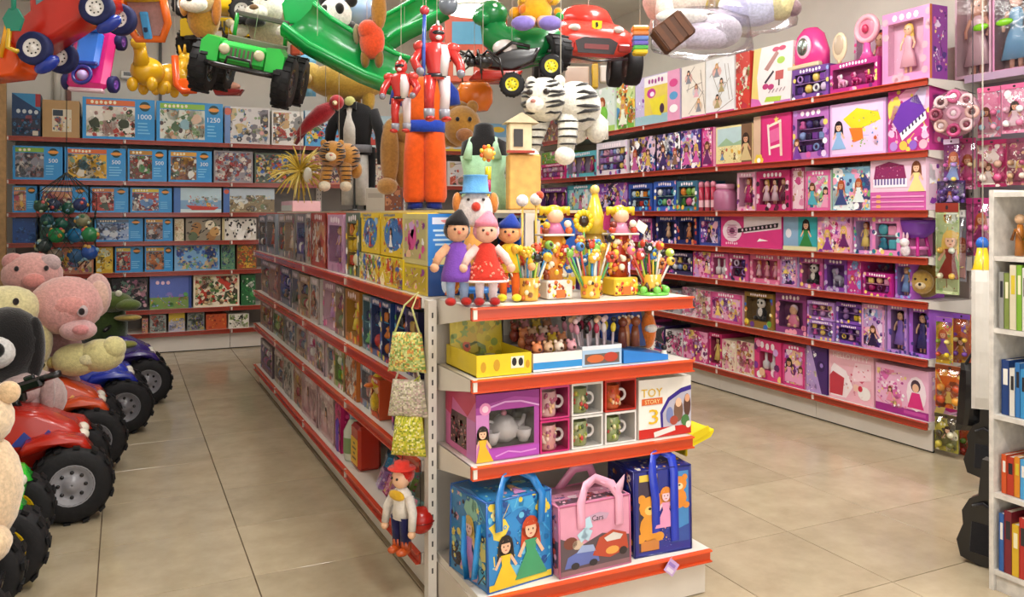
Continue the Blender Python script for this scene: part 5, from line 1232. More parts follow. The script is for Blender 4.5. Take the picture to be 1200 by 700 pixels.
def mug_box(px0, px1, z, h, fc, ic, mugc, look, deco):
    xa, xb = ex(px0), ex(px1); w = xb - xa - .003
    t = thing('mug_box', look, 'mug box', ((xa + xb) / 2, EY + .09, z), 0, 'mug boxes on the third end shelf')
    b, (xl, xr, zb, zt) = win_shell(w, h, .13, fc, ic, .006, .006, .006, .008, cav=.1)
    b.build('carton', 'card', t)
    R = min(.034, (zt - zb) * .36); H = (zt - zb) * .86
    cx = xl + R + .004
    mg = MB().lathe([(R * .92, 0), (R, H * .1), (R, H), (R * .9, H), (R * .85, H * .12)], mugc, 18).build('mug', 'plastic', t, (cx, -.028, zb + .001))
    MB().torus((cx + R + .012, -.028, zb + H * .52), .02, .006, '#f1e9e6', 16, 6, axis='y').build('handle', 'plastic', mg).location = (-cx, .028, -zb - .001)
    rr = random.Random(int(px0 * 7 + z * 100)); dm = MB()
    for k in range(16):
        a = -pi / 2 + rr.uniform(-1.1, 1.1); zz = H * rr.uniform(.15, .88); s = rr.uniform(.004, .009)
        dm.sph(((R) * cos(a), R * sin(a), zz), (s, s, s * 1.3), rr.choice(deco), 6, 4)
    o = dm.build('decoration', 'card', mg)
    MB().add([(xl, -.0655, zb), (xr, -.0655, zb), (xr, -.0655, zt), (xl, -.0655, zt)], [(0, 1, 2, 3)], '#ffffff').build('window', 'clear', t)
mh = .118
PD = ['#e2b58a', '#c96a86', '#f0d2c0', '#a8607a']; GD = ['#8fa03a', '#c9b84a', '#4a5a33', '#d8d0a0', '#c23f3a']
mug_box(632, 667, z3, mh, '#c8246f', '#b01f60', '#d89a94', 'hot pink mug box below the other pink one', PD)
mug_box(632, 667, z3 + mh + .003, mh, '#cf3a80', '#b8246a', '#e3b3b0', 'hot pink mug box stacked on its twin', PD)
mug_box(669, 706, z3, mh, '#e6e2dd', '#d9d6d2', '#98a06a', 'white mug box at the bottom between pink and white ones', GD)
mug_box(669, 706, z3 + mh + .003, mh, '#e9e5e0', '#dcd9d5', '#9aa06c', 'white mug box stacked beside the red mug box', GD)
mug_box(708, 745, z3, mh, '#e4dfda', '#d5d0cc', '#93a066', 'white mug box under the red mug box', GD)
mug_box(708, 745, z3 + mh + .003, mh, '#c22a1c', '#a92217', '#d05a2c', 'red mug box stacked on a white one', ['#e08a2a', '#8a2a1c', '#f0c9a0', '#d8452a'])
xa, xb = ex(748), ex(810); w = xb - xa - .004; h = .225
def s_story(A, r):
    A.rect(0, 0, 1, 1, '#efece4', 0)
    A.poly([(.42, .12), (.4, .42), (.55, .66), (.8, .8), (1, .84), (1, .12)], '#34218a', 1); A.poly([(.46, .12), (.45, .4), (.58, .6), (.8, .72), (1, .76), (1, .12)], '#b9b6c4', 2)
    A.rect(0, 0, 1, .16, '#c2241c', 3)
    A.ell(.75, .42, .09, .2, '#7a5a48', 4); A.ell(.75, .56, .06, .08, SKIN, 5); A.ell(.92, .5, .07, .2, '#5a3a30', 4); A.ell(.92, .62, .05, .07, SKIN2, 5); A.ell(.58, .36, .07, .14, '#7a86b8', 4); A.ell(.66, .26, .08, .08, '#a84a3a', 5); A.ell(.88, .24, .08, .1, '#4a7a44', 5); A.ell(.94, .16, .05, .06, '#ece6d4', 6)
    A.text('TOY', .24, .78, .2, '#e2b81e', 6, .4, 1.2); A.rect(.05, .57, .44, .68, '#d9642a', 6); A.text('STORY', .245, .625, .1, '#f2e2a0', 7, .36); A.text('3', .27, .37, .36, '#e4b81a', 6, .3, 1.5)
    A.stroke([(.28, .05), (.68, .13)], .02, '#eadfd8', 6)
SEED[0] += 1
raw_box('film_toy_box', 'white carton with purple arch, red foot and yellow heading', 'box', ((xa + xb) / 2, EY + .16, z3), 0, w, h, .26, s_story, random.Random(2), D(side='#e6e2d8', s={}))

# ---------------------------------------------------------------- end cap, bottom: three big shopping bags
def shop_bag(look, xc, yc, w, d, h, rz, body, art, side, hand, edge, lean=0):
    t = thing('shopping_bag', look, 'bag', (xc, yc, z4), rz, 'printed bags on the end cap base')
    b = MB(); tp = .93
    V = [(-w / 2, -d / 2, 0), (w / 2, -d / 2, 0), (w / 2, d / 2, 0), (-w / 2, d / 2, 0), (-w / 2, -d / 2 * tp, h), (w / 2, -d / 2 * tp, h), (w / 2, d / 2 * tp, h), (-w / 2, d / 2 * tp, h)]
    b.add(V, [(0, 1, 5, 4), (1, 2, 6, 5), (2, 3, 7, 6), (3, 0, 4, 7), (0, 3, 2, 1)], body)
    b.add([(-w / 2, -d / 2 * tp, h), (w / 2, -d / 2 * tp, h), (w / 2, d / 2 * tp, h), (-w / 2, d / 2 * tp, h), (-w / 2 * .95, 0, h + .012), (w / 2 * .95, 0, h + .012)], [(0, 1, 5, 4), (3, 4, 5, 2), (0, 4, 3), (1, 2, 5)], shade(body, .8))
    sl = math.degrees(math.atan2(d / 2 * (1 - tp), h))
    b.build('body', 'vinyl', t)
    A = Art(w * .97, h * .98); art(A); m = MB(TR(0, -d / 2, .004) @ RX(-sl)); m.art(A, None, -.001); m.build('front_print', 'vinyl', t)
    for sg in (-1, 1):
        B = Art(d * .9, h * .94); side(B); m = MB(RZ(90 * sg)); m.art(B, TR(0, 0, .008), -w / 2 - .0005); m.build('side_print', 'vinyl', t)
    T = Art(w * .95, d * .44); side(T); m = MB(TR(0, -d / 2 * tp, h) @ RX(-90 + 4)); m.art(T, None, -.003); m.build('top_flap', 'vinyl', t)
    em = MB()
    for (p, q) in ((0, 4), (1, 5), (3, 7), (2, 6), (4, 5), (6, 7), (4, 7), (5, 6), (0, 1)):
        em.tube([V[p], V[q]], .004, edge, 6)
    em.build('piping', 'vinyl', t)
    return t, V
def strap(t, pts, wd, col):
    """flat ribbon handle through pts"""
    b = MB(); pts = [Vector(p) for p in pts]; V = []
    for i, p in enumerate(pts):
        tg = (pts[min(i + 1, len(pts) - 1)] - pts[max(0, i - 1)]).normalized()
        a = tg.cross(Vector((0, 1, 0)))
        a = a.normalized() if a.length > .2 else Vector((1, 0, 0))
        for s, o in ((-1, 0), (1, 0), (1, .004), (-1, .004)): V.append(p + a * wd / 2 * s + Vector((0, o, 0)))
    F = []
    for i in range(len(pts) - 1):
        for j in range(4): F.append((i * 4 + j, i * 4 + (j + 1) % 4, i * 4 + 4 + (j + 1) % 4, i * 4 + 4 + j))
    b.add(V, F, col, True).build('handle', 'vinyl', t)
rb = random.Random(21)
def a_blue(A):
    A.rect(0, 0, 1, 1, '#2b86c9', 0); busy(A, rb, ['#3fa0dc', '#1f6fae', '#6ac0e6', '#f0d24a', '#1f4f96'], 26, 0, .03, .09)
    A.girl(.26, .02, .6, '#1b1617', SKIN, '#e8c52a', 6); A.girl(.66, .06, .72, '#c2401c', SKIN, '#3f9a6a', 8); A.rect(.0, .0, 1, .07, '#e2c83a', 4); A.flower(.86, .84, .03, '#f0d24a', '#d9862a', 6); A.flower(.12, .86, .022, '#f0e6a0', '#c9493a', 6)
def a_bside(A):
    A.rect(0, 0, 1, 1, '#2f7fb8', 0); busy(A, rb, ['#57b0d0', '#e3cf6a', '#1f5f9a', '#c99ab0', '#8fc3b0', '#2a2030'], 26, 0, .05, .12); A.girl(.55, .1, .7, '#d9b04a', SKIN, '#c98ac0', 6)
xa, xb = ex(527, 2.56), ex(612, 2.56)
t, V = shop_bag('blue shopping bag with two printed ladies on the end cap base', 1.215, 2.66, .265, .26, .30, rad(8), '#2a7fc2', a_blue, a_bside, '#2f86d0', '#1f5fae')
strap(t, [(-.09, -.135, .2), (-.095, -.14, .31), (-.05, -.1, .36), (.02, -.06, .375), (.07, -.1, .35), (.085, -.14, .3), (.08, -.14, .2)], .028, '#2279c0')
strap(t, [(-.14, -.09, .22), (-.155, -.09, .1), (-.15, -.07, .03), (-.155, -.03, .02), (-.15, .0, .1), (-.14, .01, .22)], .022, '#2b95e0')
strap(t, [(-.06, .1, .3), (-.02, .07, .4), (.05, .07, .41), (.09, .1, .3)], .028, '#1f6aa8')
def a_pink(A):
    A.rect(0, 0, 1, 1, '#e39ab4', 0); A.poly([(.0, .06), (1, .06), (1, .42), (.6, .52), (.3, .4), (0, .55)], '#5a4a52', 1)
    A.poly([(.05, .1), (.1, .26), (.3, .34), (.52, .28), (.55, .12)], '#5f6fb4', 3); A.ell(.2, .12, .06, .05, '#25222a', 5); A.ell(.46, .12, .06, .05, '#25222a', 5); A.poly([(.22, .3), (.3, .4), (.46, .38), (.5, .28)], '#9fb0d8', 4)
    A.poly([(.45, .22), (.55, .46), (.75, .54), (.95, .46), (.98, .22), (.7, .14)], '#b8452c', 4); A.poly([(.62, .44), (.76, .5), (.9, .44), (.86, .38), (.66, .38)], '#d9d3cc', 5); A.ell(.74, .24, .1, .06, '#e0a04a', 5); A.ell(.9, .2, .06, .06, '#2a2024', 6)
    A.rect(.0, .0, 1, .07, '#8a6a70', 2); A.ell(.14, .46, .1, .09, '#7a3a2c', 3); A.ell(.24, .42, .08, .07, '#d0b8a0', 3)
    A.poly([(.4, .72), (.66, .72), (.7, .8), (.56, .84), (.36, .8)], '#c9a3bc', 4); A.text('Cars', .53, .765, .11, '#3a2630', 6, .3); A.stroke([(.28, .6), (.34, .48), (.4, .62), (.36, .78)], .035, '#b9d9ea', 5); A.stroke([(.3, .88), (.36, .66)], .02, '#d0709a', 4)
def a_pside(A):
    A.rect(0, 0, 1, 1, '#d78aa8', 0); A.rect(.0, .1, 1, .5, '#5a4450', 1); busy(A, rb, ['#b8453a', '#d9c3c9', '#6a5a8a', '#e8a9bc', '#3a2a30'], 20, 0, .06, .14, (.05, .08, .95, .95))
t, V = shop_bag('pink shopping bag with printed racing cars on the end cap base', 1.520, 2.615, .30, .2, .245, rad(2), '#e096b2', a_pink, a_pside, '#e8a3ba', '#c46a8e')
strap(t, [(-.06, -.1, .16), (-.065, -.105, .25), (-.03, -.08, .3), (.03, -.05, .31), (.08, -.08, .29), (.1, -.1, .25), (.1, -.105, .15)], .034, '#e8a3bb')
strap(t, [(-.05, .08, .24), (.0, .05, .32), (.07, .05, .32), (.12, .08, .24)], .034, '#d98aa8')
strap(t, [(.1, -.09, .26), (.15, -.06, .285), (.17, .0, .25)], .05, '#eab4c4')
def a_navy(A):
    A.rect(0, 0, 1, 1, '#1d2a8a', 0); A.rect(.06, .04, .42, .92, '#3a2a3f', 1); A.bear(.26, .16, .55, '#e0952a', '#f2c46a', 3); A.poly([(.1, .05), (.42, .05), (.42, .2), (.1, .16)], '#c9803a', 3)
    A.rect(.66, .1, .97, .95, '#3f86c4', 1); A.bear(.8, .5, .4, '#e08a2c', '#f4dcae', 3); A.girl(.55, .3, .5, '#e58a2a', '#f3c6d0', '#e79ac0', 5); A.poly([(.66, .1), (.97, .1), (.97, .3), (.7, .24)], '#2a4a9a', 3)
    busy(A, rb, ['#e6b84a', '#5f8fd0', '#2433a0', '#d98ab0'], 10, 0, .03, .06, (.44, .05, .66, .3)); A.rect(0, 0, .06, 1, '#1a2078', 6); A.rect(.08, .88, .4, .96, '#e8c54a', 3)
def a_nside(A):
    A.rect(0, 0, 1, 1, '#1b2274', 0); busy(A, rb, ['#e3a83a', '#3a55b8', '#d9d0c0', '#8a3a4a', '#131a5a'], 22, 0, .06, .14)
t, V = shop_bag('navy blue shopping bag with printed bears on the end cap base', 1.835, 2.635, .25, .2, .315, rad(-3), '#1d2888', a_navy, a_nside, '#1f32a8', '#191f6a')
strap(t, [(-.03, -.1, .04), (-.035, -.105, .2), (-.05, -.105, .31), (-.03, -.08, .36), (.02, -.05, .37), (.05, -.08, .35), (.045, -.105, .3), (.05, -.105, .04)], .034, '#2038b8')
strap(t, [(-.04, .08, .31), (.0, .06, .385), (.05, .06, .385), (.08, .08, .31)], .034, '#1b2a90')
# price tag and yellow tray
t = thing('price_tag', 'small lilac paper tag hanging on the bottom end cap rail', 'tag', (ex(786, 2.483), 2.478, z_at(655, ex(786, 2.48), 2.48)))
MB(TR(0, 0, -.032) @ RY(40)).box((0, 0, 0), (.05, .0015, .05), '#c9a6d8').box((-.004, -.001, .008), (.034, .001, .012), '#9a7ac4').box((.0, -.001, -.012), (.034, .001, .014), '#e3d3ea').build('paper', 'card', t)
MB().tube([(0, .0, .01), (0, -.002, -.002)], .0015, '#e0a09a', 5).build('thread', 'cloth', t)
t = thing('yellow_tray', 'yellow plastic tray clipped on the right end of the third end shelf', 'tray', (EX1 + .012, EY + .1, .50))
MB().prism([(0, .02), (.11, .055), (.125, .075), (.125, .085), (0, .04)], -.06, .2, '#e0c814').build('tray', 'plastic', t)
MB().box((.06, -.062, .055), (.12, .006, .03), '#d8bf10', RY(-17)).build('rim', 'plastic', t)
MB().box((.0, .07, .012), (.012, .24, .05), '#c9ae0c', bev=.004).build('clip', 'plastic', t)
# ---------------------------------------------------------------- top of the end cap: rag dolls, pots, stands
def rag_doll(label, loc, h, rz, skin, hat, dress, legs, shoes, arms, dots=None, trim=None, trousers=False, hair=None, nose=None, wide=1.0):
    t = thing('rag_doll', label, 'rag doll', loc, rz, 'rag dolls on the end cap top')
    for s in (-1, 1):
        l = MB().tube([(s * .07 * h, 0, .05 * h), (s * .075 * h, 0, .2 * h), (s * .06 * h, 0, .38 * h)], [.04 * h, .05 * h, .06 * h], legs, 9).build('leg', 'cloth', t)
        MB().sph((s * .085 * h, -.06 * h, .045 * h), (.06 * h, .11 * h, .045 * h), shoes, 10, 7).build('shoe', 'cloth', l)
        a = MB().tube([(s * .1 * h, 0, .63 * h), (s * .2 * h, -.02 * h, .53 * h), (s * .25 * h, -.07 * h, .44 * h)], [.05 * h, .05 * h, .04 * h], arms, 9).build('arm', 'cloth', t)
        MB().sph((s * .26 * h, -.08 * h, .41 * h), .05 * h, skin, 8, 6).build('hand', 'cloth', a)
    if trousers: b = MB().loft([(0, 0, .34 * h, .13 * h, .09 * h), (0, 0, .5 * h, .13 * h, .09 * h), (0, 0, .64 * h, .11 * h, .08 * h), (0, 0, .68 * h, .05 * h, .05 * h)], dress, 14)
    else: b = MB().loft([(0, 0, .26 * h, .25 * h * wide, .17 * h), (0, 0, .34 * h, .2 * h * (wide + 1) / 2, .14 * h), (0, 0, .5 * h, .13 * h, .1 * h), (0, 0, .64 * h, .1 * h, .08 * h), (0, 0, .68 * h, .05 * h, .05 * h)], dress, 16)
    d = b.build('dress', 'cloth', t)
    if dots:
        rr = random.Random(3); m = MB()
        for k in range(40):
            q = rr.random(); zz = (.28 + .2 * q) * h; a = -pi / 2 + rr.uniform(-1.5, 1.5); rx = (.25 - .55 * (zz / h - .26)) * h
            m.sph((rx * cos(a), rx * .7 * sin(a), zz), .008 * h * 2, dots, 5, 4)
        m.build('dots', 'cloth', d)['kind'] = 'stuff'
    if trim: MB().torus((0, 0, .265 * h), .24 * h, .015 * h, trim, 24, 6, SCL(1, .7, 1)).build('hem', 'cloth', d)
    hd = MB().sph((0, -.01 * h, .8 * h), (.12 * h, .11 * h, .125 * h), skin, 14, 9).build('head', 'cloth', t)
    for s in (-1, 1): MB().sph((s * .045 * h, -.11 * h, .82 * h), .016 * h, '#2a1c1a', 6, 5).build('eye', 'plastic', hd)
    MB().sph((0, -.12 * h, .785 * h), .022 * h, nose or '#d8705a', 7, 5).build('nose', 'cloth', hd)
    if hair: MB().sph((0, .03 * h, .81 * h), (.15 * h, .1 * h, .13 * h), hair, 10, 7).build('hair', 'plush', hd)
    MB().loft([(0, .01 * h, .86 * h, .135 * h, .12 * h), (0, .01 * h, .92 * h, .12 * h, .11 * h), (.02 * h, .02 * h, 1.0 * h, .05 * h, .05 * h), (.03 * h, .02 * h, 1.03 * h, .02 * h, .02 * h)], hat, 14).build('hat', 'cloth', hd)
    return t
FY = EY + .055
rag_doll('rag doll in a purple dress with black pointed hat and red shoes', (ex(536, FY + .03), FY + .03, z1), .325, -.2, '#d9a27e', '#1c1718', '#7c4ab0', '#9db9dd', '#b8241c', '#d8a07a', hair='#2a1d1a', wide=.72)
rag_doll('rag doll in a red dotted dress with pink hat and white legs', (ex(570, FY - .01), FY - .01, z1), .32, -.3, '#eeb79c', '#e9899e', '#d63a2c', '#f0ecf0', '#a81c1a', '#f0ccc4', dots='#ee8a72', trim='#f3e6e0', hair='#e79aac')
rag_doll('rag doll with yellow top, orange trousers and blue cap', (ex(597, EY + .13), EY + .13, z1), .31, -.45, '#e8a670', '#1f3a96', '#e8c62c', '#e0661e', '#e6d42a', '#e3c22a', trousers=True, hair='#d9822c')
# clown head plush with the blue hat, standing behind the dolls
t = thing('plush_clown', 'plush clown with huge white face, red nose and blue hat', 'plush toy', (ex(556, EY + .28), EY + .27, z1), -.35)
MB().loft([(0, 0, 0, .05, .04), (0, 0, .1, .06, .045), (0, 0, .27, .035, .03)], '#d99a4a', 12).build('body', 'cloth', t)
MB().sph((0, 0, .335), (.068, .045, .07), '#efe6e2', 18, 12).build('face', 'plush', t); MB().sph((0, -.045, .345), .018, '#d8402c', 10, 7).build('nose', 'plush', t)
MB().lathe([(.06, .395), (.06, .401), (.05, .402), (.045, .46), (.047, .465)], '#5f9fd4', 18).build('hat', 'cloth', t)
for s in (-1, 1): MB().sph((s * .068, .0, .36), (.02, .02, .04), '#d9843a', 8, 6).build('hair', 'plush', t); MB().sph((s * .028, -.042, .372), .006, '#2a1d1a', 6, 5).build('eye', 'plastic', t)
t = thing('blue_stool', 'small blue toy stool behind the white legged rag doll', 'toy stool', (ex(556, EY + .22), EY + .2, z1))
MB().lathe([(.06, .03), (.066, .036), (.066, .046), (.05, .05)], '#2f7fd0', 18).build('seat', 'plastic', t)
for k in range(3): MB().cyl((.045 * cos(k * 2.1), .045 * sin(k * 2.1), 0), (.035 * cos(k * 2.1), .035 * sin(k * 2.1), .034), .006, '#2468b4', 8).build('leg', 'plastic', t)

def pencil_pot(label, px, Y, hh, col, deco, seed, tall, cols, base=None):
    r = random.Random(seed); X = ex(px, Y); R = .042
    t = thing('pencil_pot', label, 'pot', (X, Y, z1), 0, 'pencil pots on the end cap top')
    MB().lathe([(R * .85, 0), (R * .9, .01), (R, hh), (R * .92, hh), (R * .8, .014)], col, 20).build('pot', 'plastic', t)
    m = MB()
    for k in range(14):
        a = -pi / 2 + r.uniform(-1.3, 1.3); zz = r.uniform(.15, .85) * hh; rad_ = R * (.9 + .1 * zz / hh)
        m.sph((rad_ * cos(a), rad_ * sin(a), zz), r.uniform(.005, .011), r.choice(deco), 6, 4)
    m.build('decoration', 'card', t)
    if base:
        b = MB().lathe([(.07, 0), (.07, .008), (.05, .012)], base, 18)
        for k in range(7): b.sph((.06 * cos(k * .9), .06 * sin(k * .9), .02), .016, base, 8, 6)
        b.build('grass_base', 'plastic', t)
    for k in range(22):
        a = k * 2.4 + r.uniform(-.2, .2); sp = .022 + .065 * ((k % 5) / 4); L = tall * r.uniform(.7, 1.2)
        p0 = Vector((R * .45 * cos(a), R * .45 * sin(a), .012)); p1 = Vector((sp * 1.2 * cos(a), sp * .9 * sin(a), L))
        c = r.choice(cols)
        pc = MB().cyl(p0, p1, .0045, r.choice(['#d9c23a', '#4fa05a', '#e3e0d4', '#3f8fc4', '#b5d04a', '#c24a3a']), 6).build('pencil', 'plastic', t)
        q = r.random(); tp = MB()
        if q < .4:
            for j in range(6): tp.sph((p1.x + .014 * cos(j * pi / 3), p1.y - .002, p1.z + .014 * sin(j * pi / 3)), .010, c, 7, 5)
            tp.sph((p1.x, p1.y - .008, p1.z), .009, r.choice(['#f0d23a', '#ffffff', '#5a2a1a']), 7, 5)
        elif q < .75: tp.sph(p1, .018, c, 10, 7).sph((p1.x, p1.y - .014, p1.z + .003), .008, r.choice(['#ffffff', '#2a1c1a', '#e8c62a']), 6, 5)
        else: tp.sph(p1, (.016, .008, .016), c, 10, 7).sph((p1.x - .01, p1.y, p1.z + .016), .007, c, 6, 5).sph((p1.x + .01, p1.y, p1.z + .016), .007, c, 6, 5)
        tp.build('topper', 'plastic', pc)
    return t
PC = ['#e0708f', '#e8a0b0', '#1d1a1c', '#f0ece2', '#e2b23a', '#cf4a33', '#3f7fc4', '#7fb04a', '#d98a4a']
pencil_pot('yellow printed pot with pink flower pencils beside the rag dolls', 619, EY + .12, .085, '#dca83e', ['#e8d9b4', '#c9662a', '#efe9da', '#8a5a2a'], 5, .17, PC)
pencil_pot('golden pot of pencils in the middle of the end cap top', 692, EY + .1, .085, '#dfb12f', ['#3a2a1c', '#f0e0a0', '#c96a2a'], 6, .19, PC)
pencil_pot('amber pot of pencils on a green base at the right end', 763, EY + .12, .08, '#dba537', ['#4a2a1a', '#e8c27a', '#b8502a'], 7, .17, PC + ['#b9d04a', '#efe9dc'], base='#6fbf4a')
def figure_stand(label, px, Y, boxc, colc, spots, seed, hz):
    r = random.Random(seed); X = ex(px, Y)
    t = thing('figure_stand', label, 'display stand', (X, Y, z1), 0, 'figure stands on the end cap top')
    b = MB().box((0, 0, .035), (.11, .09, .07), boxc, bev=.006).build('base_box', 'card', t)
    m = MB()
    for k in range(30):
        c = r.choice(spots); xx = r.uniform(-.048, .048); zz = r.uniform(.008, .064); s = r.uniform(.004, .01)
        m.sph((xx, -.045, zz), (s, .003, s), c, 7, 4)
    m.box((.0, -.047, .02), (.036, .004, .03), '#d9661e').build('spots', 'card', b)
    co = MB().loft([(0, .01, .07, .04, .03), (0, .01, hz * .6, .036, .026), (0, .01, hz, .045, .03)], colc, 14).build('column', 'plastic', t)
    m = MB()
    for k in range(46):
        a = -pi / 2 + r.uniform(-1.6, 1.6); zz = r.uniform(.08, hz - .01)
        m.sph((.04 * cos(a), .01 + .03 * sin(a), zz), r.uniform(.006, .014), r.choice(spots), 7, 5)
    m.build('trinkets', 'plastic', co)['kind'] = 'stuff'
    MB().box((0, 0, hz + .004), (.13, .08, .008), '#d8d0c0', bev=.002).build('plate', 'plastic', t)
    g = MB().loft([(0, 0, hz + .008, .045, .03), (0, 0, hz + .05, .02, .018)], r.choice(['#d98aa8', '#c9709a']), 12).build('figure', 'plastic', t)
    MB().sph((0, -.004, hz + .075), (.034, .028, .03), '#edba98', 12, 8).build('face', 'plastic', g)
    hr = MB().sph((0, .008, hz + .09), (.04, .03, .028), '#e3bb1e', 12, 8)
    for s in (-1, 1): hr.tube([(s * .03, .0, hz + .095), (s * .055, 0, hz + .1), (s * .06, 0, hz + .078)], [.016, .015, .006], '#e3bb1e', 8)
    hr.build('hair', 'plastic', g)
    for k in range(4): MB().sph(((-.05, .05, -.045, .045)[k], -.02, hz + (.02, .02, .04, .045)[k]), .015, r.choice(spots), 8, 6).build('trinket', 'plastic', t)
figure_stand('orange trinket stand with a yellow haired figure between two pots', 650, EY + .15, '#d8cfc2', '#d9882a', ['#e8a82a', '#f0c93a', '#d8642a', '#f0e3c4', '#8a3a1c'], 3, .235)
figure_stand('red brown trinket stand with a yellow haired figure near the right end', 727, EY + .16, '#e0b82e', '#a8341e', ['#e08a2a', '#c9402a', '#f0d04a', '#f3e9d0', '#7a2416'], 4, .235)
t = thing('party_figure', 'tall yellow and pink cone figure with white flag on the end cap', 'toy figure', (ex(697, EY + .24), EY + .24, z1))
MB().lathe([(.045, 0), (.05, .1), (.045, .2), (.03, .27)], '#c9a24a', 14).build('body', 'plastic', t); MB().lathe([(.05, .24), (.04, .3), (.012, .4)], '#dcb634', 14).build('cone', 'plastic', t)
MB().sph((0, 0, .415), .02, '#e8c672', 10, 7).build('ball', 'plastic', t); MB().box((.06, 0, .34), (.05, .004, .04), '#efe9dc', RY(30)).build('flag', 'card', t); MB().box((-.01, -.042, .29), (.03, .01, .07), '#c23a7a', RY(8), bev=.003).build('sash', 'cloth', t)
t = thing('sunflower_wand', 'yellow sunflower wand with dark centre among the pencils', 'toy flower', (ex(684, EY + .2), EY + .2, z1))
MB().cyl((0, 0, 0), (0, 0, .27), .005, '#5a9a3a', 7).build('stem', 'plastic', t)
for k in range(12): MB().sph((.034 * cos(k * pi / 6), 0, .29 + .034 * sin(k * pi / 6)), (.014, .006, .014), '#e8c21e', 7, 5).build('petal', 'plastic', t)
MB().sph((0, -.004, .29), (.022, .01, .022), '#33200f', 10, 7).build('centre', 'plastic', t)
for k, (px, hz, c, nm) in enumerate([(612, .355, '#efe9ea', 'white'), (628, .36, '#e6ddd4', 'cream')]):
    t = thing('pompom_wand', '%s round pompom wand behind the pencil pots' % nm, 'toy wand', (ex(px, EY + .27), EY + .27, z1))
    MB().cyl((0, 0, 0), (0, 0, hz), .005, '#d8b04a', 7).build('stick', 'plastic', t); MB().sph((0, 0, hz + .015), .024, c, 12, 8).build('pompom', 'plush', t)
    if k: MB().sph((.012, -.008, hz + .03), .018, '#c24a2a', 9, 6).build('cap', 'plush', t)
t = thing('sun_baton', 'toy baton with orange sun face in front of the black torso', 'toy wand', (ex(572, EY + .3), EY + .3, z1))
MB().cyl((0, 0, 0), (0, 0, .40), .007, '#d0a43a', 8).build('stick', 'plastic', t); MB().cyl((0, 0, .40), (0, 0, .45), .011, '#b0285a', 10).build('grip', 'plastic', t); MB().cyl((0, 0, .45), (0, 0, .50), .012, '#e2c71e', 10).build('sleeve', 'plastic', t)
MB().sph((0, -.0, .55), .022, '#e8a24a', 12, 8).build('face', 'plastic', t)
m = MB()
for k in range(9): m.sph((.026 * cos(k * .7), 0.006, .552 + .026 * sin(k * .7)), .009, '#dc5a1e' if k % 2 else '#efc22a', 6, 5)
m.build('rays', 'plastic', t)

# ---------------------------------------------------------------- on the gondola's top deck
ZT = 1.465
def deck(px, X): return (X, y_on_x(px, X), ZT)
t = thing('boxed_set', 'flat pink and white carton lying on the gondola top', 'box', (1.42, y_on_x(352, 1.42), ZT), -pi / 2)
MB().box((0, 0, .045), (.55, .24, .09), '#d9a8b0', bev=.004).build('carton', 'card', t); MB().box((0, -.121, .03), (.5, .003, .05), '#c9cfc6').build('label', 'card', t)
A = Art(.5, .2); busy(A, random.Random(3), ['#e9c3c9', '#d88a96', '#f3e3e2'], 14, 0); m = MB(); m.art(A, TR(0, -.1, .0905) @ RX(-90), 0); m.build('top_print', 'card', t)
t = thing('white_carton', 'plain white carton on the gondola top beside the orange costume', 'box', deck(443, 1.5), -.6)
MB().box((0, 0, .075), (.13, .1, .15), '#d5d2cf', bev=.003).build('carton', 'card', t); MB().box((0, -.051, .1), (.1, .002, .03), '#b9b6b4').build('label', 'card', t)
raw_box('picture_carton', 'small carton with a brown face picture on the gondola top', 'box', deck(462, 1.42), -.5, .1, .13, .06, s_photo, random.Random(6), D(s=D(cols=['#d9d6d3', '#8a4f36', '#c98a62', '#5a6a8a'], n=10)))
def dress_dummy(name, label, cat, loc, rz, s, parts):
    t = thing(name, label, cat, loc, rz)
    for nm, f, m in parts:
        b = MB(SCL(s)); f(b); b.build(nm, m, t)
    return t
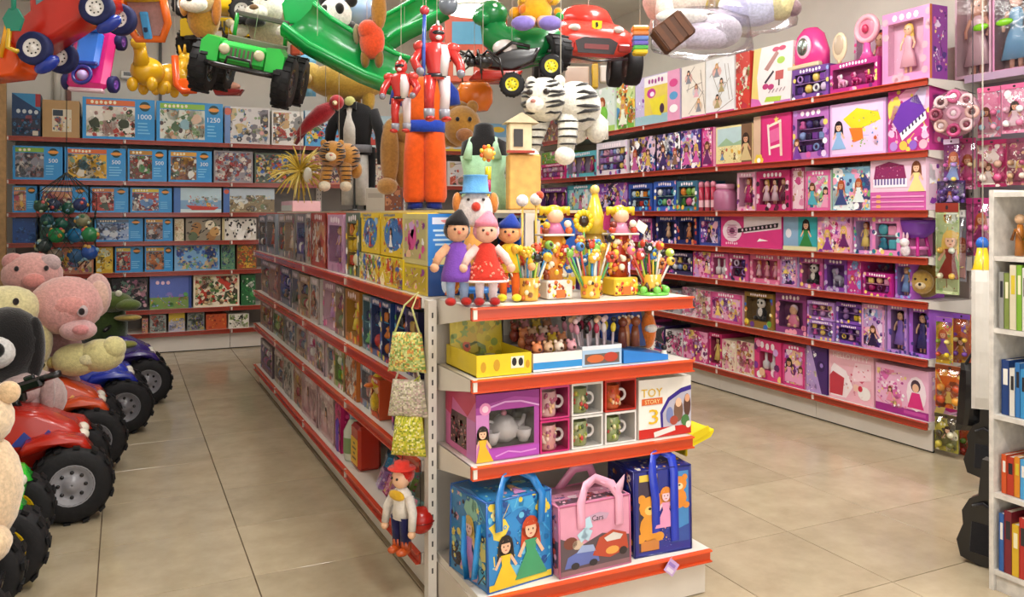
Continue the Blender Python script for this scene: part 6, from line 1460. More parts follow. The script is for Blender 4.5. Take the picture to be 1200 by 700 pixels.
# tuxedo costume
def leg_(c, x, w): return lambda b: b.loft([(x, 0, .05, w, .06), (x, 0, .3, w * 1.05, .065), (x * .9, 0, .5, w * 1.15, .075)], c, 12)
t = dress_dummy('tuxedo_costume', 'black tailcoat costume with white front and trousers on the gondola top', 'costume', deck(416, 1.42), -YAW - .1, .79, [
    ('stand', lambda b: b.lathe([(.12, 0), (.12, .01), (.02, .02), (.015, .9)], '#3a3836', 16), 'steel'),
    ('trouser_leg', leg_('#bdb9b4', -.062, .055), 'cloth'), ('trouser_leg', leg_('#bdb9b4', .062, .055), 'cloth'),
    ('coat_tail', lambda b: b.loft([(.11, .05, .0, .045, .03), (.11, .05, .3, .06, .04), (.09, .04, .55, .08, .06)], '#151417', 10), 'cloth'),
    ('coat_tail', lambda b: b.loft([(-.11, .05, .08, .03, .03), (-.11, .05, .3, .04, .04), (-.09, .04, .55, .06, .06)], '#151417', 10), 'cloth'),
    ('jacket', lambda b: b.loft([(0, 0, .48, .14, .09), (0, 0, .62, .14, .09), (0, 0, .82, .17, .095), (0, 0, .9, .13, .08), (0, 0, .93, .05, .05)], '#18171a', 16), 'cloth'),
    ('shirt_front', lambda b: b.loft([(-.02, -.035, .5, .07, .07), (-.02, -.035, .7, .075, .072), (-.02, -.03, .88, .05, .062), (-.01, -.01, .94, .035, .04)], '#dcd8d2', 14), 'cloth'),
    ('sleeve', lambda b: b.tube([(-.15, 0, .86), (-.21, 0, .7), (-.23, -.02, .52)], [.055, .05, .04], '#1a191c', 10), 'cloth'),
    ('sleeve', lambda b: b.tube([(.15, 0, .86), (.22, 0, .68), (.24, -.02, .5), (.24, -.02, .4)], [.055, .05, .045, .04], '#1a191c', 10), 'cloth'),
    ('belt', lambda b: b.loft([(0, 0, .5, .15, .1), (0, 0, .565, .15, .1)], '#77767c', 16), 'cloth'),
    ('bow_tie', lambda b: b.prism([(-.08, .86), (-.08, .93), (-.02, .9), (.04, .93), (.04, .86), (-.02, .885)], -.105, -.085, '#202024'), 'cloth'),
    ('ruffle', lambda b: b.sph((-.02, -.09, .93), (.05, .03, .045), '#c3c07a', 10, 7), 'cloth')])
t = thing('plush_parrot', 'red plush parrot perched by the tuxedo costume shoulder', 'plush toy', (P(378, 140, 5.3)), -YAW)
MB().tube([(-.16, 0, -.1), (-.08, 0, -.02), (0, 0, .04), (.06, 0, .08)], [.02, .045, .06, .04], '#a82430', 10).build('body', 'plush', t); MB().sph((.09, 0, .11), .05, '#b52a34', 10, 7).build('head', 'plush', t)
MB().tube([(.09, -.05, .1), (.1, -.085, .085)], [.018, .004], '#e3c79a', 8).build('beak', 'plastic', t); MB().tube([(-.1, .03, -.03), (-.18, .02, -.16)], [.03, .01], '#7a1c2c', 8).build('wing', 'plush', t); MB().cyl((.02, .0, .1), (.02, .0, CEIL - P(378, 140, 5.3).z), .002, '#c9c3b8', 5).build('hanging_cord', 'cloth', t)
# orange martial arts costume
t = dress_dummy('martial_arts_costume', 'orange wrap costume with wide blue sash on the gondola top', 'costume', deck(498, 1.45), -YAW, .72, [
    ('stand', lambda b: b.lathe([(.11, 0), (.11, .012), (.018, .02), (.015, .95)], '#45423f', 16), 'steel'),
    ('trouser_leg', lambda b: b.loft([(-.075, 0, .06, .07, .08), (-.075, 0, .1, .088, .09), (-.072, 0, .4, .085, .085), (-.06, 0, .6, .08, .08)], '#d4500f', 14), 'cloth'),
    ('trouser_leg', lambda b: b.loft([(.075, 0, .06, .07, .08), (.075, 0, .1, .088, .09), (.072, 0, .4, .085, .085), (.06, 0, .6, .08, .08)], '#d4500f', 14), 'cloth'),
    ('boot', lambda b: b.loft([(-.07, -.01, .012, .06, .07), (-.07, 0, .075, .055, .06)], '#1d2a78', 12), 'cloth'),
    ('boot', lambda b: b.loft([(.07, -.01, .012, .06, .07), (.07, 0, .075, .055, .06)], '#1d2a78', 12), 'cloth'),
    ('top', lambda b: b.loft([(0, 0, .58, .135, .09), (0, 0, .75, .14, .09), (0, 0, .92, .16, .09), (0, 0, .98, .1, .06)], '#dd5c14', 16), 'cloth'),
    ('sash', lambda b: b.loft([(0, 0, .575, .148, .1), (0, 0, .66, .15, .102)], '#2040a8', 16), 'cloth'),
    ('undershirt_sleeve', lambda b: b.tube([(-.14, 0, .94), (-.2, 0, .86), (-.21, 0, .78)], [.05, .055, .055], '#1f3790', 10), 'cloth'),
    ('undershirt_sleeve', lambda b: b.tube([(.14, 0, .94), (.2, 0, .86), (.21, 0, .78)], [.05, .055, .055], '#1f3790', 10), 'cloth')])
# black torso in a pale green dress
t = dress_dummy('dress_form', 'black child torso wearing a pale green sleeveless dress', 'mannequin', deck(567, 1.5), -YAW - .1, .4, [
    ('torso', lambda b: b.loft([(0, 0, .02, .26, .16), (0, 0, .35, .22, .14), (0, 0, .62, .27, .15), (0, 0, .78, .26, .13), (0, 0, .85, .13, .1), (0, 0, .97, .11, .1), (0, 0, 1.0, .06, .06)], '#161416', 20), 'cloth'),
    ('dress_skirt', lambda b: b.loft([(0, 0, .0, .32, .2), (.02, 0, .2, .27, .18), (0, 0, .42, .235, .155), (0, 0, .62, .278, .158)], '#9fc9a4', 20), 'cloth'),
    ('dress_strap', lambda b: b.tube([(-.17, -.125, .58), (-.15, -.12, .72), (-.14, -.05, .81), (-.15, .07, .77)], [.06, .036, .03, .03], '#a9d0ae', 10), 'cloth'),
    ('dress_strap', lambda b: b.tube([(.17, -.125, .58), (.15, -.12, .72), (.14, -.05, .81), (.15, .07, .77)], [.06, .036, .03, .03], '#a9d0ae', 10), 'cloth')])
# tall tan toy house and straw toy, tiger
t = thing('toy_house', 'tall tan toy house with a dark window on the gondola top', 'toy house', deck(613, 1.58), -YAW + .15)
MB().box((0, 0, .12), (.14, .1, .24), '#d6a458', bev=.006).build('lower_wall', 'wood', t); MB().box((-.02, -.01, .31), (.1, .09, .13), '#ddc9a2', bev=.006).build('upper_wall', 'wood', t)
MB().box((-.03, -.057, .31), (.04, .006, .075), '#241a14').build('window', 'plastic', t); MB().prism([(-.09, .375), (.06, .375), (-.015, .42)], -.065, .045, '#cdbb9a').build('roof', 'wood', t); MB().box((-.02, -.058, .25), (.12, .02, .01), '#a33a2c').build('ledge', 'wood', t)
t = thing('straw_toy', 'spiky golden straw toy hanging beside the tiger', 'straw toy', P(352, 200, 5.2), -YAW)
rs = random.Random(9); m = MB()
for k in range(70):
    a = rs.uniform(0, 2 * pi); L = rs.uniform(.1, .2); e = rs.uniform(-.5, .5)
    m.tube([(0, 0, .0), (L * cos(a) * .6, e * .12, L * sin(a) * .6 + .01), (L * cos(a), e * .16, L * sin(a) - .02)], [.007, .006, .002], rs.choice(['#c9a83a', '#d9bb58', '#a98a2c', '#e3cd7a']), 5)
m.build('straw', 'wood', t)['kind'] = 'stuff'; MB().sph((.06, -.05, -.03), (.03, .03, .05), '#d9d4c4', 10, 7).build('bead', 'plastic', t); MB().cyl((0, 0, .02), (0, 0, CEIL - P(352, 200, 5.2).z), .002, '#c9c3b8', 5).build('hanging_cord', 'cloth', t)

def stripes(m, c, rad3, col, n, r, w=.012, front=True):
    """curved stripe bands hugging an ellipsoid"""
    for k in range(n):
        z = -.8 + 1.6 * (k + .5) / n
        for sd in (-1, 1):
            pts = []
            for j in range(5):
                a = (-pi / 2 if front else pi / 2) + sd * (.35 + j * .28 + r.uniform(-.05, .05))
                zz = z + .06 * j * (1 if k % 2 else .4) + r.uniform(-.03, .03); q = math.sqrt(max(0.05, 1 - min(.95, zz * zz)))
                pts.append((c[0] + rad3[0] * q * cos(a), c[1] + rad3[1] * q * sin(a), c[2] + rad3[2] * zz))
            m.tube(pts, [w * .3, w, w, w * .8, w * .2], col, 5)
def tiger(label, loc, rz, s, base, dark, white, long=True):
    t = thing('plush_tiger', label, 'plush toy', loc, rz); r = random.Random(4)
    MB(SCL(s)).sph((.25, .25, .15), (.3, .42, .3), base, 16, 10).build('body', 'plush', t)
    m = MB(SCL(s)); stripes(m, (.25, .25, .15), (.3, .42, .3), dark, 6, r, .022); m.build('body_stripes', 'plush', t)['kind'] = 'stuff'
    h = MB(SCL(s)).sph((-.05, -.1, .2), (.27, .25, .26), base, 16, 10).build('head', 'plush', t)
    m = MB(SCL(s)); stripes(m, (-.05, -.1, .2), (.27, .25, .26), dark, 7, r, .018); m.build('head_stripes', 'plush', h)['kind'] = 'stuff'
    MB(SCL(s)).sph((-.1, -.32, .12), (.11, .08, .09), white, 12, 8).sph((-.1, -.395, .15), (.035, .02, .025), '#c98a80', 8, 6).build('muzzle', 'plush', h)
    for k in (-1, 1):
        MB(SCL(s)).sph((-.05 + k * .17, -.05, .41), (.07, .04, .08), base, 9, 7).build('ear', 'plush', h); MB(SCL(s)).sph((-.06 + k * .1, -.335, .26), (.042, .02, .036), '#2a2422', 8, 6).build('eye', 'plastic', h)
        l = MB(SCL(s)).tube([(.05 + k * .17, 0, .0), (.02 + k * .2, -.08, -.25), (.0 + k * .21, -.12, -.42)], [.13, .11, .1], base, 12).build('front_leg', 'plush', t)
        MB(SCL(s)).sph((0 + k * .21, -.15, -.46), (.12, .14, .11), white, 12, 8).build('paw', 'plush', l)
        m = MB(SCL(s))
        for j in range(4): m.torus((.035 + k * (.18 + .008 * j), -.03 - .03 * j, -.06 - .09 * j), .118 - .006 * j, .012, dark, 14, 5)
        m.build('leg_stripes', 'plush', l)
        MB(SCL(s)).sph((.35 + k * .12, .4, -.1), (.14, .16, .18), base, 12, 8).build('hind_leg', 'plush', t)
    MB(SCL(s)).tube([(.4, .6, .1), (.5, .75, .0), (.5, .8, -.2)], [.06, .05, .04], base, 9).build('tail', 'plush', t)
    top = (CEIL - loc[2])
    MB().cyl((.1 * s, .1 * s, .3 * s), (.1 * s, .1 * s, top), .002, '#d8d3c8', 5).build('hanging_cord', 'cloth', t)
    return t
tiger('white plush tiger with black stripes hanging over the toy house', P(645, 138, 3.75), -YAW - .3, .39, '#d9d4c6', '#24211f', '#ece6da')
tiger('orange plush tiger hanging between straw toy and tuxedo', P(392, 192, 5.0), -YAW + .3, .3, '#b8813a', '#2a1c14', '#ddd2b8')
def plush(name, label, loc, rz, parts, cord=None, mat='plush', cat='plush toy'):
    t = thing(name, label, cat, loc, rz)
    for nm, ells, col in parts:
        b = MB()
        for e in ells: b.sph(e[0], e[1], e[2] if len(e) > 2 else col, 14, 9)
        b.build(nm, mat, t)
    if cord is not None: MB().cyl(cord, (cord[0], cord[1], CEIL - loc[2]), .0022, '#d8d3c8', 5).build('hanging_cord', 'cloth', t)
    return t
BR = '#a87a3e'
plush('plush_lion', 'brown plush lion hanging behind the orange costume', P(497, 160, 4.75), -YAW, [
    ('body', [((0, .1, .05), (.26, .12, .12))], BR), ('head', [((.22, .0, .06), (.11, .1, .12)), ((.24, -.09, .0), (.05, .04, .04), '#8a5a34')], '#a3752f'), ('front_leg', [((-.2, .0, -.1), (.055, .05, .2))], BR), ('front_leg', [((-.14, .08, -.12), (.05, .05, .18))], BR),
    ('paw', [((-.21, -.03, -.29), (.06, .07, .05))], '#b98a4c'), ('ear', [((.16, .0, .17), (.035, .02, .04))], BR), ('ear', [((.28, .0, .17), (.035, .02, .04))], BR), ('eye', [((.2, -.095, .09), (.012, .01, .014))], '#1d1410'), ('eye', [((.27, -.095, .09), (.012, .01, .014))], '#1d1410'), ('mane', [((.18, .06, .08), (.13, .06, .14))], '#8a6428')], (0, .1, .15))
GOLD = '#b9923a'
plush('plush_dog', 'golden shaggy plush dog hanging below the green slide', P(405, 100, 5.6), -YAW, [
    ('body', [((.02, 0, .0), (.26, .12, .1)), ((-.12, -.02, .03), (.14, .11, .1))], GOLD), ('head', [((-.24, -.04, .06), (.1, .09, .09))], '#c4a04c'), ('ear', [((-.31, -.04, .05), (.03, .03, .07))], '#8a6a26'), ('ear', [((-.17, -.06, .05), (.03, .03, .07))], '#8a6a26'), ('muzzle', [((-.25, -.12, .03), (.05, .05, .04)), ((-.25, -.165, .04), (.016, .012, .012), '#2a1c14')], '#d0b26a'),
    ('leg', [((.16, -.02, -.1), (.045, .045, .09))], GOLD), ('leg', [((-.08, -.02, -.11), (.045, .045, .09))], GOLD), ('leg', [((.05, .06, -.1), (.045, .045, .09))], GOLD), ('tail', [((.3, 0, .06), (.1, .04, .035))], GOLD)], (0, 0, .08))
# ---------------------------------------------------------------- wheels and vehicles
def wheel(parent, c, R, W, axis, hub, tyre='#1b1a1c', knobs=14, holes=True, side=0):
    M = TR(*c) @ (RX(90) if axis == 'y' else RY(90))
    b = MB(M).lathe([(.5 * R, -W * .42), (.86 * R, -W / 2), (.97 * R, -W * .36), (R * .985, 0), (.97 * R, W * .36), (.86 * R, W / 2), (.5 * R, W * .42)], tyre, 28, cap=False)
    for k in range(knobs):
        a = 2 * pi * k / knobs
        for s in (-1, 1):
            b.box((R * .985, s * W * .25, 0), (R * .07, W * .42, R * .16), '#131214', RZ(math.degrees(a) + s * 360 / knobs / 4) @ RX(90))
    w = b.build('wheel', 'rubber', parent)
    h = MB(M)
    for s in (-1, 1):
        h.lathe([(.02 * R, s * W * .38), (.16 * R, s * W * .40), (.2 * R, s * W * .3), (.42 * R, s * W * .3), (.52 * R, s * W * .44), (.56 * R, s * W * .42)] if s > 0 else [(.56 * R, s * W * .42), (.52 * R, s * W * .44), (.42 * R, s * W * .3), (.2 * R, s * W * .3), (.16 * R, s * W * .40), (.02 * R, s * W * .38)], hub, 22, cap=False)
        if holes:
            for k in range(8): h.lathe([(.05 * R, s * W * .31 - .001), (.05 * R, s * W * .325 + .001)], '#222022', 8, M=TR(.32 * R * cos(k * pi / 4), .32 * R * sin(k * pi / 4), 0))
    h.build('hub', 'plastic', w)
    return w
def hull(b, pts, hw, col, y=0., shrink=.93, M=None):
    """side profile in x,z given width along y, with softened flanks"""
    n = len(pts); cx = sum(p[0] for p in pts) / n; cz = sum(p[1] for p in pts) / n
    lay = [(-hw, shrink - .1), (-hw * .95, shrink), (-hw * .7, 1.0), (hw * .7, 1.0), (hw * .95, shrink), (hw, shrink - .1)]; m = len(lay)
    V = [(cx + (x - cx) * k, y + yy, cz + (z - cz) * k) for yy, k in lay for x, z in pts]
    F = [tuple(range(n)), tuple(reversed(range((m - 1) * n, m * n)))]
    for i in range(m - 1):
        F += [(i * n + j, (i + 1) * n + j, (i + 1) * n + (j + 1) % n, i * n + (j + 1) % n) for j in range(n)]
    return b.add(V, F, col, True, M)
def cord(t, loc, pts, M=None):
    """hanging cords from local points straight up to the ceiling"""
    for p in pts:
        MB().cyl(p, (p[0], p[1], CEIL - loc[2]), .0016, '#d6d0c4', 5).build('hanging_cord', 'cloth', t)

def jeep(label, loc, rot, s, col, wheelc='#1a191b', plate=None, hub='#3a3a3c', bigw=.17):
    """toy jeep seen from its front (-y); s = overall scale, about 0.6 m wide at 1"""
    t = thing('ride_on_jeep', label, 'toy jeep', loc, rot)
    S = SCL(s)
    MB(S).box((0, .1, .2), (.36, .5, .16), col, bev=.03).build('hood', 'plastic', t)
    gr = MB(S).box((0, -.16, .2), (.32, .04, .13), shade(col, .8), bev=.012).build('grille', 'plastic', t)
    for k in range(6): MB(S).box((-.075 + k * .03, -.183, .2), (.014, .01, .08), '#5d5a4a').build('grille_slot', 'plastic', gr)
    for k in (-1, 1):
        MB(S).prism([(k * .17 - .0, .12), (k * .30, .12), (k * .30, .25), (k * .26, .3), (k * .17, .29)] if k > 0 else [(-.30, .12), (-.17, .12), (-.17, .29), (-.26, .3), (-.30, .25)], -.17, .05, col).build('fender', 'plastic', t)
        MB(S).lathe([(.035, 0), (.04, .012), (.02, .02)], '#c9bfa0', 14, TR(k * .125, -.18, .22) @ RX(90)).build('headlight', 'plastic', t)
        MB(S).tube([(k * .2, .34, .28), (k * .19, .3, .5)], .016, shade(col, .6), 8).build('windscreen_post', 'plastic', t)
    MB(S).box((0, .3, .5), (.42, .02, .04), '#55534c', bev=.008).build('windscreen_bar', 'plastic', t)
    MB(S).box((0, .28, .3), (.46, .03, .05), '#6d6a5c', bev=.008).build('dashboard', 'plastic', t)
    MB(S).box((0, .5, .18), (.42, .4, .14), shade(col, .75), bev=.02).build('tub', 'plastic', t)
    MB(S).tube([(-.24, -.2, .1), (-.14, -.24, .1), (.14, -.24, .1), (.24, -.2, .1)], .022, '#1d1c1e', 8).tube([(-.1, -.23, .1), (-.08, -.25, .17), (.08, -.25, .17), (.1, -.23, .1)], .012, '#1d1c1e', 8).build('bumper', 'plastic', t)
    MB(S).box((0, .1, .1), (.5, .06, .04), '#151416').box((0, .55, .1), (.5, .06, .04), '#151416').build('axle', 'plastic', t)
    if plate: MB(S).box((.02, -.262, .12), (.12, .006, .05), plate).build('number_plate', 'card', t)
    for (x, y) in ((-.3, .0), (.3, .0), (-.3, .55), (.3, .55)): wheel(t, (x * s, y * s, .06 * s), bigw * s, .13 * s, 'x', hub)
    return t
loc = P(285, 96, 4.7)
t = jeep('green toy jeep with big black wheels hanging over the left aisle', loc, (rad(10), rad(11), -YAW + .12), .76, '#2fbf4a', bigw=.2)
cord(t, loc, [(0, .1, .25)])
loc = P(262, 62, 6.2)
t = jeep('yellow toy jeep hanging behind the green jeep', loc, (rad(4), 0, -YAW), .88, '#e6bf12', plate='#e6dcd4', bigw=.13)
cord(t, loc, [(0, .2, .25)])
# second yellow truck, above the yellow jeep
loc = P(262, 10, 5.5)
t = thing('toy_truck', 'yellow toy truck with black wheels hanging above the jeeps', 'toy truck', loc, -YAW + .1)
hull(MB(), [(-.3, 0), (.25, -.06), (.3, .1), (.1, .22), (-.05, .12), (-.3, .14)], .14, '#e8c21a').build('body', 'plastic', t); MB().box((-.22, -.0, .2), (.14, .26, .16), '#efcf2a', RY(4), bev=.02).build('cab', 'plastic', t)
for (x, y, z) in ((-.2, -.16, -.02), (.16, -.16, -.05), (-.2, .16, -.02), (.16, .16, -.05)): wheel(t, (x, y, z), .085, .07, 'y', '#b9b5ae')
cord(t, loc, [(0, 0, .15)])
# red sports car, seen from the front
loc = P(690, 66, 5.3)
t = thing('pedal_car', 'red sports pedal car with yellow shield hanging above the tiger', 'toy car', loc, (rad(6), rad(3), -YAW + .05))
body = MB()
secs = [(-.32, .19, .0, .11), (-.3, .23, -.02, .14), (-.12, .26, -.02, .19), (.1, .27, -.02, .24), (.3, .26, -.02, .26), (.6, .25, .0, .27), (.75, .22, .03, .25)]
n = 14; V = []
for (y, hw, z0, z1_) in secs:
    for j in range(n):
        a = 2 * pi * j / n; cx_, sz = cos(a), sin(a)
        V.append((hw * (abs(cx_) ** .6) * (1 if cx_ > 0 else -1), y, (z0 + z1_) / 2 + (z1_ - z0) / 2 * (abs(sz) ** .7) * (1 if sz > 0 else -1)))
F = [tuple(range(n)), tuple(reversed(range(len(V) - n, len(V))))] + [(i * n + j, (i + 1) * n + j, (i + 1) * n + (j + 1) % n, i * n + (j + 1) % n) for i in range(len(secs) - 1) for j in range(n)]
body.add(V, [tuple(reversed(f)) for f in F], '#cf3a2e', True).build('body', 'plastic', t)
MB().prism([(-.11, -.01), (-.13, .06), (-.08, .085), (.08, .085), (.13, .06), (.11, -.01)], -.325, -.28, '#2a1719').build('air_intake', 'plastic', t)
MB().box((0, -.328, .03), (.15, .01, .03), '#7a2a2a').build('grille_bar', 'plastic', t)
sh_ = MB().prism([(-.028, .12), (-.03, .165), (.03, .165), (.028, .12), (0, .1)], -.325, -.30, '#e8bf1a', RX(-20)); sh_.prism([(-.006, .115), (.008, .13), (.004, .155), (-.01, .15)], -.329, -.324, '#241a14', RX(-20)); sh_.build('shield', 'plastic', t, (0, -.03, -.075))
for k in (-1, 1):
    MB().sph((k * .19, -.24, .14), (.035, .06, .025), '#d8d2cc', 12, 8, RZ(-k * 12)).build('headlight', 'plastic', t)
    MB().box((k * .17, -.315, .03), (.08, .03, .05), '#9f221c', bev=.01).build('side_intake', 'plastic', t)
MB().loft([(0, .25, .22, .2, .2), (0, .3, .33, .15, .15), (0, .32, .36, .1, .1)], '#c9342a', 18).build('cockpit', 'plastic', t); MB().box((0, .06, .275), (.24, .02, .11), '#f2f0ee', RX(-30), bev=.01).build('windscreen', 'plastic', t)
for (x, y, z, R) in ((-.27, -.1, -.06, .12), (.27, -.1, -.06, .12), (-.27, .55, -.04, .12), (.27, .55, -.04, .12)): wheel(t, (x, y, z), R, .1, 'x', '#6a6668', knobs=0)
MB().tube([(-.2, -.3, -.03), (0, -.36, -.06), (.2, -.3, -.03)], .008, '#2a2628', 6).build('tow_wire', 'plastic', t)
cord(t, loc, [(0, .2, .3)])
# black and red racer with a yellow wheel, big off road tyre, black spider toy
loc = P(600, 78, 4.6)
t = thing('toy_motorbike', 'red and black toy motorbike with yellow spoked wheel hanging', 'toy motorbike', loc, -YAW)
hull(MB(), [(-.2, .0), (.0, -.03), (.12, .02), (.16, .1), (.0, .09), (-.2, .06)], .05, '#1f1c1e').build('frame', 'plastic', t); hull(MB(), [(-.24, -.08), (.02, -.08), (.06, -.03), (-.2, -.03)], .06, '#a8261c').build('fairing', 'plastic', t); MB().sph((-.04, -.01, .1), (.07, .05, .05), '#d8cfcc', 12, 8).build('tank', 'plastic', t)
MB().tube([(.1, -.06, .1), (.0, -.07, .12), (-.1, -.05, .05)], .01, '#141315', 6).tube([(.1, .06, .1), (.0, .07, .12)], .01, '#141315', 6).build('exhaust', 'plastic', t)
wheel(t, (.0, -.05, -.11), .07, .05, 'y', '#e3d51e', knobs=10, holes=True); wheel(t, (.22, 0, .0), .07, .05, 'y', '#e3d51e', knobs=10)
cord(t, loc, [(0, 0, .1)])
loc = P(650, 62, 4.75)
t = thing('spare_tyre', 'large black off road toy tyre hanging left of the red car', 'tyre', loc, -YAW + .5)
wheel(t, (0, 0, 0), .105, .13, 'x', '#2a2a2c'); cord(t, loc, [(0, 0, .1)])
loc = P(566, 72, 4.4)
t = thing('spider_toy', 'black long legged spider toy hanging beside the red figure', 'toy spider', loc, -YAW)
MB().sph((0, 0, 0), (.055, .05, .04), '#141214', 14, 9).build('abdomen', 'plastic', t); MB().sph((-.065, -.01, -.005), .028, '#1a181a', 10, 7).build('head', 'plastic', t)
for k in range(8):
    s = -1 if k % 2 else 1; a = (k // 2 - 1.5) * .5
    MB().tube([(-.03, 0, 0), (-.05 + .1 * a, s * .05, .05), (-.06 + .2 * a, s * .08, .0), (-.07 + .24 * a, s * .09, -.08)], [.008, .007, .006, .003], '#171517', 6).build('leg', 'plastic', t)
cord(t, loc, [(0, 0, .03)])
# green dinosaur rocker with a doll upon it
loc = P(600, 30, 4.8)
t = thing('dinosaur_rocker', 'green plastic dinosaur rocker hanging with a doll on its back', 'toy rocker', loc, -YAW)
MB().sph((-.12, -.02, .06), (.1, .09, .08), '#127a3c', 14, 9).sph((-.17, -.06, .03), (.06, .06, .045), '#158845', 12, 8).build('head', 'plastic', t)
MB().tube([(-.12, 0, .05), (-.1, 0, -.06), (.0, 0, -.12), (.15, 0, -.12), (.28, 0, -.05)], [.07, .09, .12, .11, .05], '#14803f', 14).build('body', 'plastic', t)
for k in (-1, 1): MB().sph((-.1, k * .075 - .01, .09), .018, '#e9efe6', 8, 6).build('eye', 'plastic', t); MB().tube([(-.12, k * .08, -.2), (.05, k * .08, -.225), (.22, k * .08, -.19)], .02, '#0f6a34', 8).build('runner', 'plastic', t)
for k in range(4): MB().cyl((-.04 + .14 * (k // 2), (-1) ** k * .07, -.21), (-.04 + .14 * (k // 2), (-1) ** k * .05, -.12), .025, '#117038', 8).build('leg', 'plastic', t)
cord(t, loc, [(.1, 0, -.02)])
loc = P(628, 22, 4.62)
t = thing('soft_doll', 'soft doll with orange yarn hair and lilac shoes on the dinosaur rocker', 'doll', loc, -YAW)
MB().loft([(0, 0, -.03, .1, .07), (0, 0, .1, .07, .06)], '#d8a21e', 14).build('dress', 'cloth', t); MB().sph((0, -.01, .17), .08, '#eebd9a', 14, 9).build('head', 'cloth', t)
m = MB(); rr = random.Random(2)
for k in range(26): m.sph((rr.uniform(-.14, .14), rr.uniform(-.02, .06), .09 + rr.uniform(-.05, .16)), rr.uniform(.025, .04), rr.choice(['#e8a51a', '#e07a1c', '#f0c02a']), 8, 6)
m.build('hair', 'plush', t)
for k in (-1, 1):
    l = MB().tube([(k * .03, -.05, -.03), (k * .06, -.12, -.05)], [.035, .04], '#efc0a6', 10).build('leg', 'cloth', t); MB().sph((k * .075, -.15, -.06), (.065, .05, .04), '#8a7ac9', 12, 8).build('shoe', 'cloth', l)
MB().sph((.13, -.05, .0), .025, '#2f9a3a', 8, 6).build('bow', 'cloth', t); cord(t, loc, [(0, 0, .2)])

# ---------------------------------------------------------------- green slides
def slide(label, pts, w, dep, col, loc_d, name='slide_chute'):
    """curved gutter: pts (px, py, depth) along its length"""
    Q = [P(*p) for p in pts]; o = Q[0].copy()
    t = thing(name, label, 'toy slide', o)
    prof = [(-w, .03), (-w, dep), (-w * .86, dep), (-w * .8, .0), (-w * .3, -.035), (w * .3, -.035), (w * .8, .0), (w * .86, dep), (w, dep), (w, .03), (w * .85, -.05), (w * .3, -.075), (-w * .3, -.075), (-w * .85, -.05)]
    V = []
    for i, q in enumerate(Q):
        tg = (Q[min(i + 1, len(Q) - 1)] - Q[max(0, i - 1)]).normalized()
        vw = (q - Vector((0, 0, EYE))).normalized()
        up = Vector((0, 0, .75)) - vw * .8
        up = (up - tg * up.dot(tg)).normalized(); sd = tg.cross(up).normalized()
        for a, b in prof: V.append(q - o + sd * a + up * b)
    n = len(prof)
    F = [tuple(range(n)), tuple(reversed(range(len(V) - n, len(V))))] + [(i * n + j, i * n + (j + 1) % n, (i + 1) * n + (j + 1) % n, (i + 1) * n + j) for i in range(len(Q) - 1) for j in range(n)]
    MB().add(V, F, col, True).build('chute', 'plastic', t)
    m = MB()
    for s in (2, 7): m.tube([V[i * n + s] for i in range(len(Q))], .014, '#15b055', 7)
    m.build('rim', 'plastic', t)
    mid = Q[len(Q) // 2] - o
    cord(t, o, [(mid.x, mid.y, mid.z), (Q[1] - o)[:]])
    return t
slide('long green plastic slide chute hanging from upper left to the red figures', [(348, 22, 4.7), (372, 42, 4.7), (400, 58, 4.75), (430, 74, 4.8), (458, 86, 4.85), (478, 92, 4.9)], .15, .05, '#0f9a48', 4.7)
slide('short green plastic slide chute hanging at top centre', [(516, 4, 5.1), (496, 16, 5.1), (474, 28, 5.15), (452, 40, 5.2), (446, 52, 5.2)], .12, .05, '#12a04c', 5.1)
loc = P(366, 14, 5.2)
t = thing('climbing_frame', 'green plastic climbing frame head with rounded side walls hanging at the top', 'climbing frame', loc, -YAW)
hull(MB(), [(-.14, -.1), (.14, -.12), (.16, .05), (.08, .16), (-.08, .16), (-.16, .02)], .03, '#16a553', -.1).build('side_wall', 'plastic', t); hull(MB(), [(-.14, -.1), (.14, -.12), (.16, .05), (.08, .16), (-.08, .16), (-.16, .02)], .03, '#16a553', .1).build('side_wall', 'plastic', t); MB().box((0, 0, -.08), (.26, .2, .03), '#119149').build('platform', 'plastic', t); cord(t, loc, [(0, 0, -.07)])
loc = P(338, 8, 6.2)
t = thing('globe_lamp', 'bright white globe lamp hanging behind the plush dog and green slide', 'lamp', loc)
MB().sph((0, 0, 0), .14, '#ffffff', 20, 14).build('globe', 'lamp_glow', t); MB().cyl((0, 0, .13), (0, 0, CEIL - loc[2]), .006, '#d9d5cd', 6).build('flex', 'plastic', t)
# white round lamp shade and grey ball
loc = P(555, 3, 5.6)
t = thing('pendant_lamp', 'white dish pendant lamp glowing at the top edge', 'lamp', loc)
MB().lathe([(.2, -.06), (.21, -.05), (.14, .04), (.04, .09), (.02, .12)], '#f4f1ea', 28, cap=False).build('shade', 'plastic', t); MB().lathe([(.19, -.055), (.12, -.035), (.01, -.03)], '#ffffff', 24).build('bulb', 'lamp_glow', t); MB().cyl((0, 0, .1), (0, 0, CEIL - loc[2]), .006, '#d9d5cd', 6).build('flex', 'plastic', t)
loc = P(525, 6, 4.6)
t = thing('hanging_ball', 'grey shiny ball hanging beside the pendant lamp', 'ball', loc); MB().sph((0, 0, 0), .055, '#6f7884', 18, 12).build('ball', 'plastic', t); MB().torus((0, 0, .055), .01, .003, '#444444', 10, 5, axis='y').build('ring', 'plastic', t); cord(t, loc, [(0, 0, .06)])

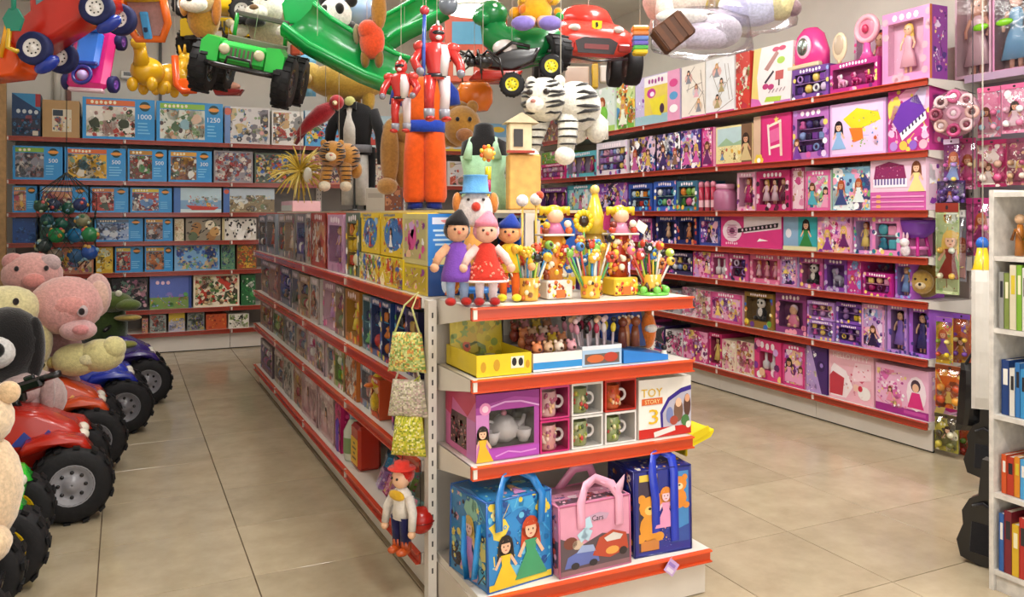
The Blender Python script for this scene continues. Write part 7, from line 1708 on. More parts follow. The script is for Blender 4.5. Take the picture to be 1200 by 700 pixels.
# ---------------------------------------------------------------- red armoured figures
def hero(label, loc, rz, h, blue=True, mate='#b9b4c0'):
    t = thing('armoured_figure', label, 'toy figure', loc, rz); R1, R2 = '#bf2f2c', '#d8cfd2'
    for s in (-1, 1):
        l = MB().tube([(s * .07 * h, 0, .46 * h), (s * .085 * h, -.01 * h, .27 * h), (s * .08 * h, .01 * h, .1 * h)], [.07 * h, .055 * h, .05 * h], R1 if s < 0 else '#d9c9cc', 10).build('leg', 'plastic', t)
        MB().tube([(s * .08 * h, 0, .13 * h), (s * .08 * h, 0, .03 * h)], [.06 * h, .055 * h], '#8a8a94', 10).build('shin_guard', 'plastic', l); MB().sph((s * .085 * h, -.05 * h, .025 * h), (.05 * h, .1 * h, .03 * h), '#b3241f', 10, 7).build('boot', 'plastic', l)
        a = MB().tube([(s * .15 * h, 0, .74 * h), (s * .24 * h, -.02 * h, .6 * h), (s * .22 * h, -.12 * h, .5 * h)], [.06 * h, .05 * h, .045 * h], R1, 10).build('arm', 'plastic', t); MB().sph((s * .21 * h, -.15 * h, .48 * h), .045 * h, '#7d7b86', 8, 6).build('hand', 'plastic', a); MB().sph((s * .17 * h, 0, .76 * h), (.08 * h, .07 * h, .06 * h), '#c93a33', 10, 7).build('shoulder_pad', 'plastic', t)
    MB().loft([(0, 0, .43 * h, .11 * h, .08 * h), (0, 0, .53 * h, .1 * h, .075 * h), (0, 0, .68 * h, .15 * h, .1 * h), (0, 0, .79 * h, .13 * h, .08 * h), (0, 0, .82 * h, .05 * h, .05 * h)], R1, 16).build('torso', 'plastic', t)
    MB().loft([(.05 * h, -.02 * h, .46 * h, .05 * h, .07 * h), (.06 * h, -.03 * h, .66 * h, .07 * h, .085 * h), (.05 * h, -.02 * h, .78 * h, .05 * h, .07 * h)], R2, 12).build('chest_plate', 'plastic', t); MB().loft([(0, 0, .45 * h, .12 * h, .09 * h), (0, 0, .485 * h, .12 * h, .09 * h)], '#26222c', 14).build('belt', 'plastic', t)
    hd = MB().sph((0, 0, .9 * h), (.085 * h, .09 * h, .1 * h), '#c23430', 14, 9).build('helmet', 'plastic', t); MB().sph((0, -.06 * h, .9 * h), (.065 * h, .04 * h, .03 * h), '#1a181c', 12, 7).build('visor', 'plastic', hd); MB().sph((0, -.07 * h, .85 * h), (.035 * h, .03 * h, .025 * h), '#d9cfd0', 8, 6).build('chin_guard', 'plastic', hd); MB().tube([(0, .05 * h, .97 * h), (0, -.03 * h, 1.02 * h), (0, -.07 * h, .97 * h)], .015 * h, '#e3dcdc', 6).build('crest', 'plastic', hd)
    if blue: MB().tube([(-.17 * h, -.12 * h, .45 * h), (-.15 * h, -.05 * h, .8 * h), (-.13 * h, 0, 1.1 * h)], .02 * h, '#3553a8', 8).sph((-.13 * h, 0, 1.13 * h), .05 * h, '#c23a44', 8, 6).build('staff', 'plastic', t)
    cord(t, loc, [(0, 0, h)])
    return t
loc = P(512, 143, 3.6); hero('large red armoured toy figure with blue staff hanging before the orange costume', loc, -YAW + .35, .43)
loc = P(470, 156, 4.1); hero('smaller red armoured toy figure hanging behind on the left', loc, -YAW - .2, .37, False)

# ---------------------------------------------------------------- toys hanging on the left
def car_rot(lab, loc, rot): return thing('toy_truck', lab, 'toy truck', loc, rot)
loc = P(82, 30, 4.2)
t = thing('digger_truck', 'red toy digger with orange bucket and white hubbed wheels hanging at upper left', 'toy truck', loc, (0, rad(-33), -YAW))
hull(MB(), [(-.27, -.05), (.25, -.05), (.29, .05), (.2, .1), (.12, .24), (-.02, .26), (-.1, .12), (-.27, .1)], .11, '#bb2418').build('body', 'plastic', t)
hull(MB(), [(-.06, .12), (.0, .23), (.1, .21), (.12, .12)], .114, '#6f9aa8').build('window', 'plastic', t); hull(MB(), [(-.5, -.02), (-.34, -.1), (-.27, -.06), (-.26, .06), (-.38, .09)], .1, '#e0500f').build('bucket', 'plastic', t)
MB().tube([(-.34, -.115, .0), (-.2, -.115, .14)], .012, '#e8a41a', 7).build('bucket_arm', 'plastic', t); MB().tube([(-.34, .115, .0), (-.2, .115, .14)], .012, '#e8a41a', 7).build('bucket_arm', 'plastic', t)
for (x, y) in ((-.17, -.12), (.2, -.12), (-.17, .12), (.2, .12)): wheel(t, (x, y, -.06), .085, .06, 'y', '#e3dfdc', tyre='#1c2350', knobs=0)
[MB().sph((q, -.1, -.15), (.07, .04, .035), '#1d3596', 12, 8).build('mudguard', 'plastic', t) for q in (-.17, .2)]; MB().sph((.04, -.02, .32), (.11, .08, .05), '#3a6a72', 12, 8).build('roof_light', 'plastic', t)
MB(RY(33)).cyl((0, 0, .15), (0, 0, CEIL - loc[2]), .0016, '#d6d0c4', 5).build('hanging_cord', 'cloth', t)
loc = P(16, 22, 4.0)
t = thing('toy_spade', 'green toy spade with yellow handle hanging at the left edge', 'toy spade', loc, -YAW)
MB().prism([(-.03, -.06), (.03, -.06), (.05, 0), (.02, .05), (-.02, .05), (-.05, 0)], -.008, .008, '#12806a').build('blade', 'plastic', t); MB().cyl((0, 0, .04), (0, 0, .2), .012, '#158a70', 8).build('shaft', 'plastic', t); MB().tube([(-.02, 0, -.05), (-.03, 0, -.14), (.02, 0, -.16)], .012, '#c9a21e', 8).build('handle', 'plastic', t); cord(t, loc, [(0, 0, .19)])
loc = P(108, 70, 4.7)
t = thing('ride_on_car', 'pink and blue ride-on toy car hanging upright on the left', 'toy car', loc, (rad(78), rad(4), -YAW))
MB(RX(0)).box((0, 0, .0), (.24, .36, .07), '#d6247c', bev=.03).build('body', 'plastic', t)
MB().box((0, .04, .05), (.14, .22, .05), '#2f6fd0', bev=.02).build('seat', 'plastic', t); MB().box((0, .17, .07), (.13, .06, .09), '#3f86e0', bev=.02).build('backrest', 'plastic', t); MB().box((0, -.05, .075), (.15, .02, .02), '#1d2f86', bev=.005).build('seat_edge', 'plastic', t)
MB().torus((0, -.12, .075), .05, .011, '#2a2a80', 18, 7).build('steering_wheel', 'plastic', t); MB().sph((0, -.12, .07), .03, '#b9a3d8', 10, 6).build('horn', 'plastic', t)
for (x, y) in ((-.13, -.13), (.13, -.13), (-.13, .13), (.13, .13)): wheel(t, (x, y, -.03), .05, .04, 'x', '#7a4ab0', tyre='#26245a', knobs=0, holes=False)
MB().box((0, -.185, .0), (.2, .02, .04), '#e9c9d6', bev=.006).build('bumper', 'plastic', t); MB(RY(-4) @ RX(-78)).cyl((0, 0, .15), (0, 0, CEIL - loc[2]), .0016, '#d6d0c4', 5).build('hanging_cord', 'cloth', t)
loc = P(170, 14, 4.5)
t = thing('baby_swing', 'orange and yellow baby swing seat with blue strap hanging', 'baby swing', loc, (rad(25), 0, -YAW))
MB().tube([(-.11, 0, .1), (-.115, 0, -.06), (-.07, 0, -.15), (.07, 0, -.15), (.115, 0, -.06), (.11, 0, .1)], [.022] * 6, '#e0661c', 10).build('frame', 'plastic', t)
MB().prism([(-.09, .08), (-.09, -.06), (-.05, -.13), (.05, -.13), (.09, -.06), (.09, .08)][::-1], .0, .02, '#b88a84').build('seat', 'cloth', t); MB().box((0, -.02, -.07), (.045, .02, .15), '#4f9fd8', bev=.006).build('strap', 'cloth', t); MB().box((0, -.035, -.09), (.02, .012, .025), '#1f2a4a', bev=.003).build('buckle', 'plastic', t); MB().loft([(0, .02, .06, .13, .06), (0, .02, .14, .12, .05)], '#c9981c', 14).build('hood', 'plastic', t)
MB(RX(-25)).cyl((0, 0, .1), (0, 0, CEIL - loc[2]), .0016, '#d6d0c4', 5).build('hanging_cord', 'cloth', t)
def hopper(label, loc, rz, s, front=True):
    t = thing('hopper_animal', label, 'bouncy toy', loc, rz, 'yellow hopper animals'); Y = '#dba81a'; S = SCL(s)
    MB(S).sph((0, 0, .0), (.13, .16, .12), Y, 16, 10).build('body', 'plastic', t)
    h = MB(S).tube([(0, -.1, .04), (0, -.13, .13), (0, -.15, .18)], [.07, .05, .05], Y, 12).sph((0, -.17, .2), (.055, .08, .055), '#e3b626', 12, 8).build('head', 'plastic', t)
    for k in (-1, 1):
        MB(S).tube([(k * .03, -.13, .24), (k * .045, -.12, .32)], [.018, .008], Y, 8).build('ear', 'plastic', h); MB(S).sph((k * .04, -.21, .22), .01, '#1d1a14', 6, 5).build('eye', 'plastic', h)
        MB(S).sph((k * .08, -.1, -.12), (.045, .045, .06), Y, 10, 7).build('leg', 'plastic', t); MB(S).sph((k * .08, .1, -.12), (.045, .045, .06), Y, 10, 7).build('leg', 'plastic', t)
    cord(t, loc, [(0, 0, .1 * s)])
hopper('yellow hopper animal hanging with its head up facing out', P(173, 84, 4.9), -YAW, .72)
hopper('yellow hopper animal hanging turned away beside its twin', P(200, 90, 5.2), -YAW + 2.6, .68)
loc = P(220, 88, 5.1)
t = thing('toy_sled', 'small orange plastic sled hanging behind the green jeep wheel', 'toy sled', loc, -YAW)
MB().tube([(-.08, 0, .12), (-.07, 0, -.06), (-.03, 0, -.1), (.04, 0, -.1), (.08, 0, .0), (.09, 0, .12)], .022, '#e0541a', 9).build('runner', 'plastic', t); MB().box((0, .01, -.06), (.14, .03, .08), '#e8621e', bev=.01).build('seat', 'plastic', t); cord(t, loc, [(-.08, 0, .12)])
loc = P(268, 105, 5.5)
t = thing('toy_boat', 'small pink and red toy boat hanging under the green jeep', 'toy boat', loc, -YAW)
hull(MB(), [(-.08, -.04), (.07, -.04), (.1, .0), (-.1, .0)], .04, '#8f1f20').build('hull', 'plastic', t); MB().sph((-.01, 0, .02), (.09, .04, .035), '#d8a08c', 12, 8).build('deck', 'plastic', t); cord(t, loc, [(0, 0, .04)])
W_, K_ = '#e3ddcf', '#1d1a1a'
plush('plush_dog', 'white plush dog with black muzzle hanging above the green jeep', P(312, 26, 5.5), -YAW, [
    ('body', [((.02, .08, -.03), (.17, .12, .13))], '#d9d2bc'), ('head', [((.0, -.05, .08), (.13, .11, .11))], W_), ('muzzle', [((-.02, -.15, .03), (.075, .06, .05)), ((-.02, -.2, .05), (.03, .02, .02), '#7a5a3a')], '#efe9dd'), ('mouth', [((-.03, -.14, -.03), (.07, .05, .035))], K_), ('ear', [((.16, -.02, .06), (.045, .03, .14))], '#c9b98a'), ('ear', [((-.14, -.02, .05), (.05, .03, .1))], '#8a7c66'), ('eye', [((-.05, -.145, .12), (.014, .012, .016))], K_), ('eye', [((.04, -.145, .12), (.014, .012, .016))], K_), ('paw', [((-.16, -.05, -.06), (.06, .06, .05))], W_), ('paw', [((.14, -.05, -.08), (.06, .06, .05))], W_)], (0, 0, .18))
plush('plush_puppy', 'tan and white plush puppy riding on the yellow jeep', P(236, 20, 5.1), -YAW, [
    ('body', [((0, .04, .0), (.1, .09, .13))], '#c9963c'), ('head', [((0, -.04, .1), (.1, .09, .09))], '#d9b47a'), ('muzzle', [((0, -.12, .05), (.085, .05, .05)), ((-.01, -.165, .07), (.022, .015, .015), '#3a2218')], '#efe6d8'), ('ear', [((.1, -.02, .05), (.03, .03, .11))], '#b06a24'), ('ear', [((-.1, -.02, .08), (.03, .03, .08))], '#c98a3a'), ('eye', [((-.035, -.115, .13), (.012, .01, .013))], K_), ('eye', [((.035, -.115, .13), (.012, .01, .013))], K_)], (0, 0, .18))
plush('plush_panda', 'plush panda hanging head down beside the green slide', P(396, 24, 5.0), -YAW, [
    ('body', [((.05, .04, -.08), (.09, .08, .09))], K_), ('head', [((-.01, -.02, .03), (.1, .09, .1))], '#ece7e2'), ('muzzle', [((-.05, -.1, -.02), (.045, .04, .035)), ((-.06, -.135, -.01), (.016, .012, .012), K_)], '#f3eee8'), ('eye_patch', [((-.06, -.085, .04), (.03, .02, .035))], K_), ('eye_patch', [((.03, -.095, .05), (.028, .02, .035))], K_), ('ear', [((.08, 0, .12), (.04, .03, .04))], K_), ('ear', [((-.08, 0, .12), (.04, .03, .04))], K_), ('arm', [((-.02, -.06, -.11), (.07, .05, .045))], K_)], (0, 0, .12))
plush('plush_giraffe', 'brown plush giraffe with an orange coat hanging at top centre', P(436, 40, 4.8), -YAW, [
    ('coat', [((0, 0, -.04), (.075, .06, .11)), ((-.02, -.02, .02), (.06, .05, .06))], '#d84a22'), ('neck', [((.04, 0, .14), (.045, .045, .12))], '#a8742c'), ('head', [((.06, -.03, .25), (.055, .07, .05))], '#b8843a'), ('leg', [((-.04, 0, -.14), (.028, .028, .06))], '#8a5a26'), ('leg', [((.04, 0, -.14), (.028, .028, .06))], '#8a5a26'), ('arm', [((-.09, 0, .0), (.022, .03, .06))], '#8a7a5a')], (.05, 0, .28))
loc = P(415, 10, 5.6)
t = thing('hanging_bowl', 'pale blue plastic bowl toy hanging behind the panda', 'toy bowl', loc)
MB().lathe([(.06, -.1), (.12, -.04), (.14, .08), (.13, .08), (.1, -.02)], '#9fb4dc', 20).build('bowl', 'plastic', t); MB().torus((0, 0, .08), .138, .01, '#d8dcec', 22, 6).build('rim', 'plastic', t); cord(t, loc, [(.0, .0, .0)])
loc = P(352, 80, 5.8)
t = thing('wall_bag', 'red, white and sky blue bag hanging behind the green jeep wheel', 'bag', loc, -YAW)
pillow(MB(), .22, .3, .08, ['#7ab8dc', '#8fc6e4', '#6aa8d0'], random.Random(2), M=TR(0, 0, -.2)).build('pouch', 'cloth', t); MB().box((-.02, 0, .13), (.1, .05, .1), '#c9583f', bev=.02).build('top_panel', 'cloth', t); cord(t, loc, [(0, 0, .15)])

# ---------------------------------------------------------------- plush in bags above the pink wall
FILM = 'film'
loc = P(812, 14, 5.35)
plush('plush_elephant', 'big beige plush elephant hanging at the top right of centre', loc, -YAW, [
    ('body', [((-.08, .08, .1), (.24, .18, .2))], '#c0b3a6'), ('ear', [((.1, .0, .12), (.1, .05, .14))], '#a08a3e'), ('trunk', [((-.2, -.08, -.02), (.06, .06, .13))], '#b8aa9c'), ('leg', [((-.04, .0, -.1), (.07, .07, .1))], '#b9ac9f'), ('leg', [((-.2, .1, -.08), (.07, .07, .1))], '#b9ac9f')], (0, .05, .25))
loc = P(788, 38, 4.3)
t = thing('brown_package', 'dark brown square package hanging tilted beside the wrapped plush', 'package', loc, (0, rad(-38), -YAW))
MB().box((0, 0, 0), (.19, .09, .15), '#4a2810', bev=.012).build('package', 'wood', t)
for k in range(3): MB().box((-.06 + k * .06, -.047, 0), (.03, .006, .14), '#5a3216').build('panel', 'wood', t)
MB(RY(38)).cyl((0, 0, .05), (0, 0, CEIL - loc[2]), .0016, '#d6d0c4', 5).build('hanging_cord', 'cloth', t)
def wrapped(label, loc, rz, ells, bag, tilt=0):
    t = thing('wrapped_plush', label, 'plush toy', loc, (0, rad(tilt), rz), 'plush in clear bags at the top')
    for nm, e in ells:
        b = MB()
        for q in e: b.sph(q[0], q[1], q[2], 14, 9)
        b.build(nm, 'plush', t)
    b = MB(); r = random.Random(5)
    b.loft([(0, 0, bag[0], bag[2] * .5, bag[3] * .6), (0, 0, bag[0] * .6, bag[2], bag[3]), (0, 0, bag[1] * .6, bag[2] * .95, bag[3]), (0, 0, bag[1], bag[2] * .3, bag[3] * .3)], '#ffffff', 14)
    b.V = [(x + r.uniform(-.012, .012), y + r.uniform(-.012, .012), z + r.uniform(-.012, .012)) for x, y, z in b.V]
    b.build('clear_bag', 'film', t)
    MB(RY(-tilt)).cyl((0, 0, bag[1]), (0, 0, CEIL - loc[2]), .0016, '#d6d0c4', 5).build('hanging_cord', 'cloth', t)
L1, L2, CR = '#cfc4d6', '#ded6e6', '#efeae4'
wrapped('lilac grey plush in a clear bag hanging above the white cartons', P(822, 42, 4.7), -YAW, [('body', [((0, 0, .0), (.2, .09, .08), L1), ((.1, .02, .03), (.14, .1, .1), '#b9b0bd')]), ('leg', [((-.18, -.02, -.04), (.11, .05, .045), L2)]), ('leg', [((-.12, -.04, .1), (.15, .05, .045), CR)])], (-.12, .16, .3, .13))
wrapped('cream and blue plush in a clear bag hanging at the top edge', P(880, 12, 4.98), -YAW, [('body', [((0, 0, .02), (.2, .11, .12), '#cfcfea'), ((-.1, -.02, .0), (.1, .1, .12), '#c3bfe0')]), ('head', [((.17, -.03, .03), (.09, .09, .1), '#ddd09c'), ((.24, -.05, .0), (.05, .05, .05), '#8a6f74')])], (-.14, .18, .28, .15))
loc = P(750, 46, 4.9)
t = thing('rainbow_toy', 'orange and rainbow stacking toy hanging beside the red car', 'stacking toy', loc, -YAW)
for k, (c, z) in enumerate([('#e0891e', .06), ('#c9763a', .03), ('#5a7fc0', .0), ('#6a5fb8', -.03), ('#4fae4a', -.055), ('#e3c21e', -.08)]): MB().box((0, 0, z), (.1 - .003 * k, .08, .03), c, bev=.008).build('block', 'plastic', t)
cord(t, loc, [(0, 0, .07)])
loc = P(690, 90, 6.9)
t = thing('boxed_chair', 'cream toy chair with yellow stripe hanging under the red car', 'toy chair', loc, -YAW)
MB().box((-.1, 0, 0), (.2, .1, .16), '#cfb9a8', bev=.01).build('seat', 'plastic', t); MB().box((.05, -.01, .0), (.05, .1, .2), '#c9a21e', bev=.006).build('stripe', 'plastic', t); MB().box((.17, 0, .02), (.16, .08, .14), '#d9d0c6', bev=.01).build('backrest', 'plastic', t); cord(t, loc, [(0, 0, .07)])
loc = P(558, 58, 6.6)
t = thing('wall_toys_card', 'orange and blue boxed toy hanging behind the red figure', 'boxed toy', loc, -YAW)
MB().box((0, 0, 0), (.5, .12, .55), '#b5503a', bev=.01).build('carton', 'card', t); MB().box((-.02, -.062, .12), (.34, .004, .18), '#4f8fae').build('picture', 'card', t); MB().box((-.1, -.062, -.12), (.16, .004, .2), '#b9b4aa').build('label', 'card', t); cord(t, loc, [(0, 0, .27)])
loc = P(556, 112, 4.9)
t = thing('orange_lantern', 'orange plastic pumpkin bucket hanging under the red racer', 'toy bucket', loc)
MB().loft([(0, 0, -.09, .08, .08), (0, 0, -.04, .11, .11), (0, 0, .03, .11, .11), (0, 0, .07, .09, .09)], '#e2761a', 18).build('bucket', 'plastic', t); MB().torus((0, 0, .1), .08, .006, '#3a2a1c', 18, 6, axis='y').build('handle', 'plastic', t); cord(t, loc, [(0, 0, .18)])
# ---------------------------------------------------------------- ride-on vehicles parked along the left
def quad(label, X, Y, rz, s, col, hub, dark='#1a191b', decal=None, R=.15, seat='#2a2729', sport=False):
    """child's quad: front towards +x, wheels' axle along y; X = front wheel centre"""
    t = thing('ride_on_quad', label, 'ride-on toy', (X, Y, 0), rz, 'ride-on quads parked on the left')
    S = SCL(s)
    body = MB(S)
    hull(body, [(-.62, .22), (-.1, .17), (.07, .24), (.1, .33), (.04, .42), (-.1, .50), (-.22, .52), (-.36, .42), (-.62, .42), (-.68, .32)], .15, col)
    bo = body.build('body', 'plastic', t)
    for k in (-1, 1):
        f = MB(S); hull(f, [(-.2, .33), (-.16, .385), (-.03, .415), (.08, .385), (.12, .33), (.09, .33), (-.03, .375), (-.14, .345)], .075, col, k * .21); f.build('front_fender', 'plastic', t)
        f = MB(S); hull(f, [(-.74, .32), (-.68, .39), (-.54, .4), (-.42, .34), (-.44, .31), (-.54, .36), (-.66, .35), (-.71, .30)], .075, col, k * .21); f.build('rear_fender', 'plastic', t)
        MB(S).sph((.075, k * .07, .36), (.03, .035, .03), '#d9d4c4', 10, 7).build('headlight', 'plastic', t)
    if decal:
        for q, c in enumerate(decal[:2]):
            up = [(-.32 + k * .05, .385 + (.055 if k % 2 else .0) - .02 * q) for k in range(7)]
            MB(S).prism([(-.34, .35 + .01 * q), (-.01, .345)] + [(x_, z_ - .0) for x_, z_ in reversed(up)], -.1495 - .003 * q, -.145, c).build('decal', 'card', bo)
    MB(S).box((-.45, 0, .45), (.32, .2, .07), seat, bev=.025).build('seat', 'plastic', t)
    MB(S).tube([(-.2, 0, .48), (-.22, 0, .58)], .02, dark, 8).tube([(-.26, -.19, .57), (-.22, -.1, .59), (-.22, .1, .59), (-.26, .19, .57)], .014, dark, 8).build('handlebar', 'plastic', t)
    MB(S).tube([(.06, -.13, .22), (.15, -.08, .22), (.15, .08, .22), (.06, .13, .22)], .014, dark, 8).build('bumper', 'plastic', t)
    MB(S).box((-.26, 0, .16), (.62, .16, .08), dark).box((0, 0, R), (.04, .42, .04), dark).box((-.56, 0, R), (.04, .42, .04), dark).build('chassis', 'plastic', t)
    for (x, y) in ((.03, -.24), (.03, .24), (-.56, -.24), (-.56, .24)): wheel(t, (x * s, y * s, R * s), R * s, .15 * s, 'y', hub)
    return t
FL = ['#e8dfd8', '#3a4a9a', '#c9b9c0']
quad('red ride-on quad with grey hubs and white flame decals', -.26, 4.62, .04, 1.0, '#b02314', '#8d8b90', decal=FL, R=.18)
quad('lime green ride-on quad with yellow hubs', -.46, 3.9, .02, .93, '#34c23a', '#e0b818', decal=['#1f8a2a', '#8ae08a'], R=.18)
quad('royal blue ride-on quad nearest the camera at the left edge', -.52, 3.22, .0, .95, '#1f35b8', '#3a3a44', decal=['#e6e3ea', '#c2412c', '#e6e3ea'], R=.18)
quad('orange ride-on quad with pale stripes behind the red one', -.2, 5.42, .05, 1.0, '#c4471f', '#7a787c', decal=['#e8d9a8', '#e8b86a'], R=.18)
quad('deep blue ride-on quad behind the orange one', -.04, 6.22, .05, 1.0, '#1c2f9c', '#6f6d72', decal=['#7a8ad8'], R=.18)
quad('purple ride-on quad farthest down the left row', .12, 7.05, .05, 1.0, '#3b2a78', '#7f7d82', R=.175)
# ---------------------------------------------------------------- big plush piled on the quads
def face_to_cam(p): return -YAW
def pl(name, label, px, py, d, parts): return plush(name, label, P(px, py, d), -YAW + .25, parts)
pl('plush_elephant', 'large pink plush elephant head with big ears on the left row', 78, 362, 4.75, [
    ('body', [((-.1, .16, -.28), (.15, .14, .2))], '#b98f8e'), ('head', [((0, 0, .02), (.2, .18, .17))], '#d9a19c'), ('ear', [((.15, .05, .07), (.08, .05, .13)), ((.17, .01, .07), (.055, .03, .09), '#d9b5a6')], '#cfa9a4'), ('ear_flap', [((.04, -.14, .03), (.11, .04, .06))], '#dc9a94'), ('muzzle', [((.09, -.12, -.11), (.1, .08, .06))], '#d3a7a8'), ('snout', [((.12, -.19, -.1), (.045, .03, .03))], '#d98f90'), ('eye', [((.12, -.165, .0), (.018, .014, .022))], '#2a2224'), ('eye_white', [((.12, -.158, .002), (.03, .015, .035))], '#c9b7b9'), ('leg', [((-.14, .05, -.44), (.06, .08, .07))], '#b98f8e'), ('leg', [((.0, .05, -.44), (.06, .08, .07))], '#b98f8e')])
pl('plush_pig', 'pink plush pig peeking over behind the elephant', 38, 322, 5.5, [
    ('body', [((0, .1, -.36), (.2, .16, .34))], '#c99a96'), ('head', [((0, 0, .0), (.19, .16, .15))], '#d7a19b'), ('ear', [((-.1, -.05, .09), (.07, .04, .06))], '#cf938f'), ('ear', [((.12, -.06, .08), (.07, .04, .06))], '#c9b0b0'), ('snout', [((.05, -.15, -.03), (.07, .04, .05))], '#e0938c'), ('eye', [((-.05, -.15, .05), (.015, .012, .018))], '#2a2224'), ('eye', [((.12, -.13, .05), (.015, .012, .018))], '#2a2224')])
pl('plush_duck', 'cream yellow plush duck at the left edge', 8, 362, 4.55, [('body', [((0, .1, -.3), (.19, .16, .28))], '#d8cd98'), ('head', [((0, 0, .0), (.17, .14, .13))], '#ddd3a0'), ('beak', [((.06, -.14, -.04), (.06, .05, .025))], '#d99a4a'), ('eye', [((.08, -.115, .05), (.016, .012, .02))], '#2a2224'), ('wing', [((.16, .06, -.2), (.05, .1, .12))], '#cfc48c')])
pl('plush_panda', 'black and white plush panda with round dark eyes at the left edge', 8, 404, 4.1, [
    ('body', [((-.05, .1, -.26), (.18, .16, .24))], '#bfb4b0'), ('head', [((0, 0, .0), (.17, .14, .19))], '#141214'), ('muzzle', [((-.01, -.13, -.02), (.09, .06, .08))], '#d9d6d4'), ('nose', [((.005, -.185, .0), (.045, .025, .04))], '#171517'), ('ear', [((.13, -.02, -.02), (.05, .05, .16))], '#171416'), ('eye', [((-.06, -.13, .1), (.02, .015, .025))], '#c9c4c2'), ('paw', [((.06, -.12, -.34), (.09, .08, .06))], '#c9a9a8')])
pl('plush_banana', 'pale yellow curved plush lying on the orange quad', 107, 419, 4.75, [('body', [((-.08, 0, -.01), (.13, .1, .095)), ((.05, 0, .01), (.13, .1, .095)), ((.12, -.01, .05), (.07, .08, .07))], '#d6cd90'), ('tip', [((-.2, 0, -.02), (.04, .04, .035))], '#b9a860'), ('patch', [((.0, -.085, .0), (.05, .012, .03))], '#e3dcac')])
pl('plush_crocodile', 'dark green shaggy plush crocodile behind the elephant', 132, 372, 6.3, [('body', [((-.06, .05, -.08), (.16, .14, .24))], '#33451c'), ('head', [((.0, -.02, .12), (.15, .12, .08))], '#4a5a24'), ('snout', [((.12, -.08, .1), (.1, .07, .045))], '#56662c'), ('jaw', [((.12, -.06, .0), (.1, .06, .025))], '#a8924a'), ('eye', [((.06, -.09, .19), (.025, .02, .025))], '#d8d6c0'), ('foot', [((.1, -.08, -.2), (.09, .07, .03))], '#8a8a3c'), ('leg', [((-.12, -.06, -.34), (.07, .07, .09))], '#2c3c18'), ('leg', [((.06, -.06, -.36), (.07, .07, .09))], '#2c3c18')])
pl('plush_bear', 'peach plush bear close to the camera at the left edge', -22, 558, 2.85, [('body', [((0, 0, -.05), (.13, .13, .2))], '#dfc3a0'), ('head', [((0, -.02, .2), (.11, .1, .1))], '#e2c9a8'), ('ear', [((.09, -.02, .29), (.04, .03, .04))], '#d9b890'), ('ear', [((-.09, -.02, .29), (.04, .03, .04))], '#d9b890'), ('muzzle', [((0, -.11, .17), (.05, .04, .04)), ((0, -.15, .185), (.018, .012, .012), '#3a2a20')], '#efdfc8'), ('leg', [((-.08, -.12, -.2), (.06, .09, .06))], '#dcbf9a'), ('leg', [((.07, -.12, -.2), (.06, .09, .06))], '#dcbf9a')])
plush('plush_rabbit', 'grey pink plush rabbit slumped among the quads', P(30, 470, 4.15), -YAW, [('body', [((0, .05, .0), (.17, .14, .15))], '#b39a97'), ('head', [((.02, -.06, .08), (.1, .09, .08))], '#bda4a2'), ('ear', [((-.08, -.04, .06), (.035, .03, .11))], '#a88f8d'), ('ear', [((.14, -.05, .05), (.035, .03, .11))], '#a88f8d'), ('paw', [((.1, -.12, -.06), (.07, .06, .05))], '#d8b48c'), ('eye', [((.0, -.145, .1), (.012, .01, .014))], '#211c1c'), ('eye', [((.07, -.14, .1), (.012, .01, .014))], '#211c1c')])
loc = P(40, 455, 3.85)
t = thing('toy_blaster', 'black toy blaster lying on the grey plush', 'toy gun', loc, (rad(12), rad(-18), -YAW))
MB().box((-.03, 0, .02), (.16, .04, .05), '#161518', bev=.01).build('receiver', 'plastic', t); MB().cyl((.05, 0, .03), (.14, 0, .03), .016, '#1d1c1f', 10).build('barrel', 'plastic', t); MB().box((-.06, 0, -.03), (.035, .03, .07), '#19181b', RY(15), bev=.008).build('grip', 'plastic', t); MB().box((-.0, 0, .055), (.05, .02, .02), '#26252a', bev=.004).build('sight', 'plastic', t)
# ---------------------------------------------------------------- net of balls
rb_ = random.Random(12)
bl = [(48, 242, '#2a4a3a'), (62, 240, '#33405a'), (80, 244, '#1f5a4a'), (94, 240, '#2a3a6a'), (55, 258, '#2c5a5e'), (72, 262, '#2a6a5a'), (97, 258, '#8a8a6a'), (66, 276, '#1f8a4c'), (88, 276, '#1f7ab0'), (105, 275, '#23804a'), (64, 300, '#7a6a5a'), (88, 300, '#3a6a9a'), (105, 296, '#2450a0'), (52, 288, '#3a4a4a')]
cn = ['dark green', 'slate blue', 'teal green', 'navy', 'dusky teal', 'sea green', 'olive beige', 'bright green', 'azure', 'emerald', 'brown and grey', 'sky blue', 'cobalt', 'charcoal green']
for k, (px, py, c) in enumerate(bl):
    loc = P(px, py, 7.6 + (k % 3) * .12); R = .062 if k < 7 else .072
    t = thing('play_ball', '%s marbled ball in the net before the puzzle shelves' % cn[k], 'ball', loc, (rb_.random() * 3, rb_.random() * 3, 0), 'balls in the hanging net')
    MB().sph((0, 0, 0), R, c, 16, 11).build('ball', 'plastic', t); m = MB()
    for j in range(7):
        a, b = rb_.uniform(0, 6.28), rb_.uniform(-1.2, 1.2); v = Vector((cos(a) * cos(b), sin(a) * cos(b), sin(b)))
        m.sph(v * R * .93, R * .3, rb_.choice(['#b9c9b0', '#d0a04a', '#7fb0c9', '#c95a5a', '#4a7a5a']), 8, 6)
    m.build('marbling', 'plastic', t)['kind'] = 'stuff'
loc = P(78, 270, 7.75)
t = thing('ball_net', 'dark string net holding the marbled balls', 'net', loc, -YAW); m = MB()
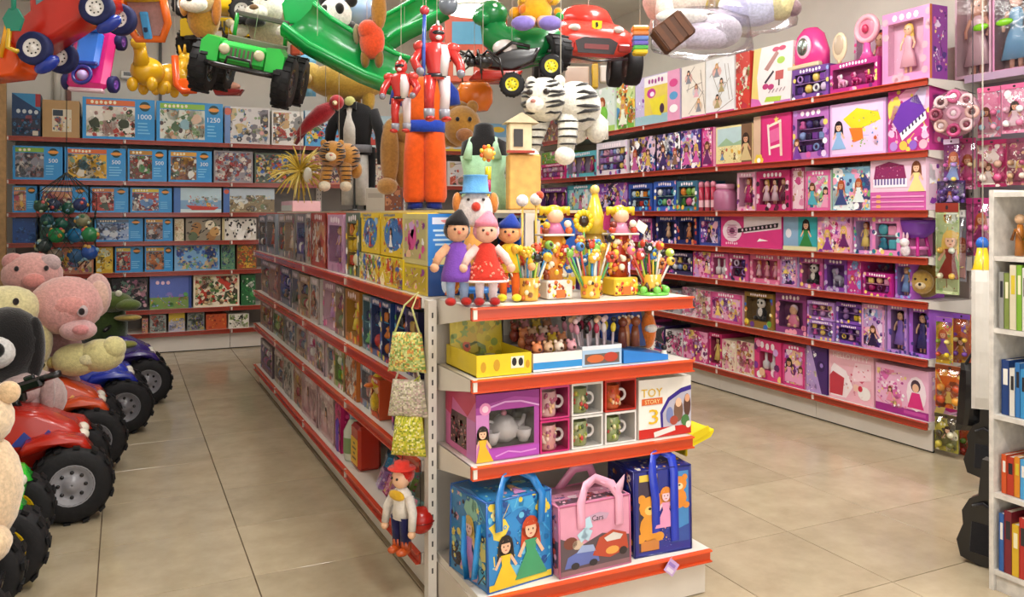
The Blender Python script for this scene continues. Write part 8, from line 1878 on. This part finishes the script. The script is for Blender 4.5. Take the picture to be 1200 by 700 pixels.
for k in range(10):
    a = k * pi / 5
    for s in (-1, 1):
        m.tube([(.27 * cos(a + s * j * .35) * (1 if j else .6), .2 * sin(a + s * j * .35) * (1 if j else .6), -.36 + j * .14) for j in range(6)] + [(0, 0, .55)], .003, '#1c2a26', 4)
m.build('mesh', 'cloth', t)['kind'] = 'stuff'; MB().cyl((0, 0, .55), (0, 0, CEIL - loc[2]), .004, '#23302c', 5).build('hanging_cord', 'cloth', t)

# ---------------------------------------------------------------- doll hanging at the gondola corner
loc = P(484, 648, 2.99)
loc = Vector((GX - .085, 2.93, z_at(648, GX - .085, 2.93)))
t = thing('cowgirl_doll', 'cowgirl doll with red hair and orange boots hanging at the gondola corner', 'doll', loc, -YAW - .7)
t.scale = (.86, .86, .86)
for s in (-1, 1):
    l = MB().tube([(s * .025, 0, .03), (s * .028, 0, .16)], [.022, .03], '#1d1c4a', 9).build('leg', 'cloth', t); MB().sph((s * .027, -.015, .015), (.022, .04, .018), '#c2521c', 9, 6).build('boot', 'plastic', l); MB().tube([(s * .026, 0, .02), (s * .026, 0, .06)], .024, '#b84a1a', 8).build('boot_shaft', 'plastic', l)
    a = MB().tube([(s * .045, 0, .25), (s * .08, -.01, .19), (s * .085, -.02, .12)], [.022, .02, .017], '#e9e0d6', 8).build('arm', 'cloth', t); MB().sph((s * .086, -.022, .105), .018, '#efbd96', 8, 6).build('hand', 'plastic', a)
MB().loft([(0, 0, .15, .05, .035), (0, 0, .2, .042, .032), (0, 0, .26, .052, .036), (0, 0, .285, .02, .02)], '#ece4da', 12).build('shirt', 'cloth', t); MB().sph((.0, -.03, .255), (.05, .015, .022), '#e0b02a', 10, 6).build('yoke', 'cloth', t)
h = MB().sph((0, -.005, .325), (.042, .04, .046), '#efbd9a', 12, 8).build('head', 'plastic', t); MB().sph((0, .012, .34), (.05, .045, .045), '#c8281c', 12, 8).build('hair', 'plush', h); MB().lathe([(.062, .365), (.06, .37), (.035, .372), (.033, .395), (.02, .4)], '#d8382c', 16).build('hat', 'cloth', h)
for s in (-1, 1): MB().sph((s * .016, -.042, .33), .006, '#231c18', 6, 5).build('eye', 'plastic', h)
MB().cyl((0, 0, .4), (0, .02, .47), .002, '#3a3026', 5).build('hanging_cord', 'cloth', t)
t = thing('toy_ball', 'small red toy ball bag hanging beside the cowgirl doll', 'ball', (GX - .02, 2.905, loc[2] + .12))
MB().sph((0, 0, 0), .05, '#b81f14', 16, 10).build('ball', 'plastic', t); MB().cyl((0, 0, .045), (0, .01, .2), .002, '#2a1f1a', 5).build('string', 'cloth', t); MB().torus((0, 0, .0), .051, .003, '#8a140e', 18, 5).build('seam', 'plastic', t)

# ---------------------------------------------------------------- peg wall to the right of the pink shelves
t = thing('peg_panel', 'grey pegboard end panel with a narrow top shelf by the pink wall', 'panel', (4.86, 3.36, 0), -pi / 2)
MB().box((.75, 0, 1.25), (1.5, .02, 2.1), '#8d8790').build('board', 'steel', t)
s_ = MB().box((.75, -.09, 2.27), (1.5, .18, .03), '#cfc8c4').build('top_shelf', 'steel', t); MB().box((.75, -.185, 2.27), (1.5, .01, .045), '#a98fa8').build('shelf_edge', 'steel', s_)
MB().box((.75, 0, .1), (1.5, .03, .2), '#5a5458').build('foot', 'steel', t)
def hang_pack(label, x0, x1, y0, y1, X, style, name='hanging_pack', th=.05, mat='film', cols=PINKS, bg=None, d=None, **kw):
    """carded pack hung on a peg hook in front of the board"""
    ya, yb = y_on_x(x0, X), y_on_x(x1, X); Y = (ya + yb) / 2; w = abs(ya - yb); zt, zb = z_at(y0, X, Y), z_at(y1, X, Y); h = zt - zb
    r = random.Random(int(x0 * 3 + y0))
    t = thing(name, label, 'toy pack', (X, Y, zb), -pi / 2 + kw.get('turn', .12), 'packs hung on the peg wall')
    A = Art(w, h); A.rect(0, 0, 1, 1, bg or cols[0], 0)
    busy(A, r, cols, kw.get('n', 20), kw.get('fig', 1)); A.rect(.0, .9, 1, 1, kw.get('head', cols[3]), 8); A.ell(.5, .95, .06, .025, '#2a2228', 9)
    b = MB().box((0, 0, h / 2), (w, .006, h), bg or cols[0]); b.art(A, None, -.003); b.build('card', 'card', t)
    for k in range(kw.get('items', 4)):
        s = min(w, h) * .14; c = r.choice(cols)
        MB().sph((0, 0, 0), (s, th * .4, s), c, 10, 7).build('toy_piece', 'plastic', t, ((-.25 + .5 * (k % 2)) * w, -th * .45, h * (.2 + .28 * (k // 2))))
    if mat: pillow(MB(), w * .92, h * .84, th * 1.6, ['#ffffff'], r, 6, 6, TR(0, -.005, .02)).build('clear_bag', mat, t)
    MB().cyl((0, .0, h * .95), (0, 4.85 - X, h * .95), .003, '#9a969a', 6).build('peg_hook', 'chrome', t)
    return t
hang_pack('pink carded toy beside the round bear pack', 1147, 1172, 102, 161, 4.62, 0, bg='#d9809f', cols=['#e8a9bf', '#d86f96', '#f0d0da', '#cf5a86', '#9fc0d0', '#ffffff'])
hang_pack('rose quilted toy pack at the right edge', 1175, 1204, 98, 156, 4.62, 0, bg='#dc8fae', cols=['#e9b3c6', '#d97a9e', '#f3d6e0', '#cf5f8c', '#ffffff'])
hang_pack('purple bead pack in the second peg row', 1107, 1124, 163, 222, 4.5, 0, bg='#7a2f6a', cols=PURPS)
hang_pack('pink flowered bead pack in the second peg row', 1125, 1143, 162, 222, 4.62, 0, bg='#d97aa4', cols=['#e9a6c2', '#c9487f', '#f6dde6', '#b03a6c', '#e6cfa0'])
hang_pack('magenta sticker set pack in the second peg row', 1147, 1179, 164, 219, 4.62, 0, bg='#b02a62', cols=['#e6d0d2', '#d85a8a', '#f0e0d8', '#a02254', '#c9a08a'])
hang_pack('dark rose pack at the right edge of the second peg row', 1181, 1206, 162, 217, 4.62, 0, bg='#8a3a52', cols=['#c9a07a', '#a84a6a', '#e3cfc0', '#6a2a44'])
hang_pack('tall pale green play pack in the third peg row', 1098, 1123, 238, 345, 4.43, 0, bg='#aebf8a', cols=['#cfdcae', '#8fae6a', '#e6e3c0', '#8a2f24', '#d9b04a', '#c9d0c0'], th=.04)
hang_pack('narrow grey pack beside the tall green pack', 1124, 1132, 246, 330, 4.6, 0, bg='#8f8f98', cols=GREYS, items=2)
hang_pack('magenta doll clothes pack in the third peg row', 1134, 1163, 232, 300, 4.6, 0, bg='#b53f7c', cols=['#d86aa0', '#8f2a62', '#e9b3cb', '#a8306e', '#4a2a3f'])
hang_pack('dark violet bow pack above the tall green pack', 1100, 1130, 212, 238, 4.5, 0, bg='#3a2350', cols=['#5a3a8a', '#2a1a40', '#8a6ac0', '#4a2f6e', '#c0a0d8'])
hang_pack('yellow and orange snack style pack on the low pegs', 1098, 1116, 372, 426, 4.42, 0, bg='#c9a02c', cols=['#e3c62e', '#c24a24', '#8aa03a', '#8a4fb0', '#f0dc7a'])
hang_pack('orange and violet pack on the low pegs', 1118, 1137, 368, 426, 4.54, 0, bg='#b8552c', cols=['#d9b23a', '#a8401f', '#e8d48a', '#7a4aa8', '#c9862a'])
hang_pack('bright orange printed pack on the low pegs', 1098, 1130, 429, 479, 4.42, 0, bg='#d0641e', cols=['#e8a03a', '#c24a1c', '#f0d060', '#7a3a1c', '#f3e6c0'])
hang_pack('yellow green packet nearest the floor', 1097, 1122, 486, 529, 4.42, 0, bg='#a39a3c', cols=['#d0c04a', '#6a6a30', '#e6dfc0', '#4a4028', '#8a8a4a'])
hang_pack('red printed packet nearest the floor', 1126, 1149, 498, 536, 4.56, 0, bg='#a83a22', cols=['#d86a34', '#8a2416', '#e8c08a', '#5a7a30', '#c94a2a'])
# round bear pack
X = 4.44; Y = y_on_x(1119, X)
t = thing('bear_tray_pack', 'round clear pack of pink bear rings at the wall end', 'toy pack', (X, Y, z_at(133, X, Y)), -pi / 2 + .3)
MB().sph((0, .02, 0), (.135, .03, .135), '#cf96ab', 22, 12).build('tray', 'plastic', t)
for k in range(9):
    a = k * 2 * pi / 8; R = .1 if k < 8 else 0
    c = ['#d9a9a0', '#e3bcc0', '#d0588c', '#e6c6c6', '#a8506a', '#dcb0a6', '#c94a80', '#e0b9be', '#e7a9c2'][k]
    g = MB().torus((R * cos(a), -.02, R * sin(a)), .03, .012, c, 14, 7, axis='y').build('bear_ring', 'plastic', t); MB().sph((R * cos(a), -.022, R * sin(a)), (.018, .012, .018), ['#5a2a30', '#8a3a52', '#f3dfe4'][k % 3], 8, 6).build('centre', 'plastic', g)
MB().sph((0, 0, 0), (.14, .05, .14), '#ffffff', 20, 12).build('clear_bag', 'film', t); MB().cyl((0, 0, .15), (0, .34, .15), .003, '#9a969a', 6).build('peg_hook', 'chrome', t)
# dolls on the narrow top shelf
def top_doll(label, x0, x1, frame, inside, skin, dress, extra):
    X = 4.72; ya, yb = y_on_x(x0, X), y_on_x(x1, X); w = abs(ya - yb)
    t = thing('doll_box', label, 'box', (X + .06, (ya + yb) / 2, 2.287), -pi / 2)
    b, (xl, xr, zb, zt) = win_shell(w, .55, .1, frame, inside, .012, .012, .02, .02, cav=.095); b.build('carton', 'card', t)
    h = .48
    o = mini_doll(h, '#5a3a2c' if extra else '#b98a6a', skin, dress, True, SCL(1, .4, 1)).build('doll', 'plastic', t, (0, 0, zb + .002))
    MB().sph((.05 if not extra else -.04, -.052, .3), (.055, .012, .022), '#7fc828', 10, 6).build('green_toy', 'plastic', t)
    MB().add([(xl, -.051, zb), (xr, -.051, zb), (xr, -.051, zt), (xl, -.051, zt)], [(0, 1, 2, 3)], '#ffffff').build('window', 'film', t)
top_doll('pale pink baby doll box on the narrow top shelf', 1118, 1160, '#c9a3b4', '#d0b3b8', '#dca58c', '#e0bdc4', False)
top_doll('pink framed doll box with blue dress at the right edge', 1162, 1206, '#d08ab0', '#8a6a72', '#e0a890', '#6fa3c9', True)
# loose hanging things: yellow toy, white sheet, black bag
loc = P(1151, 305, 4.2)
t = thing('toy_rocket', 'yellow cone toy with blue cap hanging beside the bookcase', 'toy', loc, 0)
MB().lathe([(.05, -.16), (.045, -.05), (.022, .07)], '#e0c01c', 16).build('cone', 'plastic', t); MB().sph((0, 0, .085), (.03, .03, .035), '#1f62c0', 12, 8).build('cap', 'plastic', t); MB().torus((0, 0, -.05), .045, .006, '#c9a512', 16, 6).build('ring', 'plastic', t); MB().cyl((0, 0, .1), (0, 0, CEIL - loc[2]), .0016, '#d6d0c4', 5).build('hanging_cord', 'cloth', t)
loc = P(1152, 480, 4.0)
t = thing('white_bag', 'long white plastic bag hanging beside the bookcase', 'bag', loc, -.9)
pillow(MB(), .1, .68, .05, ['#d8d3cb'], random.Random(6), 6, 12).build('sheet', 'vinyl', t); MB().cyl((0, 0, .66), (0, 0, CEIL - loc[2]), .0016, '#d6d0c4', 5).build('hanging_cord', 'cloth', t)
loc = P(1140, 505, 4.35)
t = thing('black_bag', 'shiny black backpack hanging between the packs and the bookcase', 'bag', loc, -.6)
pillow(MB(), .17, .36, .14, ['#141316'], random.Random(7), 8, 10, taper=.3).build('pouch', 'vinyl', t); MB().tube([(-.04, 0, .34), (0, 0, .42), (.04, 0, .34)], .01, '#18171a', 7).build('strap', 'cloth', t); MB().cyl((0, 0, .41), (0, 0, CEIL - loc[2]), .0025, '#3a383c', 5).build('hanging_cord', 'cloth', t)
def guitar(label, loc, rz, s, tilt):
    t = thing('toy_guitar_case', label, 'guitar case', loc, (0, rad(tilt), rz)); pr = [(.0, 0), (.09, .02), (.115, .1), (.09, .19), (.1, .26), (.07, .33), (.03, .36), (.025, .55), (-.025, .55), (-.03, .36), (-.07, .33), (-.1, .26), (-.09, .19), (-.115, .1), (-.09, .02)]
    MB(SCL(s)).prism(pr, -.035, .035, '#121114').build('case', 'vinyl', t); MB(SCL(s)).box((0, -.038, .14), (.1, .006, .16), '#1c1b1f', bev=.003).build('pocket', 'cloth', t); MB(SCL(s)).tube([(-.05, -.04, .3), (0, -.055, .33), (.05, -.04, .3)], .008, '#26252a', 6).build('handle', 'cloth', t)
guitar('black guitar case standing on the floor beside the bookcase foot', (P(1150, 662, 3.38).x, P(1150, 662, 3.38).y, .002), -1.25, .8, 4)
guitar('black guitar case behind the bookcase under the black backpack', (P(1153, 560, 4.25).x, P(1153, 560, 4.25).y, z_at(560, P(1153, 560, 4.25).x, P(1153, 560, 4.25).y)), -1.2, .8, 2)

# ---------------------------------------------------------------- white bookcase at the right edge
bk = thing('bookcase', 'white bookcase of magazines and books at the right edge', 'bookcase', (3.02, 2.07, 0), -pi / 2)
BL, BD, BH = .6, .34, 1.54
MB().box((BL / 2, BD, BH / 2), (BL, .012, BH), '#d5d0c8').build('back_panel', 'wood', bk)
for x in (.009, BL - .009): MB().box((x, BD / 2, BH / 2), (.018, BD, BH), '#ddd8d0').build('side_panel', 'wood', bk)
BSZ = [.08, .375, .677, 1.008, 1.285, 1.53]
for z in BSZ: MB().box((BL / 2, BD / 2, z - .009), (BL - .036, BD - .01, .018), '#dcd7cf').build('shelf', 'wood', bk)
MB().box((BL / 2, .02, .035), (BL - .04, .015, .07), '#cfcac2').build('plinth', 'wood', bk)
def book(k, lab, y, z, th, h, d, col, spine, lean=0, xin=.05, mag=False):
    t = thing('magazine' if mag else 'book', lab, 'magazine' if mag else 'book', (3.02 + xin, y, z), (0, rad(lean), 0), 'books in the white bookcase')
    b = MB().box((d / 2, 0, h / 2), (d, th, h), '#e6e1d4').build('pages', 'card', t)
    c = MB().box((d / 2 - .002, -th / 2 - .001, h / 2), (d + .006, .002, h + .006), col).box((d / 2 - .002, th / 2 + .001, h / 2), (d + .006, .002, h + .006), col).box((-.002, 0, h / 2), (.003, th + .004, h + .006), col)
    c.box((-.0038, 0, h * .7), (.0012, th * .7, h * .3), spine).build('cover', 'card', t)
rbk = random.Random(31)
rows = [(1.012, 'second', .24, [('grey', '#9a9a96'), ('olive', '#7f8f4a'), ('cream', '#d8d0b4'), ('lime green', '#7fae3a'), ('white', '#dcd9d2'), ('teal', '#3f8a8a'), ('pale grey', '#c3c3bf'), ('leaf green', '#5a9a3a'), ('rust', '#b0603a'), ('sky', '#7fb0d0')], True),
        (.681, 'third', .2, [('dark blue', '#23407a'), ('white', '#d9d6cf'), ('yellow topped blue', '#3a78b8'), ('azure', '#3f93c8'), ('bright blue', '#2f80c4'), ('pale yellow', '#d8c65a'), ('turquoise', '#4fa8b8'), ('cobalt', '#2b5aa8'), ('sand', '#c9b98a'), ('indigo', '#35408a')], False),
        (.379, 'fourth', .16, [('orange', '#d0582a'), ('red', '#b83a24'), ('amber', '#d88a2a'), ('light blue', '#4fa3d8'), ('sky blue', '#3f9ae0'), ('deep blue', '#2f6fb8'), ('coral', '#d86a4a'), ('green', '#5a9a4a')], False),
        (.084, 'bottom', .22, [('blue', '#2f62a8'), ('maroon', '#7a2430'), ('yellow', '#d8b02a'), ('red', '#b8302a'), ('green', '#4a8a3a'), ('orange', '#d0702a'), ('purple', '#6a3a8a'), ('teal', '#2f7a80'), ('cream', '#d8cfb0')], True)]
for (z, nm, h, cl_, mag) in rows:
    y = 2.035
    for k, (cn_, c) in enumerate(cl_):
        th = rbk.uniform(.014, .026); hh = h * rbk.uniform(.85, 1.05)
        book(k, '%s %s on the %s shelf of the white bookcase' % (cn_, 'magazine' if mag else 'book', nm), y - th / 2, z + .001, th, hh, .2 if not mag else .18, c, rbk.choice(['#f0e6c0', '#d8c03a', '#e6e3dc', '#2a2a30']), 0, .015 if mag else .03, mag)
        y -= th + .006
for k, (c, nm, y) in enumerate([('#b8702a', 'orange', 2.0), ('#7a8a3a', 'olive', 1.95), ('#a83a2c', 'red', 1.90)]):
    t = thing('toy_figure', '%s little toy figure on the top shelf of the white bookcase' % nm, 'toy figure', (3.1, y, 1.287))
    MB().loft([(0, 0, 0, .022, .018), (0, 0, .08, .018, .015), (0, 0, .12, .01, .01)], c, 10).build('body', 'plastic', t); MB().sph((0, 0, .14), .02, '#d9b08a', 10, 7).build('head', 'plastic', t); MB().tube([(-.02, -.02, .06), (-.03, 0, .1), (-.02, .02, .06)], .006, shade(c, .7), 6).build('arm', 'plastic', t)
